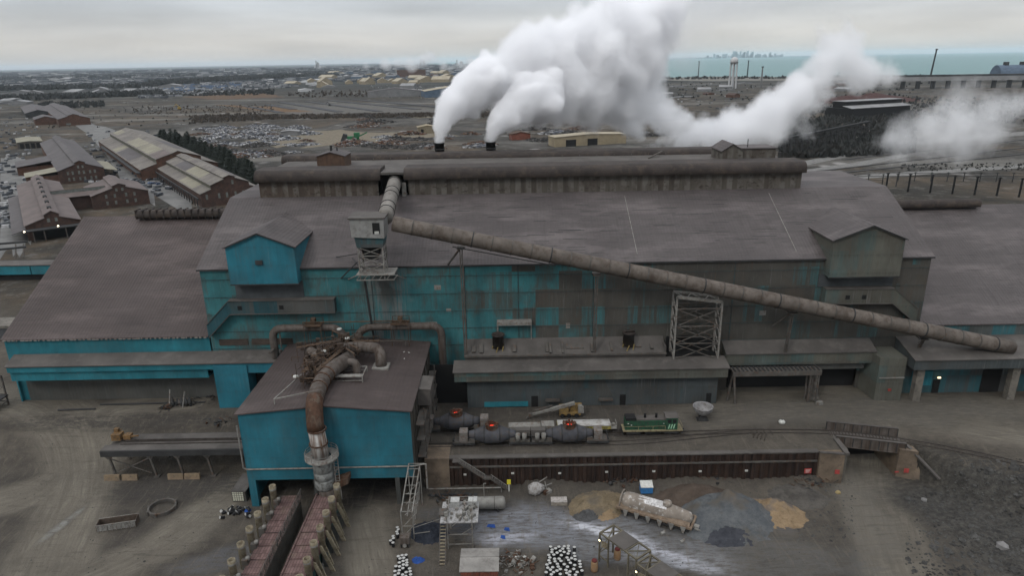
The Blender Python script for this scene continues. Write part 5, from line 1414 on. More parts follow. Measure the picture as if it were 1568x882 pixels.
# ------------------------------------------------------------------ lattice loading frames with a lamp
M_frame = worn('khaki_frame', (.10, .088, .062), .3, .7, (.06, .045, .03), .35)
def loader(ox, oy, label):
    A = Vector((16.4 + ox, 103.2 + oy, LZ)); B = Vector((21.7 + ox, 96.2 + oy, LZ)); d = B - A
    r = thing('loading_frame', label, 'loading frame', A, math.atan2(d.y, d.x), 'khaki loading frames at the lower right')
    n = d.length; w = 1.75; h = 6.1
    for x in (0, 2.2, n - 1.8, n):
        for y in (-w, w):
            if x in (2.2, n - 1.8) and y > 0: continue
            local(r, 'leg', M_frame, lambda m: m.bar((x, y, -.2), (x, y, h), .24))
    local(r, 'top_rail', M_frame, lambda m: (m.bar((0, -w, h), (n, -w, h), .26), m.bar((0, w, h), (n, w, h), .26), m.bar((0, -w, h), (0, w, h), .26), m.bar((n, -w, h), (n, w, h), .26), m.bar((2.2, -w, h), (2.2, w, h), .22), m.bar((n - 2.6, -w, h), (n - 2.6, w, h), .22)))
    local(r, 'brace', M_frame, lambda m: (m.bar((0, -w, h), (2.2, w, h), .14), m.bar((0, w, h), (2.2, -w, h), .14), m.bar((n - 2.6, -w, h), (n, w, h), .14), m.bar((n - 2.6, w, h), (n, -w, h), .14), m.bar((0, -w, 2), (0, w, h - 1), .14), m.bar((0, -w, 1.2), (2.2, -w, 1.2), .2), m.bar((0, -w, 1.8), (2.2, -w, 4.5), .14), m.bar((n - 1.8, -w, 2), (n, -w, 5), .14)))
    local(r, 'roof_panel', M_dust, lambda m: m.box(2.35, n - 2.75, -w - .1, w + .1, h + .05, h + .2))
    local(r, 'tan_board', M_tan, lambda m: m.prism([(.3, -w + .1, 3.2), (2.0, -w + .1, 3.6), (2.0, -w + .1, 4.9), (.3, -w + .1, 4.5)], (0, .1, 0)))
    lm = local(r, 'lamp', M_trim, lambda m: m.cbox((.4, -w - .25, 5.0), .4, .4, .35))
    local(r, 'lamp_glow', emit_mat('work_lamp_glow', (1, .85, .5), 5.0), lambda m: m.cbox((.4, -w - .48, 4.95), .3, .06, .24), parent=lm)
    return r
loader(0, 0, 'loading frame nearer the tank wagon, tan board and lit lamp under its top')
off = gz(975, 862, -1) - gz(919, 815, -1)
loader(off.x, off.y, 'second loading frame, cut by the bottom edge of the photo, lamp lit')
def fat_bollard(px_, py_, label):
    r = thing('bollard', label, 'bollard', gz(px_, py_, LZ))
    local(r, 'body', worn('orange_plastic', (.20, .12, .06), .25, 1, (.20, .16, .12), .4), lambda m: m.lathe([(.62, -.1), (.66, .3), (.62, 1.9), (.5, 2.05)], (0, 0, 0), 16), True)
    local(r, 'red_cap', worn('dull_red_cap', (.10, .02, .018), .3, 1), lambda m: m.lathe([(.52, 2.05), (.45, 2.3), (0, 2.35)], (0, 0, 0), 16), True)
fat_bollard(910, 874, 'tan bollard with a dull red cap at the near foot of the loading frame')
fat_bollard(945, 856, 'orange bollard half behind the loading frame leg')

# ------------------------------------------------------------------ drums
M_dblack = worn('drum_black', (.012, .012, .013), .3, 2); M_dlid = worn('drum_lid', (.34, .34, .325), .25, 2, (.2, .19, .17), .3)
dm = MB(); dm.smooth = False
dm.lathe([(.29, 0), (.30, .02), (.30, .3), (.315, .32), (.30, .34), (.30, .62), (.315, .64), (.30, .66), (.30, .9), (.27, .9)], (0, 0, 0), 12)
dm.mi = 1; dm.lathe([(.315, .93), (.29, .96), (0, .96)], (0, 0, 0), 12)
d_mesh = dm.mesh('drum', [M_dblack, M_dlid])
def drum(p, label, group, tilt=(0, 0)):
    o = bpy.data.objects.new('drum', d_mesh); o.location = p; o.rotation_euler = (tilt[0], tilt[1], rr.uniform(0, 6)); link(o)
    tag(o, label, 'drum', group)
def drum_field(poly, n, label, group, sc=1.0):
    pts = []; tries = 0
    while len(pts) < n and tries < 6000:
        tries += 1
        u, v = rr.random(), rr.random()
        px_ = (poly[0][0] * (1 - u) + poly[1][0] * u) * (1 - v) + (poly[3][0] * (1 - u) + poly[2][0] * u) * v
        py_ = (poly[0][1] * (1 - u) + poly[1][1] * u) * (1 - v) + (poly[3][1] * (1 - u) + poly[2][1] * u) * v
        p = gz(px_, py_, LZ)
        if all((p - q).length > .66 for q in pts): pts.append(p)
    for p in pts: drum(p + Vector((0, 0, .03)), label, group)
drum_field([(840, 843), (882, 843), (893, 888), (836, 888)], 58, 'black drum with a white lid in the big pack right of the red container', 'drums in the big pack')
drum_field([(611, 856), (622, 856), (632, 890), (602, 890)], 24, 'black drum with a white lid in the small pack by the blue tarpaulin', 'drums in the small pack')
for k in range(8):
    p = gz(600 + 1.5 * k, 838 - 3.4 * k, LZ) + Vector((rr.uniform(-.4, .4), 0, .05)); drum(p, 'white topped drum in the short row beside the pipe rack', 'drums in the short row')
for k in range(16):
    p = gz(rr.uniform(332, 384), rr.uniform(779, 796), LZ); drum(p + Vector((0, 0, .25)), 'toppled black drum in the scatter by the white sided cabin', 'toppled drums by the cabin', (rr.uniform(.9, 1.5), rr.uniform(-.5, .5)))

# ------------------------------------------------------------------ platform, tank, container and odds and ends
PF = thing('work_platform', 'pale scaffold platform on legs with a cluttered white deck', 'platform', (-10.5, 109, LZ))
c0 = Vector((-10.5, 109, LZ))
for x in (-2.3, 2.3):
    for y in (-2.9, 2.9): local(PF, 'leg', M_pale, lambda m: m.bar((x, y, -.2), (x, y, 7.4), .2))
local(PF, 'deck', worn('powdered_deck', (.28, .275, .27), .3, 1.2, (.10, .09, .08), .4), lambda m: m.box(-3.6, 3.4, -3.1, 3.2, 5.8, 6.0))
local(PF, 'railing', M_pale, lambda m: [m.bar(a, b, .09) for z in (6.7, 7.3) for a, b in (((-2.3, -2.9, z), (-2.3, 2.9, z)), ((2.3, -2.9, z), (2.3, 2.9, z)), ((-2.3, 2.9, z), (2.3, 2.9, z)))])
local(PF, 'brace', M_pale, lambda m: (m.bar((-2.3, -2.9, 1), (2.3, -2.9, 1), .12), m.bar((-2.3, -2.9, 3.2), (2.3, -2.9, 3.2), .12), m.bar((2.3, -2.9, 4.6), (0, -2.9, 3.0), .1), m.bar((-2.3, 2.9, .3), (2.3, 2.9, 4.5), .1)))
def clutter(m):
    r_ = random.Random(4)
    for k in range(40): m.cbox((r_.uniform(-3, 3), r_.uniform(-2.6, 2.8), 6.0 + r_.uniform(.1, .5)), r_.uniform(.2, .9), r_.uniform(.2, .9), r_.uniform(.2, 1.0), r_.uniform(0, 3))
local(PF, 'deck_clutter', M_pale, clutter)['kind'] = 'stuff'
for x in (-2.0, 1.4): local(PF, 'pallet_stack', M_dlid, lambda m: [m.box(x, x + 1.7, 1.3, 3.0, 6.0 + .28 * k, 6.18 + .28 * k) for k in range(5)])
LD = thing('steep_stair', 'steep narrow stair rising to the scaffold platform from the front', 'stairs', (-13.6, 101.5, LZ))
for x in (-.55, .55): local(LD, 'stringer', M_steel, lambda m: m.bar((x, 0, 0), (x, 6.2, 6.2), .12, .3))
local(LD, 'treads', M_tan, lambda m: [m.box(-.5, .5, .1 + .42 * k, .4 + .42 * k, .2 + .42 * k, .27 + .42 * k) for k in range(14)])
local(LD, 'top_box', M_steel, lambda m: (m.box(-.9, .9, 6.2, 8.2, 5.6, 6.4), m.bar((.8, 6.3, 6.4), (.8, 6.3, 8.2), .12)))
RC = thing('shipping_container', 'rust red container shed with a two slope grey roof at the bottom edge', 'container', (-6.6, 100.0, LZ))
local(RC, 'body', worn('container_red', (.14, .045, .03), .3, .6, (.08, .05, .04), .4, corr=(0, .45), use_obj=True), lambda m: m.box(-3.25, 3.25, -3.2, 2.2, -.2, 2.75))
local(RC, 'roof', worn('container_roof', (.19, .18, .165), .2, .4, (.12, .11, .10), .4), lambda m: (m.prism([(-3.45, -3.4, 2.75), (-3.45, -.4, 3.25), (-3.45, -.4, 3.4), (-3.45, -3.4, 2.9)], (6.9, 0, 0)), m.prism([(-3.45, -.35, 3.3), (-3.45, 2.5, 2.8), (-3.45, 2.5, 2.95), (-3.45, -.35, 3.45)], (6.9, 0, 0))))
local(RC, 'door_seam', M_trim, lambda m: m.box(-.04, .04, -3.24, -3.2, 0, 2.6))
HT = thing('storage_tank', 'long grey horizontal tank lying below the rusty pile wall', 'tank', (-6.0, 117.7, LZ))
local(HT, 'shell', worn('grey_tank', (.17, .165, .15), .2, .5, (.11, .10, .09), .4), lambda m: m.lathe([(0, -3.9), (.8, -3.8), (1.25, -3.3), (1.3, 3.3), (1.0, 3.8), (0, 3.9)], (0, 0, 1.6), 20, 'X'), True)
for x in (-2.4, 2.4): local(HT, 'saddle', M_trim, lambda m: m.box(x - .2, x + .2, -1, 1, -.1, .8))
local(HT, 'strap', M_steel, lambda m: m.lathe([(1.3, 1.6), (1.34, 1.6), (1.34, 1.75), (1.3, 1.75)], (0, 0, 1.6), 20, 'X', caps=False))
local(HT, 'pipework', M_pale, lambda m: (m.bar((-.4, 0, 2.8), (-.4, 0, 6.2), .14), m.bar((2.0, 1.5, 0), (2.0, 1.5, 2.0), .12), m.bar((-3.9, 1.4, .9), (-7, 1.4, .9), .2), m.bar((-.4, 0, 6.2), (.1, 0, 6.2), .1)))
PR = thing('pipe_railing', 'low pale pipe rail in front of the pile wall stair', 'railing', (-10, 123, LZ))
local(PR, 'rail', M_pale, lambda m: m.tube([(-8.4, .4, 1.2), (6.9, .4, 1.2), (7.0, .4, .2)], .14, 8))
for x in (-8, -4, 0, 4, 7): local(PR, 'post', M_steel, lambda m: m.bar((x, .4, -.1), (x, .4, 1.2), .12))
local(PR, 'kerb', M_trim, lambda m: m.box(-8.4, 0, -.6, -.3, -.1, .5))
PK = thing('pipe_rack', 'leaning pale lattice pipe rack at the right front corner of the teal shed', 'pipe rack', (-20.2, 115, LZ))
for x, y in ((-1.6, -6), (.6, -6), (-1.2, 3), (.9, 4.6)): local(PK, 'post', M_pale, lambda m: m.bar((x, y, -.2), (x, y, 9.0 if y > 0 else 6.4), .2))
local(PK, 'top_pipe', M_pale, lambda m: (m.tube([(-1.5, -6.2, 6.4), (-1.3, 4.8, 9.8), (1.9, 4.6, 9.8)], .14, 8), m.tube([(.6, -6.2, 6.2), (.9, 4.6, 9.4)], .14, 8), m.tube([(-.4, -6.2, 5.4), (-.2, 4.6, 8.6)], .12, 8)))
local(PK, 'brace', M_pale, lambda m: ([m.bar((-1.6, -6 + 2 * k, 6.3 + .55 * k), (.7, -6 + 2 * k, 6.3 + .55 * k), .12) for k in range(6)], [m.bar((-1.6, -6 + 2 * k, .5 + k), (.7, -4 + 2 * k, 2 + k), .1) for k in range(5)], [m.bar((.7, -6 + 2 * k, 3), (.7, -4 + 2 * k, 6), .1) for k in range(5)], m.bar((-1.6, -6, 3), (.6, -6, 3), .12), m.bar((.6, -6, 1.2), (3.6, -5.4, 1.2), .12), m.bar((.6, -6, 2.6), (8.0, -2.2, 2.6), .1)))
GB = thing('generator', 'small brown machine on a stand beside the pipe rack', 'machine', gz(621, 836, LZ))
local(GB, 'housing', M_pipe, lambda m: m.box(-.9, .9, -.8, .8, .9, 2.3)); local(GB, 'stand', M_trim, lambda m: (m.box(-.8, -.6, -.7, .7, -.1, .9), m.box(.6, .8, -.7, .7, -.1, .9)))
local(GB, 'flywheel', M_pale, lambda m: m.lathe([(0, -.9), (.4, -.9), (.4, -.75), (0, -.75)], (0, -.1, .7), 12, 'Y'))
M_tarp = worn('blue_tarp', (.012, .05, .20), .3, 1.2)
def crumple(label, px_, py_, r, seed):
    m = MB(); m.smooth = False; r_ = random.Random(seed)
    vs = [Vector((0, 0, r * .5))] + [Vector((r * q * r_.uniform(.8, 1.2) * math.cos(k * math.pi / 6), .7 * r * q * r_.uniform(.8, 1.2) * math.sin(k * math.pi / 6), z * r_.uniform(.6, 1.4))) for q, z in ((.5, r * .45), (1, -.05)) for k in range(12)]
    m.add(vs, [(0, 1 + k, 1 + (k + 1) % 12) for k in range(12)] + [(1 + k, 13 + k, 13 + (k + 1) % 12, 1 + (k + 1) % 12) for k in range(12)])
    tag(m.build('tarpaulin', M_tarp, None, gz(px_, py_, LZ)), label, 'tarpaulin')
crumple('bright blue tarpaulin bundle beside the small drum pack', 640, 859, 1.2, 2)
crumple('crumpled blue sheet lying behind the white cabin by the toppled drums', 379, 783, .8, 5)
for px_, py_, s_ in ((752, 806, .9), (776, 811, .6), (770, 823, .5)):
    m = MB(); m.poly([(-s_, -.3, .05), (s_, -.8, .12), (s_ * .8, .2, .22), (-s_ * .6, .5, .1)]); m.poly([(-s_ * .6, -.2, .1), (0, -.9, .3), (s_ * .5, .3, .14)])
    tag(m.build('plastic_scrap', M_tarp, None, gz(px_, py_, LZ)), 'blue plastic scrap on the white powder, ' + {.9: 'largest of three', .6: 'right of the largest', .5: 'nearest the camera'}[s_], 'plastic scrap')
BB = thing('blue_skip', 'bright blue bin with a white top below the pile wall', 'bin', (27.4, 122.2, LZ + .4))
local(BB, 'box', worn('bin_blue', (.03, .15, .36), .2, 1, (.05, .09, .14), .3), lambda m: m.box(-1.25, 1.25, -.8, .8, .1, 1.5)); local(BB, 'lid', M_spot, lambda m: m.prism([(-1.3, -.85, 1.5), (1.3, -.85, 1.5), (1.3, .85, 2.1), (-1.3, .85, 2.1)], (0, 0, .12)))
local(BB, 'skid', M_trim, lambda m: (m.box(-1.1, -.9, -.8, .8, -.3, .1), m.box(.9, 1.1, -.8, .8, -.3, .1)))
MX = thing('mixer_drum', 'pale tipped mixer drum lying below the pile wall', 'mixer drum', (4.2, 122.4, LZ + .3), .25)
local(MX, 'drum', worn('mixer_white', (.26, .25, .24), .3, 1, (.10, .08, .06), .4), lambda m: m.lathe([(0, -1.6), (.9, -1.5), (1.45, -.3), (1.3, .6), (.6, 1.7), (.45, 1.9)], (0, 0, 1.2), 16, 'X'), True)
local(MX, 'frame', M_pale, lambda m: (m.bar((.6, .3, 2.3), (3.0, 1.4, 2.6), .14), m.bar((1, -.8, 1.8), (3.6, .2, 1.7), .14), m.bar((2.4, -.6, 0), (2.2, .6, 2.2), .14), m.cbox((2.5, -.6, .4), 1.4, 1.2, .8, .3)))
local(MX, 'motor', M_rust, lambda m: m.cbox((1.9, -.9, .5), .9, .7, .9, .4))
YS = thing('yellow_sign', 'small yellow sign on a white post against the rusty pile wall', 'sign', (-1.4, 123.6, LZ))
local(YS, 'plate', worn('sign_yellow', (.55, .48, .03), .15, 2), lambda m: m.box(-.4, .4, -.08, 0, 1.9, 3.0)); local(YS, 'post', M_spot, lambda m: m.box(-.13, .13, 0, .14, -.3, 1.9))
WP = thing('white_crate', 'flat dirty white crate on the ground below the pile wall', 'crate', (8.9, 119.4, LZ))
local(WP, 'box', worn('crate_white', (.30, .28, .26), .25, 1, (.14, .11, .09), .4), lambda m: m.box(-1.65, 1.65, -.9, .9, -.1, .9)); local(WP, 'slat', M_tan, lambda m: [m.box(-1.68, 1.68, -.93, -.9, .1 + .25 * k, .2 + .25 * k) for k in range(3)])
SC_ = thing('scrap_heap', 'jumble of pale scrap metal beside the red container', 'scrap heap', gz(790, 862, LZ))
def scrap(m, n, sx, sy, seed, big=1.0):
    r_ = random.Random(seed)
    for k in range(n):
        c_ = Vector((r_.gauss(0, sx), r_.gauss(0, sy), abs(r_.gauss(0, .35)) * big))
        if r_.random() < .5: m.bar(c_, c_ + Vector((r_.uniform(-1.4, 1.4), r_.uniform(-1.4, 1.4), r_.uniform(-.2, .8))) * big, .1 * big)
        else: m.cbox(c_, r_.uniform(.2, .9) * big, r_.uniform(.2, .9) * big, r_.uniform(.1, .5) * big, r_.uniform(0, 3), r_.uniform(-.5, .5))
local(SC_, 'steel_scrap', M_pale, lambda m: scrap(m, 60, 1.7, 1.4, 3))['kind'] = 'stuff'; local(SC_, 'rusty_scrap', M_rust, lambda m: scrap(m, 40, 1.6, 1.4, 4))['kind'] = 'stuff'; local(SC_, 'bright_scrap', M_spot, lambda m: scrap(m, 9, 1.4, .9, 8, .6))['kind'] = 'stuff'
for px_, py_, sd, lab, nm in ((700, 765, 11, 'dark tangle of scrap and posts left of the grey tank', 34), (1085, 738, 12, 'sticks and rubbish lying at the foot of the pile wall', 16), (960, 742, 13, 'weedy rubbish at the foot of the pile wall behind the tank wagon', 26), (1240, 745, 14, 'dark twisted bars on the rubble by the red sign', 18)):
    q = thing('scrap_heap', lab, 'scrap heap', gz(px_, py_, LZ) + Vector((0, 0, .6 if py_ < 750 else .1)))
    local(q, 'rusty_scrap', M_rust, lambda m: scrap(m, nm, 2.4, .8, sd))['kind'] = 'stuff'; local(q, 'dark_scrap', M_trim, lambda m: scrap(m, nm, 2.4, .8, sd + 40))['kind'] = 'stuff'

# ------------------------------------------------------------------ left yard
LT = thing('transfer_trestle', 'raised track deck on steel legs running left from the teal shed', 'trestle', (-76, 134, LZ))
def lt(name, mat, fn): m = MB(); fn(m); return part(m, name, mat, LT)
lt('deck', M_dust, lambda m: (m.box(-91.2, -54.8, 131.4, 133.6, -.35, 0), m.box(-90.6, -54.8, 136.0, 138.2, -.35, 0), m.box(-90.8, -54.8, 133.6, 136.0, -.75, -.5)))
for y in (133.9, 135.7): lt('rail', M_rail, lambda m: m.box(-88, -54.9, y - .1, y + .1, -.5, .15))
lt('edge_beam', M_trim, lambda m: (m.box(-91.2, -54.8, 131.1, 131.4, -1.5, -.1), m.box(-90.8, -54.8, 138.2, 138.5, -1.3, -.1)))
for x in (-90.2, -81.2, -75.2, -68.6):
    for y, s_ in ((131.6, -1), (137.8, 1)):
        lt('leg', M_steel, lambda m: (m.bar((x + .4, y, -1), (x + 1.3, y, -7.2), .4), m.box(x + .7, x + 1.9, y - .5, y + .5, -7.2, -6.7), m.prism([(x - .6, y - .1, -1.2), (x + 1.6, y - .1, -1.2), (x + .9, y - .1, -2.4), (x + .1, y - .1, -2.4)], (0, .2, 0))))
lt('cross_brace', M_steel, lambda m: (m.bar((-89.5, 131.6, -6.2), (-81.0, 131.6, -2.2), .22), m.bar((-81.0, 131.6, -6.0), (-89.2, 131.6, -2.4), .22), m.bar((-89.8, 137.8, -6.4), (-81, 137.8, -2), .2), m.bar((-74.5, 131.6, -1.6), (-78, 137.8, -1.2), .2)))
lt('end_machine', worn('rusty_orange_machine', (.13, .075, .03), .4, 1, (.06, .045, .035), .4), lambda m: (m.cbox((-89.6, 136.0, .9), 2.0, 1.8, 1.5), m.cbox((-87.4, 136.2, .7), 1.6, 1.4, 1.0), m.cbox((-89.9, 136.6, 1.9), .9, .8, 1.2), m.bar((-90.6, 135, .2), (-89, 137, 2.2), .15), m.bar((-87, 135.8, .8), (-84.8, 135.8, 1.0), .3)))
M_barr = worn('ochre_concrete', (.17, .125, .08), .25, .6, (.10, .08, .06), .4)
for px_, lab in ((172, 'leftmost ochre concrete barrier at the foot of the raised track deck'), (199, 'grey ochre barrier, second from the left below the raised deck'), (268, 'ochre barrier third from the left, right of the gap'), (293, 'brightest ochre barrier, rightmost below the raised deck')):
    p = gz(px_, 736, LZ); m = MB(); m.prism([(-1.7, -.4, -.1), (-1.7, .4, -.1), (-1.7, .3, .5), (-1.7, .18, 1.3), (-1.7, -.18, 1.3), (-1.7, -.3, .5)], (3.4, 0, 0))
    tag(m.build('concrete_barrier', M_barr, None, (p.x, 130.6, LZ)), lab, 'barrier', 'barriers below the raised deck')
SK = thing('skip_bin', 'long open steel bin with ribbed pale side on the left yard', 'skip', gz(180, 808, LZ) + Vector((0, .4, 0)), .22)
def skip(m):
    for y in (-1.1, 1.0): m.box(-3.6, 3.6, y, y + .1, 0, 1.5)
    for x in (-3.6, 3.5): m.box(x, x + .1, -1.0, 1.0, 0, 1.5)
    m.box(-3.5, 3.5, -1, 1, 0, .12)
local(SK, 'body', worn('bin_rust', (.075, .058, .045), .3, 1, (.05, .03, .02), .4), skip)
local(SK, 'side_sheet', worn('bin_pale', (.19, .185, .17), .3, 1.4, (.07, .055, .045), .4), lambda m: m.box(-3.5, 3.5, -1.14, -1.1, .1, 1.4)); local(SK, 'rib', M_pale, lambda m: [m.box(-3.4 + k * .84, -3.28 + k * .84, -1.24, -1.14, 0, 1.5) for k in range(9)] and (m.box(-3.7, 3.7, -1.22, -1.1, 1.4, 1.55), m.box(-3.7, 3.7, 1.1, 1.2, 1.4, 1.55)))
m = MB(); m.lathe([(2.45, 0), (2.75, .05), (2.75, .75), (2.6, .8), (2.4, .75), (2.4, 0)], (0, 0, 0), 32, caps=False)
for k in range(8): a_ = k * .785; m.cbox((2.8 * math.cos(a_), 2.8 * math.sin(a_), .4), .3, .5, .95, a_)
tag(m.build('steel_ring', M_steel, None, gz(249, 780, LZ)), 'large flat steel ring lying on the left yard right of the skip', 'ring')
CA = thing('site_cabin', 'small grey roofed cabin with a white gridded end by the teal shed', 'cabin', (-57.9, 124.6, LZ), -.03)
local(CA, 'body', M_steel, lambda m: m.box(-1.2, 1.6, -2.9, 3.4, -.1, 2.5)); local(CA, 'roof', M_dust, lambda m: m.box(-1.35, 1.75, -3.05, 3.5, 2.5, 2.65))
local(CA, 'white_panel', worn('cream_panel', (.50, .50, .40), .15, 1), lambda m: m.box(-1.15, 1.2, -2.98, -2.9, .3, 2.5)); local(CA, 'panel_grid', M_steel, lambda m: ([m.box(-1.2 + .47 * k, -1.13 + .47 * k, -3.03, -2.98, .3, 2.5) for k in range(6)], [m.box(-1.15, 1.2, -3.03, -2.98, .3 + .44 * k, .37 + .44 * k) for k in range(6)]))
local(CA, 'door', M_black, lambda m: m.box(1.6, 1.65, -2, -.8, .2, 2.3))
RS = thing('roll_stack', 'dark stack of worn rolls and bars against the teal wing wall', 'scrap stack', (-82, 151.6, -.2))
r_ = random.Random(6)
for k in range(13):
    x = -2.6 + .42 * k; hh = r_.uniform(1.2, 2.9)
    local(RS, 'roll', M_trim if k % 4 else M_steel, lambda m: m.lathe([(.25, 0), (.28, hh * .3), (.42, hh * .35), (.42, hh * .7), (.2, hh * .75), (.2, hh)], (x, r_.uniform(-.8, .6), 0), 10), True)
local(RS, 'leaning_bar', M_pale, lambda m: m.bar((-3.0, -.9, 0), (-2.6, .2, 4.6), .3)); local(RS, 'leaning_bar', M_pale, lambda m: m.bar((.3, -1, 0), (.9, .2, 4), .25))
local(RS, 'loose_scrap', M_steel, lambda m: scrap(m, 26, 2.4, .8, 9))['kind'] = 'stuff'
for px_, py_, z, lab, sd, sp in ((345, 648, -1.5, 'thin dark tangle of wire and bars left of the teal shed', 15, 1.5), (330, 612, -.6, 'flat pallets and scrap at the foot of the teal corner block', 17, 1.5), (255, 637, -2.0, 'single dark scrap lump on the open ground left of the raised deck', 19, .5)):
    p = gz(px_, py_, z); p.z = ground_z(p.x, p.y); q = thing('scrap_heap', lab, 'scrap heap', p)
    local(q, 'dark_scrap', M_trim, lambda m: scrap(m, 24, sp * 1.6, sp, sd))['kind'] = 'stuff'; local(q, 'rusty_scrap', M_rust, lambda m: scrap(m, 12, sp * 1.6, sp, sd + 7))['kind'] = 'stuff'
for x, lab, ln in ((-103, 'long dark pipe lying along the foot of the left wing', 26), (-112, 'short rusty pipe lying nearer the camera than the long one', 9)):
    m = MB(); y = 152.5 if ln > 20 else 150.0
    z = ground_z(x + 5, y); m.tube([(0, 0, .25), (ln, .3, .25)], .22, 8); tag(m.build('steel_pipe', M_trim, None, (x, y, z)), lab, 'pipe')
LL = thing('end_gantry', 'rusty lattice gantry at the left end of the low wing', 'gantry', (-127.5, 152, -1))
for x in (-2.4, .6):
    for y in (-2, 2): local(LL, 'post', M_steel, lambda m: m.bar((x, y, -1), (x, y, 9), .3))
local(LL, 'brace', M_steel, lambda m: [m.bar((-2.4, y, 2 * k), (.6, y, 2 * k + 2), .15) for k in range(4) for y in (-2, 2)] + [m.bar((.6, y, 2 * k), (-2.4, y, 2 * k), .15) for k in range(5) for y in (-2, 2)])
local(LL, 'deck', M_trim, lambda m: m.box(-5.5, 1, -2.2, 2.2, 3.4, 3.7)); local(LL, 'base_wall', M_conc, lambda m: (m.box(-6, 1.6, -4, -3.2, -.6, 1.4), m.box(-3, -1.5, -5.2, -4, -1, .8)))
# ------------------------------------------------------------------ brick sheds behind the left wing
M_brick = worn('dark_brick', (.060, .034, .026), .3, .25, (.03, .022, .018), .4)
M_brick2 = worn('orange_brick', (.085, .042, .027), .3, .25, (.04, .025, .018), .45)
M_rpink = worn('pinkish_old_roof', (.105, .084, .078), .25, .12, (.09, .075, .07), .4)
M_rgrey = worn('grey_old_roof', (.074, .067, .067), .25, .1, (.07, .06, .058), .4)
M_rcream = worn('cream_roof_sheet', (.185, .172, .128), .22, .1, (.16, .145, .11), .4)
M_rmix = worn('mixed_roof_sheet', (.135, .122, .105), .3, .06, (.085, .075, .07), .5)
M_clear = worn('clerestory_glass', (.085, .085, .065), .3, .3, (.05, .045, .035), .4)
M_win = worn('pale_dirty_window', (.115, .125, .115), .35, .6)
HEAD = rad(35.5)
def gable_shed(label, apex, ridge, length, sec, wall, roofs, wins=(), light_panels=(), name='brick_shed', cat='brick shed', head=HEAD):
    """sec: half profile from the eave to the ridge [(x, z), ...]; apex: where the front ridge end shows"""
    p = gz(apex[0], apex[1], ridge)
    r = thing(name, label, cat, (p.x, p.y, 0), head)
    full = [(-x, z) for x, z in sec] + [(x, z) for x, z in sec[::-1][(1 if sec[-1][0] == 0 else 0):]]
    poly = [(-sec[0][0], -.5)] + full + [(sec[0][0], -.5)]
    local(r, 'wall', wall, lambda m: m.prism([(x, 0, z) for x, z in poly], (0, length, 0)))
    def rf(m):
        for (xa, za), (xb, zb) in zip(full[:-1], full[1:]):
            if abs(xa - xb) < .05: continue
            e = .5
            d = Vector((xb - xa, 0, zb - za)).normalized() * e
            lo, hi = (Vector((xa, -.6, za)), Vector((xb, -.6, zb)))
            if za < zb: lo = lo - d
            elif zb < za: hi = hi + d
            m.prism([lo + Vector((0, 0, .05)), hi + Vector((0, 0, .05)), hi + Vector((0, 0, .35)), lo + Vector((0, 0, .35))], (0, length + 1.2, 0))
    local(r, 'roof', roofs, rf)
    for (xa, za), (xb, zb) in zip(full[:-1], full[1:]):
        if abs(xa - xb) < .05:
            s_ = -1 if xa < 0 else 1; z0_, z1_ = min(za, zb), max(za, zb)
            local(r, 'clerestory', M_clear, lambda m: m.box(min(xa, xa + s_ * .12), max(xa, xa + s_ * .12), .6, length - .6, z0_ + .4, z1_ - .1))
    for x, z, w, h in wins:
        local(r, 'window', M_win, lambda m: m.box(x - w / 2, x + w / 2, -.1, 0, z, z + h))
    for x0_, x1_, y0_, y1_, mt in light_panels:
        def zz(x):
            for (xa, za), (xb, zb) in zip(full[:-1], full[1:]):
                if xa <= x <= xb and xb - xa > .05: return za + (zb - za) * (x - xa) / (xb - xa)
            return ridge
        m = MB(); e = .42
        m.add([(x0_, y0_, zz(x0_) + e), (x1_, y0_, zz(x1_) + e), (x1_, y1_, zz(x1_) + e), (x0_, y1_, zz(x0_) + e)], [(0, 1, 2, 3)])
        m.build('roof_sheet_patch', mt, r)
    return r
a_ = gable_shed('brick shed nearest the left wing, pinkish roof with dark slots along its ridge', (77, 323), 13.5, 148, [(11.5, 7.5), (3.0, 10.3), (3.0, 11.8), (0, 13.5)], M_brick, M_rpink, [(x, 8.2, 1.2, 1.8) for x in (-1.6, 1.6)])
for k in range(7): local(a_, 'ridge_slot', M_black, lambda m: m.box(-.9, .9, 8 + k * 19, 13 + k * 19, 13.3, 14.1))
for x in (-9, -4.5, 4.5, 9): local(a_, 'canopy_post', M_steel, lambda m: m.bar((x, -5, 0), (x, -5, 5.5), .5))
local(a_, 'front_canopy', M_trim, lambda m: m.box(-12, 12, -5.5, 0, 5.4, 5.9)); local(a_, 'front_opening', M_black, lambda m: m.box(-9, 9, -.15, -.02, 0, 5))
for x, z in ((-12.3, 6.0), (1.6, 6.8)): local(a_, 'lamp', emit_mat('shed_lamp_glow', (1, .88, .65), 6.0), lambda m: m.cbox((x, -5.8, z), .7, .3, .5))
local(a_, 'lean_to_roof', M_rgrey, lambda m: m.prism([(-17.5, 0, 4), (-11.5, 0, 5.6), (-11.5, 0, 5.9), (-17.5, 0, 4.3)], (0, 120, 0)))
b_ = gable_shed('long brick shed with a plain grey roof, orange brick side, behind the pinkish one', (121, 246), 15.5, 245, [(14.5, 9.0), (3.2, 13.0), (3.2, 14.2), (0, 15.5)], M_brick2, M_rgrey, [(x, z, 1.3, 2.4) for z in (1.5, 6.0) for x in (-8.5, -5.5, -1.5, 1.5, 5.5, 8.5)] + [(-1.4, 10.2, 1.2, 2), (1.4, 10.2, 1.2, 2)])
local(b_, 'gable_brickwork', M_brick, lambda m: m.prism([(-14.4, -.06, 0), (14.4, -.06, 0), (14.4, -.06, 9.0), (3, -.06, 13), (-3, -.06, 13), (-14.4, -.06, 9.0)], (0, .05, 0)))
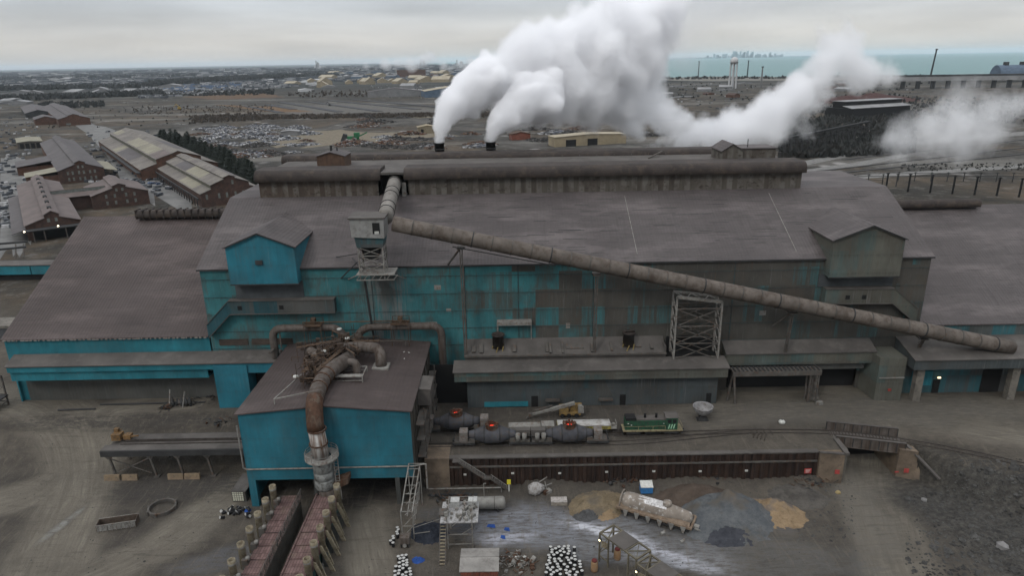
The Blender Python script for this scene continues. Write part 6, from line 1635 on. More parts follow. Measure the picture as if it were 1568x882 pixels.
local(b_, 'side_bay', M_brick2, lambda m: (m.box(-34, -14.4, 2, 28, 0, 6.5), m.box(-38, -14.4, 70, 110, 0, 6.5)))
local(b_, 'side_bay_roof', M_rcream, lambda m: (m.prism([(-34.5, 1.5, 6.5), (-14.3, 1.5, 9.0), (-14.3, 1.5, 9.3), (-34.5, 1.5, 6.8)], (0, 27, 0)),)); local(b_, 'side_bay_roof', M_rgrey, lambda m: m.prism([(-38.5, 69, 6.5), (-14.3, 69, 9.6), (-14.3, 69, 9.9), (-38.5, 69, 6.8)], (0, 42, 0)))
local(b_, 'lean_to_roof', M_rcream, lambda m: m.prism([(14.4, 5, 7.6), (24, 5, 5.5), (24, 5, 5.8), (14.4, 5, 7.9)], (0, 60, 0)))
c_ = gable_shed('brick shed with a crosswise glazed roof, between the pinkish shed and the left wing', (181, 281), 14.0, 42, [(15.0, 8.0), (3.4, 11.6), (3.4, 12.8), (0, 14.0)], M_brick, M_rpink, [(x, z, 1.2, 2.2) for z in (2.0, 6.0) for x in (-7.5, -3, 3, 7.5)] + [(x, 9.6, 1.2, 1.8) for x in (-1.6, 1.6)])
local(c_, 'cross_wing', M_brick, lambda m: m.box(-36, -15, 8, 24, 0, 8)); local(c_, 'cross_roof', M_rpink, lambda m: (m.prism([(-37, 6.5, 7.8), (-37, 12, 9.6), (-37, 12, 9.9), (-37, 6.5, 8.1)], (31, 0, 0)), m.prism([(-37, 12, 11.6), (-37, 25, 9.0), (-37, 25, 9.3), (-37, 12, 11.9)], (31, 0, 0)))); local(c_, 'cross_glazing', M_win, lambda m: m.box(-36, -6, 12, 12.2, 9.9, 11.6))
d_ = gable_shed('basilica shaped shed with cream patched roof, nearest on the right of the road', (350, 268), 17.5, 150, [(17.3, 8.0), (11.0, 10.2), (11.0, 12.6), (3.2, 15.4), (3.2, 16.4), (0, 17.5)], M_brick, M_rmix, [(x, 4.5, 1.2, 3.0) for x in (-14, -7, -2.5, 2.5, 7, 14)] + [(1.6, 12.0, 1.2, 2.4)],
           [(-17, -11.3, 22, 62, M_rcream), (-10.6, -3.6, 30, 70, M_rcream), (-10.6, -3.6, 72, 105, M_rgrey), (3.6, 10.6, 20, 80, M_rgrey)])
local(d_, 'crane_runway', M_trim, lambda m: (m.box(-19.6, -19.0, -2, 150, 5.2, 6.2), [m.bar((-19.3, 2 + 7.5 * k, 0), (-19.3, 2 + 7.5 * k, 5.4), .5) for k in range(20)]))
e_ = gable_shed('basilica shaped shed with pale patched roof, the longer one behind', (272, 231), 19.5, 262, [(27, 8.0), (15.5, 11.5), (15.5, 14.6), (4, 18), (0, 19.5)], M_brick2, M_rmix, [(x, 6.0, 1.6, 4.5) for x in (-9, -5.5, 5, 9)],
           [(-15, -4.4, 34, 88, M_rcream), (-15, -4.4, 92, 150, M_rcream), (-15, -4.4, 0.5, 32, M_rpink), (-26.5, -16, 60, 130, M_rgrey), (-26.5, -16, 136, 160, M_rcream), (4.2, 14, 40, 120, M_rgrey), (-13, -5, 226, 258, M_rcream)])
local(e_, 'side_canopy', M_trim, lambda m: m.box(-30, -27.1, 0, 225, 5.6, 6.2))
gable_shed('far brown shed with a raised ridge, larger of two at the end of the road', (112, 176), 14.5, 430, [(20, 9.5), (7, 13), (7, 14.0), (0, 16.0)], M_brick2, M_rgrey, [(-8, 1, 6, 2.5)])
gable_shed('far small brown gabled shed left of the larger one', (69, 178), 12, 60, [(14, 8), (0, 12)], M_brick2, M_rgrey)
gable_shed('far dark sided shed with grey roof behind the small gabled one', (58, 168), 13, 260, [(19, 8), (0, 13)], M_trim, M_rgrey)
g_ = gable_shed('small flat roofed shed with dark bays, left of the long brick shed', (45, 216), 7.5, 60, [(11, 6.6), (0, 7.5)], M_steel, M_rcream)
for k in range(4): local(g_, 'bay', M_black, lambda m: m.box(-9 + 4.8 * k, -5.6 + 4.8 * k, -.12, -.02, 0, 5.4))
tb = thing('teal_bridge', 'teal covered conveyor bridge beyond the left end of the low wing', 'conveyor bridge', (-193, 260, 0))
for x0_, x1_ in ((-330, -190.2), (-189.8, -160)): wpart(tb, 'span', M_bluewing, lambda m: m.box(x0_, x1_, 259, 264, 2.6, 6.2))
wpart(tb, 'roof', M_dust, lambda m: m.box(-330, -160, 258.7, 266, 6.2, 6.5)); wpart(tb, 'painted_shadow_block', M_black, lambda m: m.box(-330, -160, 260, 263, -.5, 2.6))  # black box painted as the shadow under the bridge
pb = thing('pipe_bridge', 'dark twin pipes on posts crossing at the far left edge', 'pipe bridge', gz(10, 385, 0))
wpart(pb, 'pipe', M_trim, lambda m: (m.bar(gz(-60, 378, 5), gz(42, 370, 5), .8), m.bar(gz(-60, 388, 5), gz(40, 378, 5), .8)))
for px_ in (36, 24): wpart(pb, 'post', M_steel, lambda m: m.bar(gz(px_, 395, 0), gz(px_, 374, 5), .5))
cu = thing('low_culvert_wall', 'pale low wall with dark channel beside the left wing roof', 'wall', gz(5, 490, 0))
wpart(cu, 'wall', M_conc, lambda m: m.box(-200, -126, 206, 214, -.2, 1.2)); wpart(cu, 'channel', M_black, lambda m: m.box(-200, -126.5, 196, 205.9, -.3, .3))

# ------------------------------------------------------------------ conifers along the yard
M_con = worn('conifer_needles', (.012, .018, .012), .45, .8, (.022, .026, .014), .3)
M_trunk = worn('dark_bark', (.03, .024, .02), .3, 2)
def conifer_mesh(seed, h, rbase):
    r_ = random.Random(seed); m = MB()
    for k in range(900):
        t_ = r_.random() ** 1.4; z = h * (.08 + .9 * t_); rr_ = rbase * (1 - t_) ** .8 * (.55 + .55 * r_.random()) * (1 + .25 * math.sin(z * 3 + seed))
        a = r_.uniform(0, 6.283); c0 = Vector((rr_ * math.cos(a), rr_ * math.sin(a), z)); o = Vector((math.cos(a), math.sin(a), -.35)) * r_.uniform(.5, 1.1); w = Vector((-math.sin(a), math.cos(a), 0)) * r_.uniform(.25, .55)
        m.add([c0 - w, c0 + w, c0 + o + Vector((0, 0, r_.uniform(-.3, .3)))], [(0, 1, 2)])
    return m.mesh('crown', M_con)
cms = [conifer_mesh(s_, h, w) for s_, h, w in ((1, 13, 3.4), (2, 15, 3.8), (3, 11, 3.6), (4, 14, 3.0))]
tk = MB(); tk.cyl(0, 0, -.5, 9, .25, 7, .08); tkm = tk.mesh('trunk', M_trunk)
r_ = random.Random(10)
line_px = [(245, 223), (262, 226), (285, 231), (305, 240), (325, 250), (345, 262), (365, 272), (388, 284)]
for i in range(120):
    f = i / 119 * (len(line_px) - 1); k = min(int(f), len(line_px) - 2); u = f - k
    px_ = line_px[k][0] * (1 - u) + line_px[k + 1][0] * u + r_.uniform(-3, 3); py_ = line_px[k][1] * (1 - u) + line_px[k + 1][1] * u + r_.uniform(-2, 2)
    o = thing('conifer_tree', 'dark evergreen in the dense row between brick sheds and scrapyard', 'tree', gz(px_, py_, 0), r_.uniform(0, 6), 'evergreens in the dark row')
    s_ = r_.uniform(.85, 1.4); o.scale = (s_ * 1.35, s_ * 1.35, s_ * r_.uniform(.8, 1.1))
    link(bpy.data.objects.new('crown', cms[i % 4]), o); link(bpy.data.objects.new('trunk', tkm), o)

# ------------------------------------------------------------------ scrapyard
def palette(name, cols):
    return [worn(name + '_' + str(i), c, .35, .6) for i, c in enumerate(cols)]
PAL = dict(silver=palette('scrap_silver', [(.17, .17, .17), (.34, .34, .34), (.07, .072, .078), (.10, .11, .14), (.03, .028, .026)]),
           rust=palette('scrap_rust', [(.075, .035, .02), (.05, .03, .022), (.11, .07, .045), (.03, .025, .022), (.16, .15, .14)]),
           dark=palette('scrap_dark', [(.025, .024, .024), (.04, .036, .032), (.065, .058, .05), (.10, .095, .09), (.02, .02, .02)]))
def scrap_mesh(kind, seed):
    r_ = random.Random(seed); m = MB()
    for k in range(230):
        m.mi = min(4, int(r_.random() ** 1.3 * 5))
        a = r_.uniform(0, 6.28); q = r_.random() ** .6; x, y = 13 * q * math.cos(a), 9 * q * math.sin(a); z = max(0, 3.4 * (1 - q)) * r_.uniform(.4, 1.1)
        m.cbox((x, y, z), r_.uniform(.5, 3.2), r_.uniform(.5, 2.0), r_.uniform(.3, 1.3), r_.uniform(0, 3), r_.uniform(-.4, .4), r_.uniform(-.3, .3))
    return m.mesh('scrap_heap', PAL[kind])
SM = {k: [scrap_mesh(k, s_ + i) for i in range(2)] for k, s_ in (('silver', 1), ('rust', 11), ('dark', 21))}
LAB = dict(silver='silvery heap of crushed metal among the far scrapyard heaps', rust='rust brown scrap heap among the far scrapyard heaps', dark='dark heap of mixed scrap among the far scrapyard heaps')
r_ = random.Random(44)
HP = []
for k in range(34): HP.append((r_.uniform(300, 470), r_.uniform(196, 222), r_.choice(['silver', 'silver', 'silver', 'rust'])))
for k in range(14): HP.append((r_.uniform(380, 460), r_.uniform(192, 203), 'silver'))
for k in range(16): HP.append((r_.uniform(540, 680), r_.uniform(176, 196), r_.choice(['dark', 'dark', 'rust'])))
for k in range(22): HP.append((r_.uniform(530, 760), r_.uniform(205, 228), r_.choice(['dark', 'silver', 'rust', 'dark'])))
for k in range(14): HP.append((r_.uniform(320, 480), r_.uniform(222, 240), r_.choice(['rust', 'dark', 'silver'])))
for k in range(18): HP.append((r_.uniform(770, 1010), r_.uniform(190, 222), r_.choice(['dark', 'rust', 'dark', 'silver'])))
for px_, py_, k in HP:
    o = bpy.data.objects.new('scrap_heap', r_.choice(SM[k])); o.location = gz(px_, py_, 0); o.rotation_euler = (0, 0, r_.uniform(-.6, .6)); s_ = r_.uniform(.6, 1.45); o.scale = (s_ * 1.2, s_, s_ * r_.uniform(.7, 1.2))
    link(o); tag(o, LAB[k], 'scrap heap', 'heaps in the far scrapyard')
# bare earth lots between the heaps
M_lot = dirt('pale_yard_earth', (.125, .108, .082), (.185, .16, .12))
def lot(name, pts, mat=M_lot, z=.12):
    m = MB(); c0 = sum((gz(a, b, z) for a, b in pts), Vector()) / len(pts); r2 = random.Random(len(pts) + int(pts[0][0]))
    ring = []
    P_ = [gz(a, b, z) for a, b in pts]
    for i in range(len(P_)):
        for k in range(6):
            q = P_[i].lerp(P_[(i + 1) % len(P_)], k / 6); ring.append(q + (q - c0) * r2.uniform(-.10, .10))
    m.add(ring, [tuple(range(len(ring)))]); o = m.build(name, mat); o['kind'] = 'structure'; return o
lot('ground_yard', [(470, 225), (545, 222), (600, 214), (700, 208), (680, 200), (560, 203), (520, 198), (490, 205)])
lot('ground_track', [(380, 215), (470, 200), (520, 199), (500, 212), (420, 228)], z=.2)
lot('ground_lot', [(615, 178), (690, 171), (700, 176), (640, 181)], z=.2)
lot('ground_field', [(330, 160), (420, 163), (480, 171), (420, 172)], dirt('reddish_earth', (.10, .062, .036), (.15, .10, .062)), z=.2)
lot('ground_field', [(415, 169), (500, 158), (640, 164), (700, 172), (640, 172), (560, 172), (470, 176)], dirt('grey_field', (.085, .08, .075), (.125, .118, .105)), z=.16)
lot('ground_field', [(270, 148), (400, 142), (440, 148), (330, 152)], dirt('brown_field', (.085, .055, .036), (.11, .075, .05)), z=.2)
M_drow = worn('dark_field_row', (.024, .025, .028), .3, .05)
for i, (a, b, c, d) in enumerate((((430, 156), (520, 171), 0, 0), ((470, 155), (580, 170), 0, 0), ((505, 153), (640, 167), 0, 0), ((375, 162), (430, 172), 0, 0), ((410, 160), (450, 167), 0, 0), ((540, 152), (690, 165), 0, 0))):
    p, q = gz(*a, .35), gz(*b, .35); m = MB(); m.bar(p, q, 14, .8); o = m.build('windrow', M_drow); tag(o, ('longest dark spoil row crossing the fields, left of the excavator', 'dark spoil row passing just right of the tiny excavator', 'dark spoil row third from the right across the grey field', 'short dark spoil row at the left edge of the fields', 'short dark spoil row second from the left of the fields', 'rightmost dark spoil row reaching towards the steam')[i], 'spoil row', 'dark spoil rows')
GM = thing('shredder', 'green scrap shredder machine standing on the pale scrapyard earth', 'machine', gz(540, 217, 0), .15)
M_mgreen = worn('machine_green', (.015, .12, .05), .35, .4, (.04, .05, .03), .4)
local(GM, 'body', M_mgreen, lambda m: (m.box(-5, 7, -3, 3, 2.5, 6), m.box(2, 8, -3.2, 3, 6, 9.5))); local(GM, 'hopper', M_trim, lambda m: m.prism([(-13, -2.5, 0), (-5, -2.5, 0), (-5, -2.5, 8), (-9, -2.5, 9)], (0, 5, 0)))
local(GM, 'conveyor', M_mgreen, lambda m: m.bar((5, -3.4, 5), (16, -6, 10), 1.2)); local(GM, 'undercarriage', M_trim, lambda m: (m.box(-4, 8, -3.2, -2, 0, 2.5), m.box(-4, 8, 2, 3.2, 0, 2.5)))
for px_, py_, lab, sc_ in ((575, 190, 'dark material handler with raised boom among the dark heaps', 1.0), (505, 162, 'tiny excavator alone on the grey field', .8), (275, 168, 'yellow excavator beside a dark building in the far brown field', 1.1)):
    e = thing('excavator', lab, 'excavator', gz(px_, py_, 0)); e.scale = (sc_,) * 3; mt = worn('excavator_yellow', (.22, .15, .03), .3, .6) if px_ == 275 else M_trim
    local(e, 'body', mt, lambda m: m.box(-2.5, 2.5, -1.8, 1.8, 1.6, 4.6)); local(e, 'tracks', M_trim, lambda m: (m.box(-3, 3, -2.2, -1, 0, 1.5), m.box(-3, 3, 1, 2.2, 0, 1.5))); local(e, 'boom', mt, lambda m: (m.bar((1.5, 0, 4), (-5, 0, 10), 1.0), m.bar((-5, 0, 10), (-9, 0, 5), .8)))
def simple_shed(label, px_, py_, w, l, eave, ridge, wall, roof, rz, name='warehouse', cat='warehouse', group=None, wins=0):
    r = thing(name, label, cat, gz(px_, py_, 0), rz, group)
    local(r, 'wall', wall, lambda m: m.prism([(-w / 2, 0, -.5), (w / 2, 0, -.5), (w / 2, 0, eave), (0, 0, ridge), (-w / 2, 0, eave)], (0, l, 0)))
    def rf(m):
        for s2 in (-1, 1): m.prism([(s2 * (w / 2 + .6), -.6, eave - .2), (0, -.6, ridge), (0, -.6, ridge + .5), (s2 * (w / 2 + .6), -.6, eave + .3)], (0, l + 1.2, 0))
    local(r, 'roof', roof, rf)
    for k in range(wins): local(r, 'door', M_black, lambda m: m.box(-w * .35 + k * w * .3, -w * .35 + k * w * .3 + w * .14, -.15, -.02, 0, eave * .7))
    return r
M_beige = worn('beige_cladding', (.23, .19, .125), .2, .1); M_beiger = worn('beige_roof', (.27, .235, .17), .2, .05); M_wgrey = worn('grey_cladding', (.15, .15, .15), .2, .1); M_wroof = worn('grey_sheet_roof', (.20, .20, .20), .25, .05); M_bluew = worn('slate_blue_cladding', (.07, .10, .14), .25, .1); M_white = worn('white_cladding', (.44, .44, .44), .15, .1)
simple_shed('ochre flat topped shed by the dark heaps, left of the steam', 655, 204, 22, 16, 7, 9, M_tan, M_beige, .2, wins=1)
simple_shed('long low beige building under the steam, behind the ridge', 905, 222, 75, 18, 9, 10.5, M_beige, M_beiger, .3, wins=2)
simple_shed('small red roofed shed under the steam, left of the beige building', 798, 214, 20, 14, 6, 8, worn('red_cladding', (.14, .05, .033), .3, .3), M_rust, .2)
simple_shed('small pale shed among the silvery scrap heaps', 444, 208, 20, 14, 5, 6, M_wgrey, M_wroof, .15)
simple_shed('large pale grey warehouse with low roof beyond the field rows', 605, 148, 130, 60, 12, 20, M_wgrey, M_rgrey, .15)
simple_shed('long warehouse with a cream roof and slate wall, at the left of the steam', 690, 148, 120, 70, 14, 22, M_bluew, M_beiger, .25)
simple_shed('dark red block building among the far beige sheds', 630, 118, 150, 60, 38, 40, M_brick2, M_brick, .05)
# beige and grey sheds of the far works, the far town's houses
r_ = random.Random(61)
wm = {}
def shed_mesh(key, w, l, e, rg, wall, roof):
    m = MB(); m.mi = 0; m.prism([(-w / 2, 0, -.5), (w / 2, 0, -.5), (w / 2, 0, e), (0, 0, rg), (-w / 2, 0, e)], (0, l, 0)); m.mi = 1
    for s2 in (-1, 1): m.prism([(s2 * (w / 2 + .6), -.6, e - .2), (0, -.6, rg), (0, -.6, rg + .6), (s2 * (w / 2 + .6), -.6, e + .4)], (0, l + 1.2, 0))
    wm[key] = m.mesh('shed', [wall, roof])
shed_mesh('beige', 60, 80, 16, 34, M_beige, M_beiger); shed_mesh('grey', 55, 70, 14, 24, M_wgrey, M_wroof); shed_mesh('slate', 60, 60, 22, 30, M_bluew, M_wgrey); shed_mesh('white', 70, 40, 9, 12, M_white, M_white); shed_mesh('brown', 50, 60, 16, 26, M_brick2, M_brick); shed_mesh('low', 90, 30, 7, 9, M_wgrey, M_wroof)
WL = dict(beige='beige gabled shed in the row of far works sheds', grey='grey gabled shed among the far works', slate='slate blue tall block among the far works', white='low white building on the far plain', brown='brown gabled block among the far works', low='long low pale shed on the far plain')
spots = []
for k in range(10): spots.append((535 + 17 * k + r_.uniform(-5, 5), 128 - .2 * k + r_.uniform(-3, 3), 'beige'))
for k in range(10): spots.append((r_.uniform(450, 520), r_.uniform(124, 140), r_.choice(['beige', 'grey', 'white', 'low'])))
for k in range(16): spots.append((r_.uniform(505, 580), r_.uniform(112, 124), r_.choice(['slate', 'slate', 'grey', 'beige'])))
for k in range(26): spots.append((r_.uniform(580, 720), r_.uniform(108, 122), r_.choice(['grey', 'brown', 'white', 'slate', 'beige'])))
for k in range(14): spots.append((r_.uniform(625, 700), r_.uniform(134, 146), r_.choice(['low', 'grey', 'white'])))
for k in range(30): spots.append((r_.uniform(0, 520), r_.uniform(112, 132), r_.choice(['low', 'white', 'low', 'grey'])))
for k in range(12): spots.append((r_.uniform(90, 260), r_.uniform(134, 146), r_.choice(['low', 'white', 'grey', 'grey'])))
for k in range(12): spots.append((r_.uniform(0, 60), r_.uniform(140, 160), r_.choice(['low', 'grey', 'low'])))
for k in range(26): spots.append((r_.uniform(1000, 1380), r_.uniform(123, 150), r_.choice(['low', 'grey', 'brown', 'low'])))
for px_, py_, k in spots:
    p = gz(px_, py_, 0); o = bpy.data.objects.new('works_shed', wm[k]); o.location = p; o.rotation_euler = (0, 0, r_.choice([.3, .5, .2, 1.3, .6]) + r_.uniform(-.1, .1))
    dist = p.length; s_ = r_.uniform(.45, .85) * min(1.25, max(.35, dist / 2600)); o.scale = (s_ * r_.uniform(.8, 1.6), s_, s_ * r_.uniform(.6, .95)); link(o); tag(o, WL[k], 'shed', 'sheds and blocks of the far works')
# the trailer park and the town past it: far more than anyone would count
M_tr = palette('trailer', [(.19, .195, .20), (.075, .12, .20), (.11, .115, .12), (.34, .34, .34), (.045, .05, .058)])
m = MB(); r_ = random.Random(71)
for k in range(3400):
    u, v = r_.random(), r_.random()
    px_ = 215 + 240 * u; py_ = 150 - 26 * v - (20 * (u - .1) if u > .1 else 0)
    if r_.random() < .2: continue
    py_ = round(py_ / 2.2) * 2.2 + r_.uniform(-.2, .2)
    p = gz(px_, py_, 0); m.mi = (1 if (.15 < u < .65 and .2 < v < .65 and r_.random() < .35) else r_.choice([0, 2, 0, 3, 4, 4]))
    m.cbox(p + Vector((0, 0, 2.2)), r_.uniform(10, 22), r_.uniform(5, 10), r_.uniform(3, 5.5), .5)
for k in range(2600):
    px_ = r_.uniform(-20, 760); py_ = r_.uniform(108, 132) - max(0, px_ - 100) * .016
    p = gz(px_, py_, 0); m.mi = r_.choice([0, 2, 3, 4, 4, 4]); s_ = max(.5, p.length / 3200)
    if p.length > 14000: continue
    m.cbox(p + Vector((0, 0, 3 * s_)), r_.uniform(12, 50) * s_, 12 * s_, r_.uniform(5, 9) * s_, r_.uniform(0, 1.5))
for k in range(700):   # parked things and clutter in the yards left and right
    px_, py_ = r_.choice([(r_.uniform(0, 60), r_.uniform(150, 350)), (r_.uniform(130, 260), r_.uniform(200, 300)), (r_.uniform(560, 720), r_.uniform(130, 150)), (r_.uniform(1000, 1400), r_.uniform(125, 175))])
    p = gz(px_, py_, 0)
    m.mi = r_.choice([0, 2, 4, 4, 4, 2, 3]); m.cbox(p + Vector((0, 0, .8)), r_.uniform(2, 6), r_.uniform(1.5, 2.4), r_.uniform(1.2, 2.2), r_.uniform(0, 3))
o = m.build('town_clutter', M_tr); o['kind'] = 'stuff'
# parked cars one can make out on the road between the brick sheds
cm = MB(); cm.mi = 0; cm.prism([(-2.2, -.9, .35), (2.2, -.9, .35), (2.2, -.9, .85), (1.2, -.9, .95), (.7, -.9, 1.45), (-1.3, -.9, 1.45), (-1.9, -.9, .95), (-2.2, -.9, .85)], (0, 1.8, 0)); cm.mi = 1
for x in (-1.4, 1.4):
    for y in (-.95, .75): cm.lathe([(0, y), (.34, y), (.34, y + .2), (0, y + .2)], (x, 0, .34), 10, 'Y')
cm.prism([(1.15, -.92, .97), (.68, -.92, 1.38), (-1.25, -.92, 1.38), (-1.75, -.92, .97)], (0, 1.84, 0))
cars = [cm.mesh('parked_car', [worn('car_' + n, c, .1, 1, None, 0, .35), M_black]) for n, c in (('pale', (.30, .31, .33)), ('dark', (.03, .03, .035)), ('blue', (.06, .09, .16)))]
CL = ['pale parked car on the road between the brick sheds', 'dark parked car on the road between the brick sheds', 'blue parked car on the road between the brick sheds']
for k in range(30):
    f = r_.random(); px_ = 172 + 85 * f + r_.uniform(-7, 7); py_ = 222 + 78 * f + r_.uniform(-3, 3); i = k % 3
    o = bpy.data.objects.new('parked_car', cars[i]); o.location = gz(px_, py_, .02); o.rotation_euler = (0, 0, HEAD + r_.choice([0, math.pi / 2, .3])); link(o); tag(o, CL[i], 'car', 'cars between the brick sheds')
road = lot('road', [(92, 176), (108, 176), (175, 200), (222, 240), (290, 310), (205, 310), (165, 240), (135, 205)], worn('worn_road', (.12, .118, .112), .3, .05, (.07, .068, .065), .4), z=.08)
lot('yard_pavement', [(0, 240), (30, 238), (75, 262), (60, 300), (60, 350), (30, 390), (0, 395)], worn('worn_road', (.12, .118, .112)), z=.09)

# ------------------------------------------------------------------ woods and brush
M_brush = worn('bare_brush', (.055, .044, .035), .4, .08, (.075, .058, .04), .4); M_wood = worn('bare_woods', (.026, .028, .026), .4, .02, (.04, .036, .032), .4)
def brush(name, regions, mat, seed, rough_=1.0):
    r_ = random.Random(seed); m = MB()
    for (x0_, x1_, ya, yb, yc, yd, n, hmin, hmax) in regions:      # image-space quad on the ground: left edge ya..yb, right edge yc..yd
        for k in range(n):
            u, v = r_.random(), r_.random(); px_ = x0_ + (x1_ - x0_) * u; py_ = (ya + (yc - ya) * u) * (1 - v) + (yb + (yd - yb) * u) * v
            p = gz(px_, py_, 0); h = r_.uniform(hmin, hmax); w = h * r_.uniform(.5, 1.1)
            for q in range(5):
                a = r_.uniform(0, 6.28); d = Vector((math.cos(a), math.sin(a), 0))
                c0 = p + d * w * r_.uniform(0, .5)
                m.add([c0 - d.cross(Vector((0, 0, 1))) * w * .45 + Vector((0, 0, h * r_.uniform(0, .2))), c0 + d.cross(Vector((0, 0, 1))) * w * .45 + Vector((0, 0, h * r_.uniform(0, .25))), c0 + d * w * .3 + Vector((0, 0, h * r_.uniform(.7, 1)))], [(0, 1, 2)])
    o = m.build(name, mat); o['kind'] = 'stuff'; return o
brush('undergrowth', [(300, 780, 178, 184, 172, 178, 2200, 1.5, 4.5), (200, 420, 164, 176, 160, 170, 300, 1.5, 3.5), (290, 400, 178, 190, 172, 184, 350, 2, 5), (690, 800, 150, 180, 150, 180, 250, 2, 7), (440, 760, 140, 150, 138, 146, 260, 3, 9)], M_brush, 5)
brush('woodland', [(-320, 250, 162, 168, 140, 146, 1500, 8, 15), (-320, 240, 140, 146, 128, 134, 1500, 9, 16), (230, 520, 127, 133, 108, 116, 2200, 14, 24), (-320, 300, 122, 130, 112, 118, 2200, 14, 24), (-320, 520, 114, 119, 103, 107, 2000, 18, 30), (250, 420, 140, 148, 138, 145, 300, 5, 10), (40, 300, 160, 200, 150, 190, 150, 1, 3), (420, 700, 108, 112, 100, 104, 900, 14, 24), (60, 160, 158, 166, 156, 164, 200, 4, 9), (980, 1500, 119, 122, 116, 119, 500, 5, 11), (1000, 1420, 126, 150, 124, 160, 260, 2, 6)], M_wood, 6)
brush('undergrowth', [(1195, 1400, 190, 245, 165, 235, 1800, 2, 7), (1380, 1590, 252, 262, 250, 262, 160, .5, 2), (1200, 1590, 150, 185, 150, 190, 900, 2, 6)], M_wood, 9)

# ------------------------------------------------------------------ right side: tracks, poles, trestle, dark sheds
M_pale_road = dirt('pale_gravel_road', (.13, .128, .122), (.20, .195, .185))
for i, (pts) in enumerate(([(1215, 250), (1320, 228), (1430, 212), (1600, 198), (1600, 204), (1430, 218), (1320, 235), (1215, 257)], [(1215, 262), (1300, 250), (1380, 236), (1390, 240), (1310, 256), (1215, 268)], [(1215, 278), (1330, 267), (1470, 258), (1600, 250), (1600, 255), (1470, 263), (1330, 273), (1215, 284)])):
    lot('road', pts, M_pale_road, .1 + .02 * i)
for i, (a, b) in enumerate((((1215, 272), (1600, 232)), ((1215, 266), (1600, 222)), ((1290, 244), (1600, 210)))):
    m = MB(); p, q = gz(*a, .3), gz(*b, .3); m.bar(p, q, 2.6, .25); o = m.build('railway_track', worn('dark_ballast', (.03, .029, .028), .3, .3)); tag(o, ('nearest', 'middle', 'farthest')[i] + ' of three dark tracks beyond the mill roof at right', 'rail track', 'dark tracks beyond the mill')
pm = MB(); pm.bar((0, 0, -.5), (0, 0, 10), .55)
def pole(px_, py_, h, w, label, group):
    r = thing('pipe_post', label, 'post', gz(px_, py_, 0), 0, group)
    local(r, 'mast', M_black if w > .5 else M_trim, lambda m: (m.bar((0, 0, -.5), (0, 0, h), w), m.bar((-.3, 0, 0), (.3, 0, h * .5), w * .8)))
    local(r, 'arm', M_trim, lambda m: m.bar((-1.0, 0, h - .4), (1.0, 0, h - .4), w * .7)); return r
ORD = ('first', 'second', 'third', 'fourth', 'fifth', 'sixth', 'seventh', 'eighth', 'ninth')
for k in range(7): pole(1240 + 22.0 * k, 289 - .6 * k, 8.2, .45, ORD[k] + ' slim post from the ridge end, in the row above the grass strip', 'slim posts above the grass')
for k in range(8): pole(1356 + 34 * k, 292 + 1.6 * k, 11.0, .75, ORD[k] + ' thick black post from the slim posts, on the grass strip', 'thick black posts on the grass')
for k in range(9): pole(1375 + 25 * k, 277 + .2 * k, 6.0, .4, ORD[k] + ' small dark post from the left in the hindmost row on the grass', 'back row of posts on the grass')
pr = thing('pipe_line', 'thin dark pipes strung along the posts over the grass strip', 'pipeline', gz(1400, 290, 0))
wpart(pr, 'pipe', M_trim, lambda m: (m.bar(gz(1225, 289, 0) + Vector((0, 0, 8)), gz(1600, 290, 0) + Vector((0, 0, 8)), .3), m.bar(gz(1225, 289, 0) + Vector((0, 0, 5)), gz(1350, 288, 0) + Vector((0, 0, 5)), .25)))
wpart(pr, 'pipe', M_trim, lambda m: m.bar(gz(1350, 277, 0) + Vector((0, 0, 5.4)), gz(1620, 279, 0) + Vector((0, 0, 5.4)), .25))
ot = thing('ore_trestle', 'dark many legged steel trestle behind the right end of the ridge', 'trestle', (245, 570, 0))
for k in range(15):
    p = gz(1200 + 9.0 * k, 243 - 2.2 * k, 0)
    wpart(ot, 'bent', M_trim, lambda m: (m.bar(p, p + Vector((0, 0, 16)), .9), m.bar(p + Vector((3, 6, 0)), p + Vector((0, 6, 16)), .7), m.bar(p + Vector((0, 0, 5)), p + Vector((0, 6, 14)), .4)))
wpart(ot, 'girder', M_black, lambda m: (m.bar(gz(1196, 244, 0) + Vector((0, 2, 16)), gz(1330, 211, 0) + Vector((0, 2, 16)), 3.4, 1.5), m.bar(gz(1196, 244, 0) + Vector((0, 2, 11)), gz(1330, 211, 0) + Vector((0, 2, 11)), 1.0, .6)))
ds = thing('dark_shed', 'dark long shed with a pale stepped roof half hidden by steam at right', 'shed', gz(1345, 178, 0), .42)
local(ds, 'wall', M_black, lambda m: (m.box(-52, 60, 0, 42, 0, 12), m.box(-48, 60, 14, 34, 12, 20))); local(ds, 'lower_roof', M_wroof, lambda m: m.prism([(-53, -1, 12), (-53, 14, 14.6), (-53, 14, 15.1), (-53, -1, 12.5)], (114, 0, 0))); local(ds, 'upper_roof', M_wroof, lambda m: m.box(-49, 61, 13, 35, 20, 20.6))
M_redh = dirt('iron_ore', (.050, .026, .024), (.075, .042, .038))
for px_, py_, rx in ((1325, 158, 60), (1365, 156, 70)):
    p = gz(px_, py_, 0); o = heap('ore_pile', 'low reddish ore pile behind the dark shed, ' + ('left one' if px_ < 1340 else 'right one'), p.x, p.y + 60, rx * 1.3, 60, 13, .2, M_redh, px_); o.location.z = -.2
vd = thing('viaduct', 'long grey elevated conveyor along the shore at the right edge', 'viaduct', (1000, 1560, 0))
va, vb = gz(1370, 136, 0), gz(1700, 132, 0)
wpart(vd, 'deck', M_wroof, lambda m: m.bar(va + Vector((0, 0, 22)), vb + Vector((0, 0, 22)), 16, 9)); wpart(vd, 'top_structure', M_trim, lambda m: m.bar(va + Vector((0, 2, 29)), vb + Vector((0, 2, 29)), 10, 4))
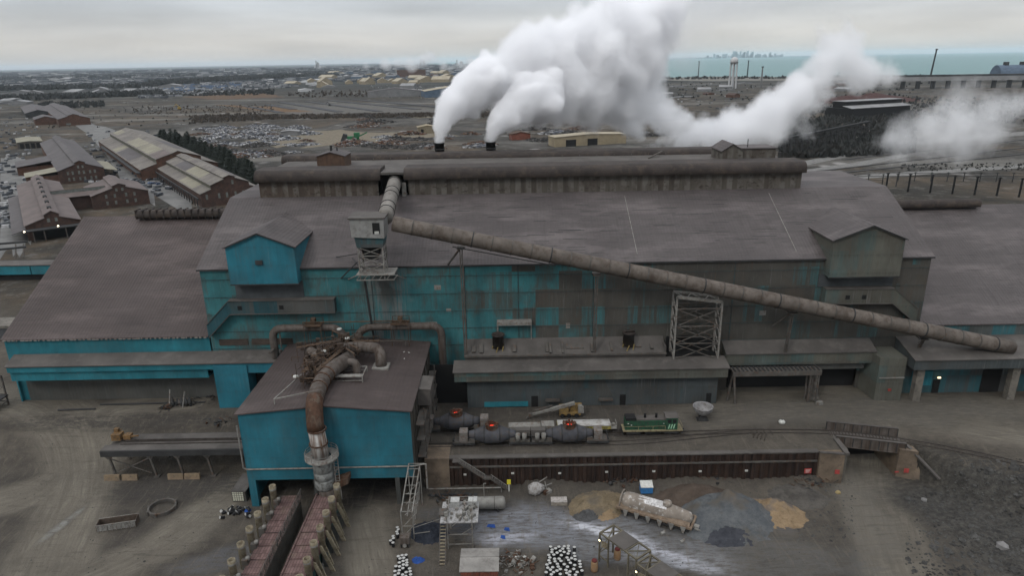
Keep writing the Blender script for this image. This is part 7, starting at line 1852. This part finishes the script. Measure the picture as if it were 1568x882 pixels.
for k in range(14):
    p = va.lerp(vb, (k + .5) / 14); wpart(vd, 'pier', M_trim, lambda m: m.box(p.x - 4, p.x + 4, p.y - 3, p.y + 3, 0, 18))
bs = thing('rounded_shed', 'dark round backed storage hall above the viaduct at the right edge', 'storage hall', gz(1560, 124, 0))
local(bs, 'shell', M_bluew, lambda m: m.prism([(-70, 26 * math.cos(a), 6 + 38 * math.sin(a)) for a in [math.pi * k / 10 for k in range(11)]], (220, 0, 0))); local(bs, 'roof_vent', M_trim, lambda m: (m.box(-50, -40, -5, 5, 40, 52), m.box(-5, 5, -5, 5, 40, 52)))
wt_ = thing('water_tower', 'white water tower on tall legs between the steam banks, lake behind', 'water tower', gz(1121, 135, 0))
local(wt_, 'tank', M_white, lambda m: m.lathe([(0, 58), (6, 60), (9.5, 65), (9.5, 71), (6, 76), (0, 78)], (0, 0, 0), 18), True)
for k in range(6): a = k * math.pi / 3; local(wt_, 'leg', M_white, lambda m: m.bar((10.5 * math.cos(a), 10.5 * math.sin(a), 0), (8.6 * math.cos(a), 8.6 * math.sin(a), 64), 1.8))
local(wt_, 'riser', M_white, lambda m: m.cyl(0, 0, 0, 60, 2.0, 10)); local(wt_, 'walkway', M_steel, lambda m: m.lathe([(9, 63.5), (11.3, 63.5), (11.3, 64.5), (9, 64.5)], (0, 0, 0), 18, caps=False))
for px_, py_, h, lab, ln in ((1014, 122, 62, 'thin lattice mast left of the water tower beside the steam', 0), (1069, 119, 62, 'short dark mast standing at the lake shore left of the water tower', 0), (1144, 119, 62, 'dark mast just right of the water tower on the shore', 0), (1165, 134, 52, 'thin pale mast farther right of the water tower', 0), (1422, 128, 88, 'leaning dark crane mast above the grey viaduct', 6), (766, 113, 70, 'dark crane mast on the far shore left of the big steam plume', 0)):
    r = thing('lattice_mast', lab, 'mast', gz(px_, py_, 0))
    local(r, 'mast', M_trim if px_ != 1165 else M_wgrey, lambda m: (m.bar((-1.4, 0, -1), (ln - .7, 0, h), 1.7), m.bar((1.6, 0, -1), (ln + .7, 0, h), 1.7), [m.bar((-1.4 + ln * k / 6, 0, h * k / 6), (1.6 + ln * (k + 1) / 6, 0, h * (k + 1) / 6), .8) for k in range(6)]))
    local(r, 'head', M_trim, lambda m: m.cbox((ln, 0, h), 6, 2, 2.5))
sh = lot('shore', [(990, 121), (1060, 117), (1130, 116.5), (1260, 118), (1400, 118), (1400, 121), (1200, 123), (1060, 124)], dirt('pale_shore', (.12, .115, .10), (.19, .18, .16)), z=.9)
# breakwater out in the lake and the city on the far horizon
m = MB(); a, b = gz(1034, 88.0, .5), gz(1106, 87.3, .5)
rr2 = random.Random(3)
n = 30
for k in range(n):
    p = a.lerp(b, (k + .5) / n); d = (b - a).length / n; m.box(p.x - d * .6, p.x + d * .6, p.y - 40, p.y + 40, -1, rr2.uniform(22, 36))
p = a.lerp(b, .83); m.box(p.x - 25, p.x + 25, p.y - 30, p.y + 30, 20, 62)
o = m.build('breakwater', M_trim); tag(o, 'long dark breakwater lying out in the lake', 'breakwater')
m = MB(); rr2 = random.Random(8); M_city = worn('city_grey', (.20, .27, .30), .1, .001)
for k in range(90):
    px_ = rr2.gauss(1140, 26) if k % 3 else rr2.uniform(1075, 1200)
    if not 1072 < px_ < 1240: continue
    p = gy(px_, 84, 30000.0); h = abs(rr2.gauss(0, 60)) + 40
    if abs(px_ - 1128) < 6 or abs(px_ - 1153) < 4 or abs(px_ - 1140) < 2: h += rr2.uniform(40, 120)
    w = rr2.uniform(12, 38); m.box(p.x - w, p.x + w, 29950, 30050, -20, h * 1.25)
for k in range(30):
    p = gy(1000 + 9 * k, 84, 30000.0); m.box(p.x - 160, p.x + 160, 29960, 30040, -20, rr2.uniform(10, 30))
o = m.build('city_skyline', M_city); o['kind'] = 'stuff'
for px_, py_, lab, hh, ww in ((645, 98, 'distant pale stack block on the horizon under its own steam', 70, 60), (700, 98, 'distant blue block at the shore beside faint steam', 60, 90), (765, 97, 'distant dark hulk on the shore at the left of the steam', 60, 40), (485, 101, 'distant pale silo group on the wooded horizon', 70, 30)):
    p = gz(px_, py_ + 4, 0); k_ = .45 * p.length / 4000; r = thing('far_plant', lab, 'plant', p)
    local(r, 'block', M_bluew if px_ != 485 else M_white, lambda m: [m.box(-ww * k_ + i * ww * k_ * .7, -ww * k_ * .6 + i * ww * k_ * .7, 0, 60, 0, hh * k_ * (.5 + .5 * ((i * 7) % 3) / 2)) for i in range(4)])
    local(r, 'stack', M_wgrey, lambda m: (m.cyl(0, 0, 0, hh * k_ * 1.35, 6 * k_, 8), m.cyl(ww * k_ * .6, 0, 0, hh * k_ * 1.1, 5 * k_, 8)))
# ------------------------------------------------------------------ steam and air
def steam_mat(name, dens, nscale, bite, edge=.55, seed=0.0, wisp=.3):
    """density thins at the skin; creases between billows bite in, fine noise frays the edge"""
    t = NT(name)
    at = t.n('ShaderNodeAttribute', attribute_name='density')
    P = t.pos()
    mp = t.n('ShaderNodeVectorMath', operation='ADD'); t.setin(mp.inputs[0], P); mp.inputs[1].default_value = (seed, seed * 2.3, seed * .7)
    w = mp.outputs[0]
    er = None
    for sc, am in ((1.0, .52), (2.3, .30), (5.1, .18)):
        n1 = t.noise(nscale * sc, 0, .5, w)
        k = t.math('ABSOLUTE', t.math('MULTIPLY_ADD', n1, 4.4, -2.2))
        k = t.math('MULTIPLY', t.math('SUBTRACT', 1.0, k, clamp=True), am)
        er = k if er is None else t.math('ADD', er, k)
    n2 = t.rng(t.noise(nscale * 3.0, 4, .65, w), .3, .7)
    er = t.math('ADD', t.math('MULTIPLY', er, 1 - wisp), t.math('MULTIPLY', n2, wisp))
    d = t.math('SUBTRACT', at.outputs['Fac'], t.math('MULTIPLY', er, bite))
    d = t.math('MULTIPLY', t.rng(d, 0.0, edge, 0, 1), dens)
    v = t.n('ShaderNodeVolumePrincipled')
    v.inputs['Color'].default_value = (.994, .995, 1.0, 1)
    t.setin(v.inputs['Density'], d)
    v.inputs['Density Attribute'].default_value = ''
    v.inputs['Anisotropy'].default_value = 0.3
    t.l(v.outputs[0], t.out.inputs['Volume'])
    return t.m
def to_volume(o, voxel, band, mat):
    """the blob's inside becomes a density grid that thins towards its skin"""
    ng = bpy.data.node_groups.new('fill_' + o.name, 'GeometryNodeTree')
    ng.interface.new_socket('Geometry', in_out='INPUT', socket_type='NodeSocketGeometry')
    ng.interface.new_socket('Geometry', in_out='OUTPUT', socket_type='NodeSocketGeometry')
    gi = ng.nodes.new('NodeGroupInput'); go = ng.nodes.new('NodeGroupOutput')
    mv = ng.nodes.new('GeometryNodeMeshToVolume'); mv.resolution_mode = 'VOXEL_SIZE'
    mv.inputs['Density'].default_value = 1.0
    mv.inputs['Voxel Size'].default_value = voxel
    mv.inputs['Interior Band Width'].default_value = band
    sm = ng.nodes.new('GeometryNodeSetMaterial'); sm.inputs['Material'].default_value = mat
    ng.links.new(gi.outputs[0], mv.inputs[0]); ng.links.new(mv.outputs[0], sm.inputs[0]); ng.links.new(sm.outputs[0], go.inputs[0])
    rm = o.modifiers.new('union', 'REMESH'); rm.mode = 'VOXEL'; rm.voxel_size = voxel * 1.2
    md = o.modifiers.new('fill', 'NODES'); md.node_group = ng
_b = bmesh.new(); bmesh.ops.create_icosphere(_b, subdivisions=2, radius=1.0)
ICO_V = np.array([v.co[:] for v in _b.verts]); ICO_F = np.array([[v.index for v in f.verts] for f in _b.faces]); _b.free()
def plume(name, label, balls, voxel, band, mat):
    vs = np.concatenate([ICO_V * r + np.array(c) for c, r in balls])
    fs = np.concatenate([ICO_F + i * len(ICO_V) for i in range(len(balls))])
    me = bpy.data.meshes.new(name); me.from_pydata(vs.tolist(), [], fs.tolist())
    me.materials.append(mat)
    o = link(bpy.data.objects.new(name, me))
    to_volume(o, voxel, band, mat)
    return tag(o, label, 'steam', None, 'stuff')
def pball(px, py, rpx, Y):
    p = gy(px, py, Y)
    return (p, 1.12 * rpx * math.sqrt(p.x ** 2 + Y ** 2 + (p.z - CAM_H) ** 2) / FPX + .5)
def billow(balls, seed, kids=22, grand=7, kr=(.2, .42)):
    """cauliflower growth: smaller balls budding from the skin of each ball"""
    r_ = random.Random(seed); out = list(balls)
    def bud(c, r, n, lo, hi, keep):
        for k in range(n):
            d = Vector((r_.gauss(0, 1), r_.gauss(0, 1), r_.gauss(0, 1) + .25)).normalized()
            p = c + d * r * r_.uniform(.80, .98); q = r * r_.uniform(lo, hi)
            if any((p - c2).length < r2 * .8 for c2, r2 in keep): continue
            out.append((p, q)); yield p, q
    for c, r in balls:
        for p, q in list(bud(c, r, kids, kr[0], kr[1], balls)):
            for _ in bud(p, q, grand, .3, .5, balls): pass
    return out
S1 = [(673, 212, 7, 212), (674, 203, 10, 212), (676, 192, 14, 213), (684, 178, 20, 215), (698, 162, 27, 217), (728, 142, 40, 222), (735, 112, 26, 223), (752, 212, 7, 212), (754, 203, 11, 213), (762, 190, 18, 215), (785, 172, 30, 219),
      (770, 120, 50, 226), (806, 80, 46, 231), (792, 60, 26, 230), (830, 140, 56, 232), (862, 62, 46, 238), (905, 52, 48, 243), (895, 120, 70, 244), (945, 40, 52, 250), (945, 148, 54, 250), (985, 95, 48, 256), (1000, 30, 50, 262), (1010, 178, 34, 258), (965, 190, 30, 252), (1045, 190, 26, 262)]
plume('steam_plume', 'huge white steam plume rolling up and right from the two roof stacks', billow([pball(*b) for b in S1], 5), 0.9, 7.0, steam_mat('steam_dense', .48, .055, .86, .50, 0.0, .46))
for i, R0 in enumerate(([(673, 216, 7, 211.6), (673, 208, 8, 212), (674, 200, 10, 212), (677, 188, 14, 213), (686, 172, 19, 215), (700, 156, 24, 217), (722, 138, 30, 220), (745, 122, 32, 223)], [(751, 216, 7, 211.6), (752, 208, 9, 212), (755, 199, 12, 213), (764, 186, 18, 215), (780, 174, 24, 217), (800, 158, 30, 220), (826, 150, 36, 224)])):
    plume('steam_jet', ('left', 'right')[i] + ' root of the huge plume, steam leaving the black stack', billow([pball(*b) for b in R0], 12 + i, 10, 3), .5, 1.6, steam_mat('steam_root', .8, .16, .55, .4, 5.0 + i, .25))
S1b = [(1010, 60, 60, 270), (1060, 20, 60, 285), (1120, -5, 55, 300), (1050, 95, 40, 280), (1180, -20, 50, 315)]
plume('steam_plume', 'thin upper veil trailing right from the huge plume at the top of the sky', billow([pball(*b) for b in S1b], 6, 8, 2), 2.0, 16.0, steam_mat('steam_veil', .045, .025, .62, .9, 11.0, .6))
S2 = [(985, 224, 12, 262), (1012, 217, 20, 264), (1045, 211, 27, 266), (1085, 202, 34, 270), (1125, 194, 38, 274), (1162, 190, 40, 278), (1192, 206, 27, 276), (1190, 168, 34, 284), (1218, 142, 34, 290)]
plume('steam_plume', 'low white steam bank pouring out behind the long roof', billow([pball(*b) for b in S2], 7), 1.2, 7.5, steam_mat('steam_bank', .36, .05, .90, .55, 31.0, .52))
S2b = [(1205, 190, 30, 288), (1240, 200, 24, 290), (1255, 140, 34, 294), (1300, 95, 36, 304), (1225, 228, 14, 282), (1225, 150, 34, 292), (1245, 120, 38, 296), (1272, 88, 40, 302), (1290, 62, 34, 306), (1265, 48, 24, 306), (1318, 112, 38, 308), (1352, 116, 30, 314), (1240, 170, 24, 292), (1215, 185, 22, 288)]
plume('steam_plume', 'ragged steam rising above the low bank in front of the lake', billow([pball(*b) for b in S2b], 8, 8, 2), 1.6, 11.0, steam_mat('steam_ragged', .27, .045, .86, .6, 71.0, .6))
S3 = [(1390, 208, 48, 325), (1440, 195, 56, 328), (1495, 195, 50, 333), (1540, 168, 42, 338), (1475, 152, 36, 332), (1425, 240, 28, 322), (1480, 240, 26, 326), (1370, 180, 26, 326)]
plume('steam_plume', 'thin drifting steam cloud over the grassy strip at right', billow([pball(*b) for b in S3], 9, 8, 2), 1.8, 14.0, steam_mat('steam_thin', .088, .04, 1.0, .8, 57.0, .65))
def far_steam(label, balls, dens):
    return plume('steam_plume', label, [pball(*b) for b in balls], balls[0][3] * .002, balls[0][3] * .008, steam_mat('steam_far', dens, 40.0 / balls[0][3], .55, .7, balls[0][0], .5))
far_steam('low far steam drifting over the works on the horizon', [(560, 100, 8, 3600), (590, 98, 12, 3650), (630, 98, 14, 3700), (660, 88, 12, 3750), (680, 100, 10, 3750), (655, 80, 8, 3800), (610, 96, 11, 3700), (648, 92, 12, 3700)], .020)
far_steam('far steam puff at the shore left of the big plume', [(705, 98, 10, 2600), (735, 95, 9, 2650), (690, 104, 8, 2600), (720, 92, 9, 2620)], .035)
# the air
m = MB(); m.box(-62000, 62000, -9500, 71000, -8.6, 330)
t = NT('air_haze'); v = t.n('ShaderNodeVolumePrincipled')
v.inputs['Color'].default_value = (.80, .92, 1.0, 1); v.inputs['Density'].default_value = 2.2e-5; v.inputs['Density Attribute'].default_value = ''
t.l(v.outputs[0], t.out.inputs['Volume'])
hz = m.build('haze', t.m); hz['kind'] = 'stuff'
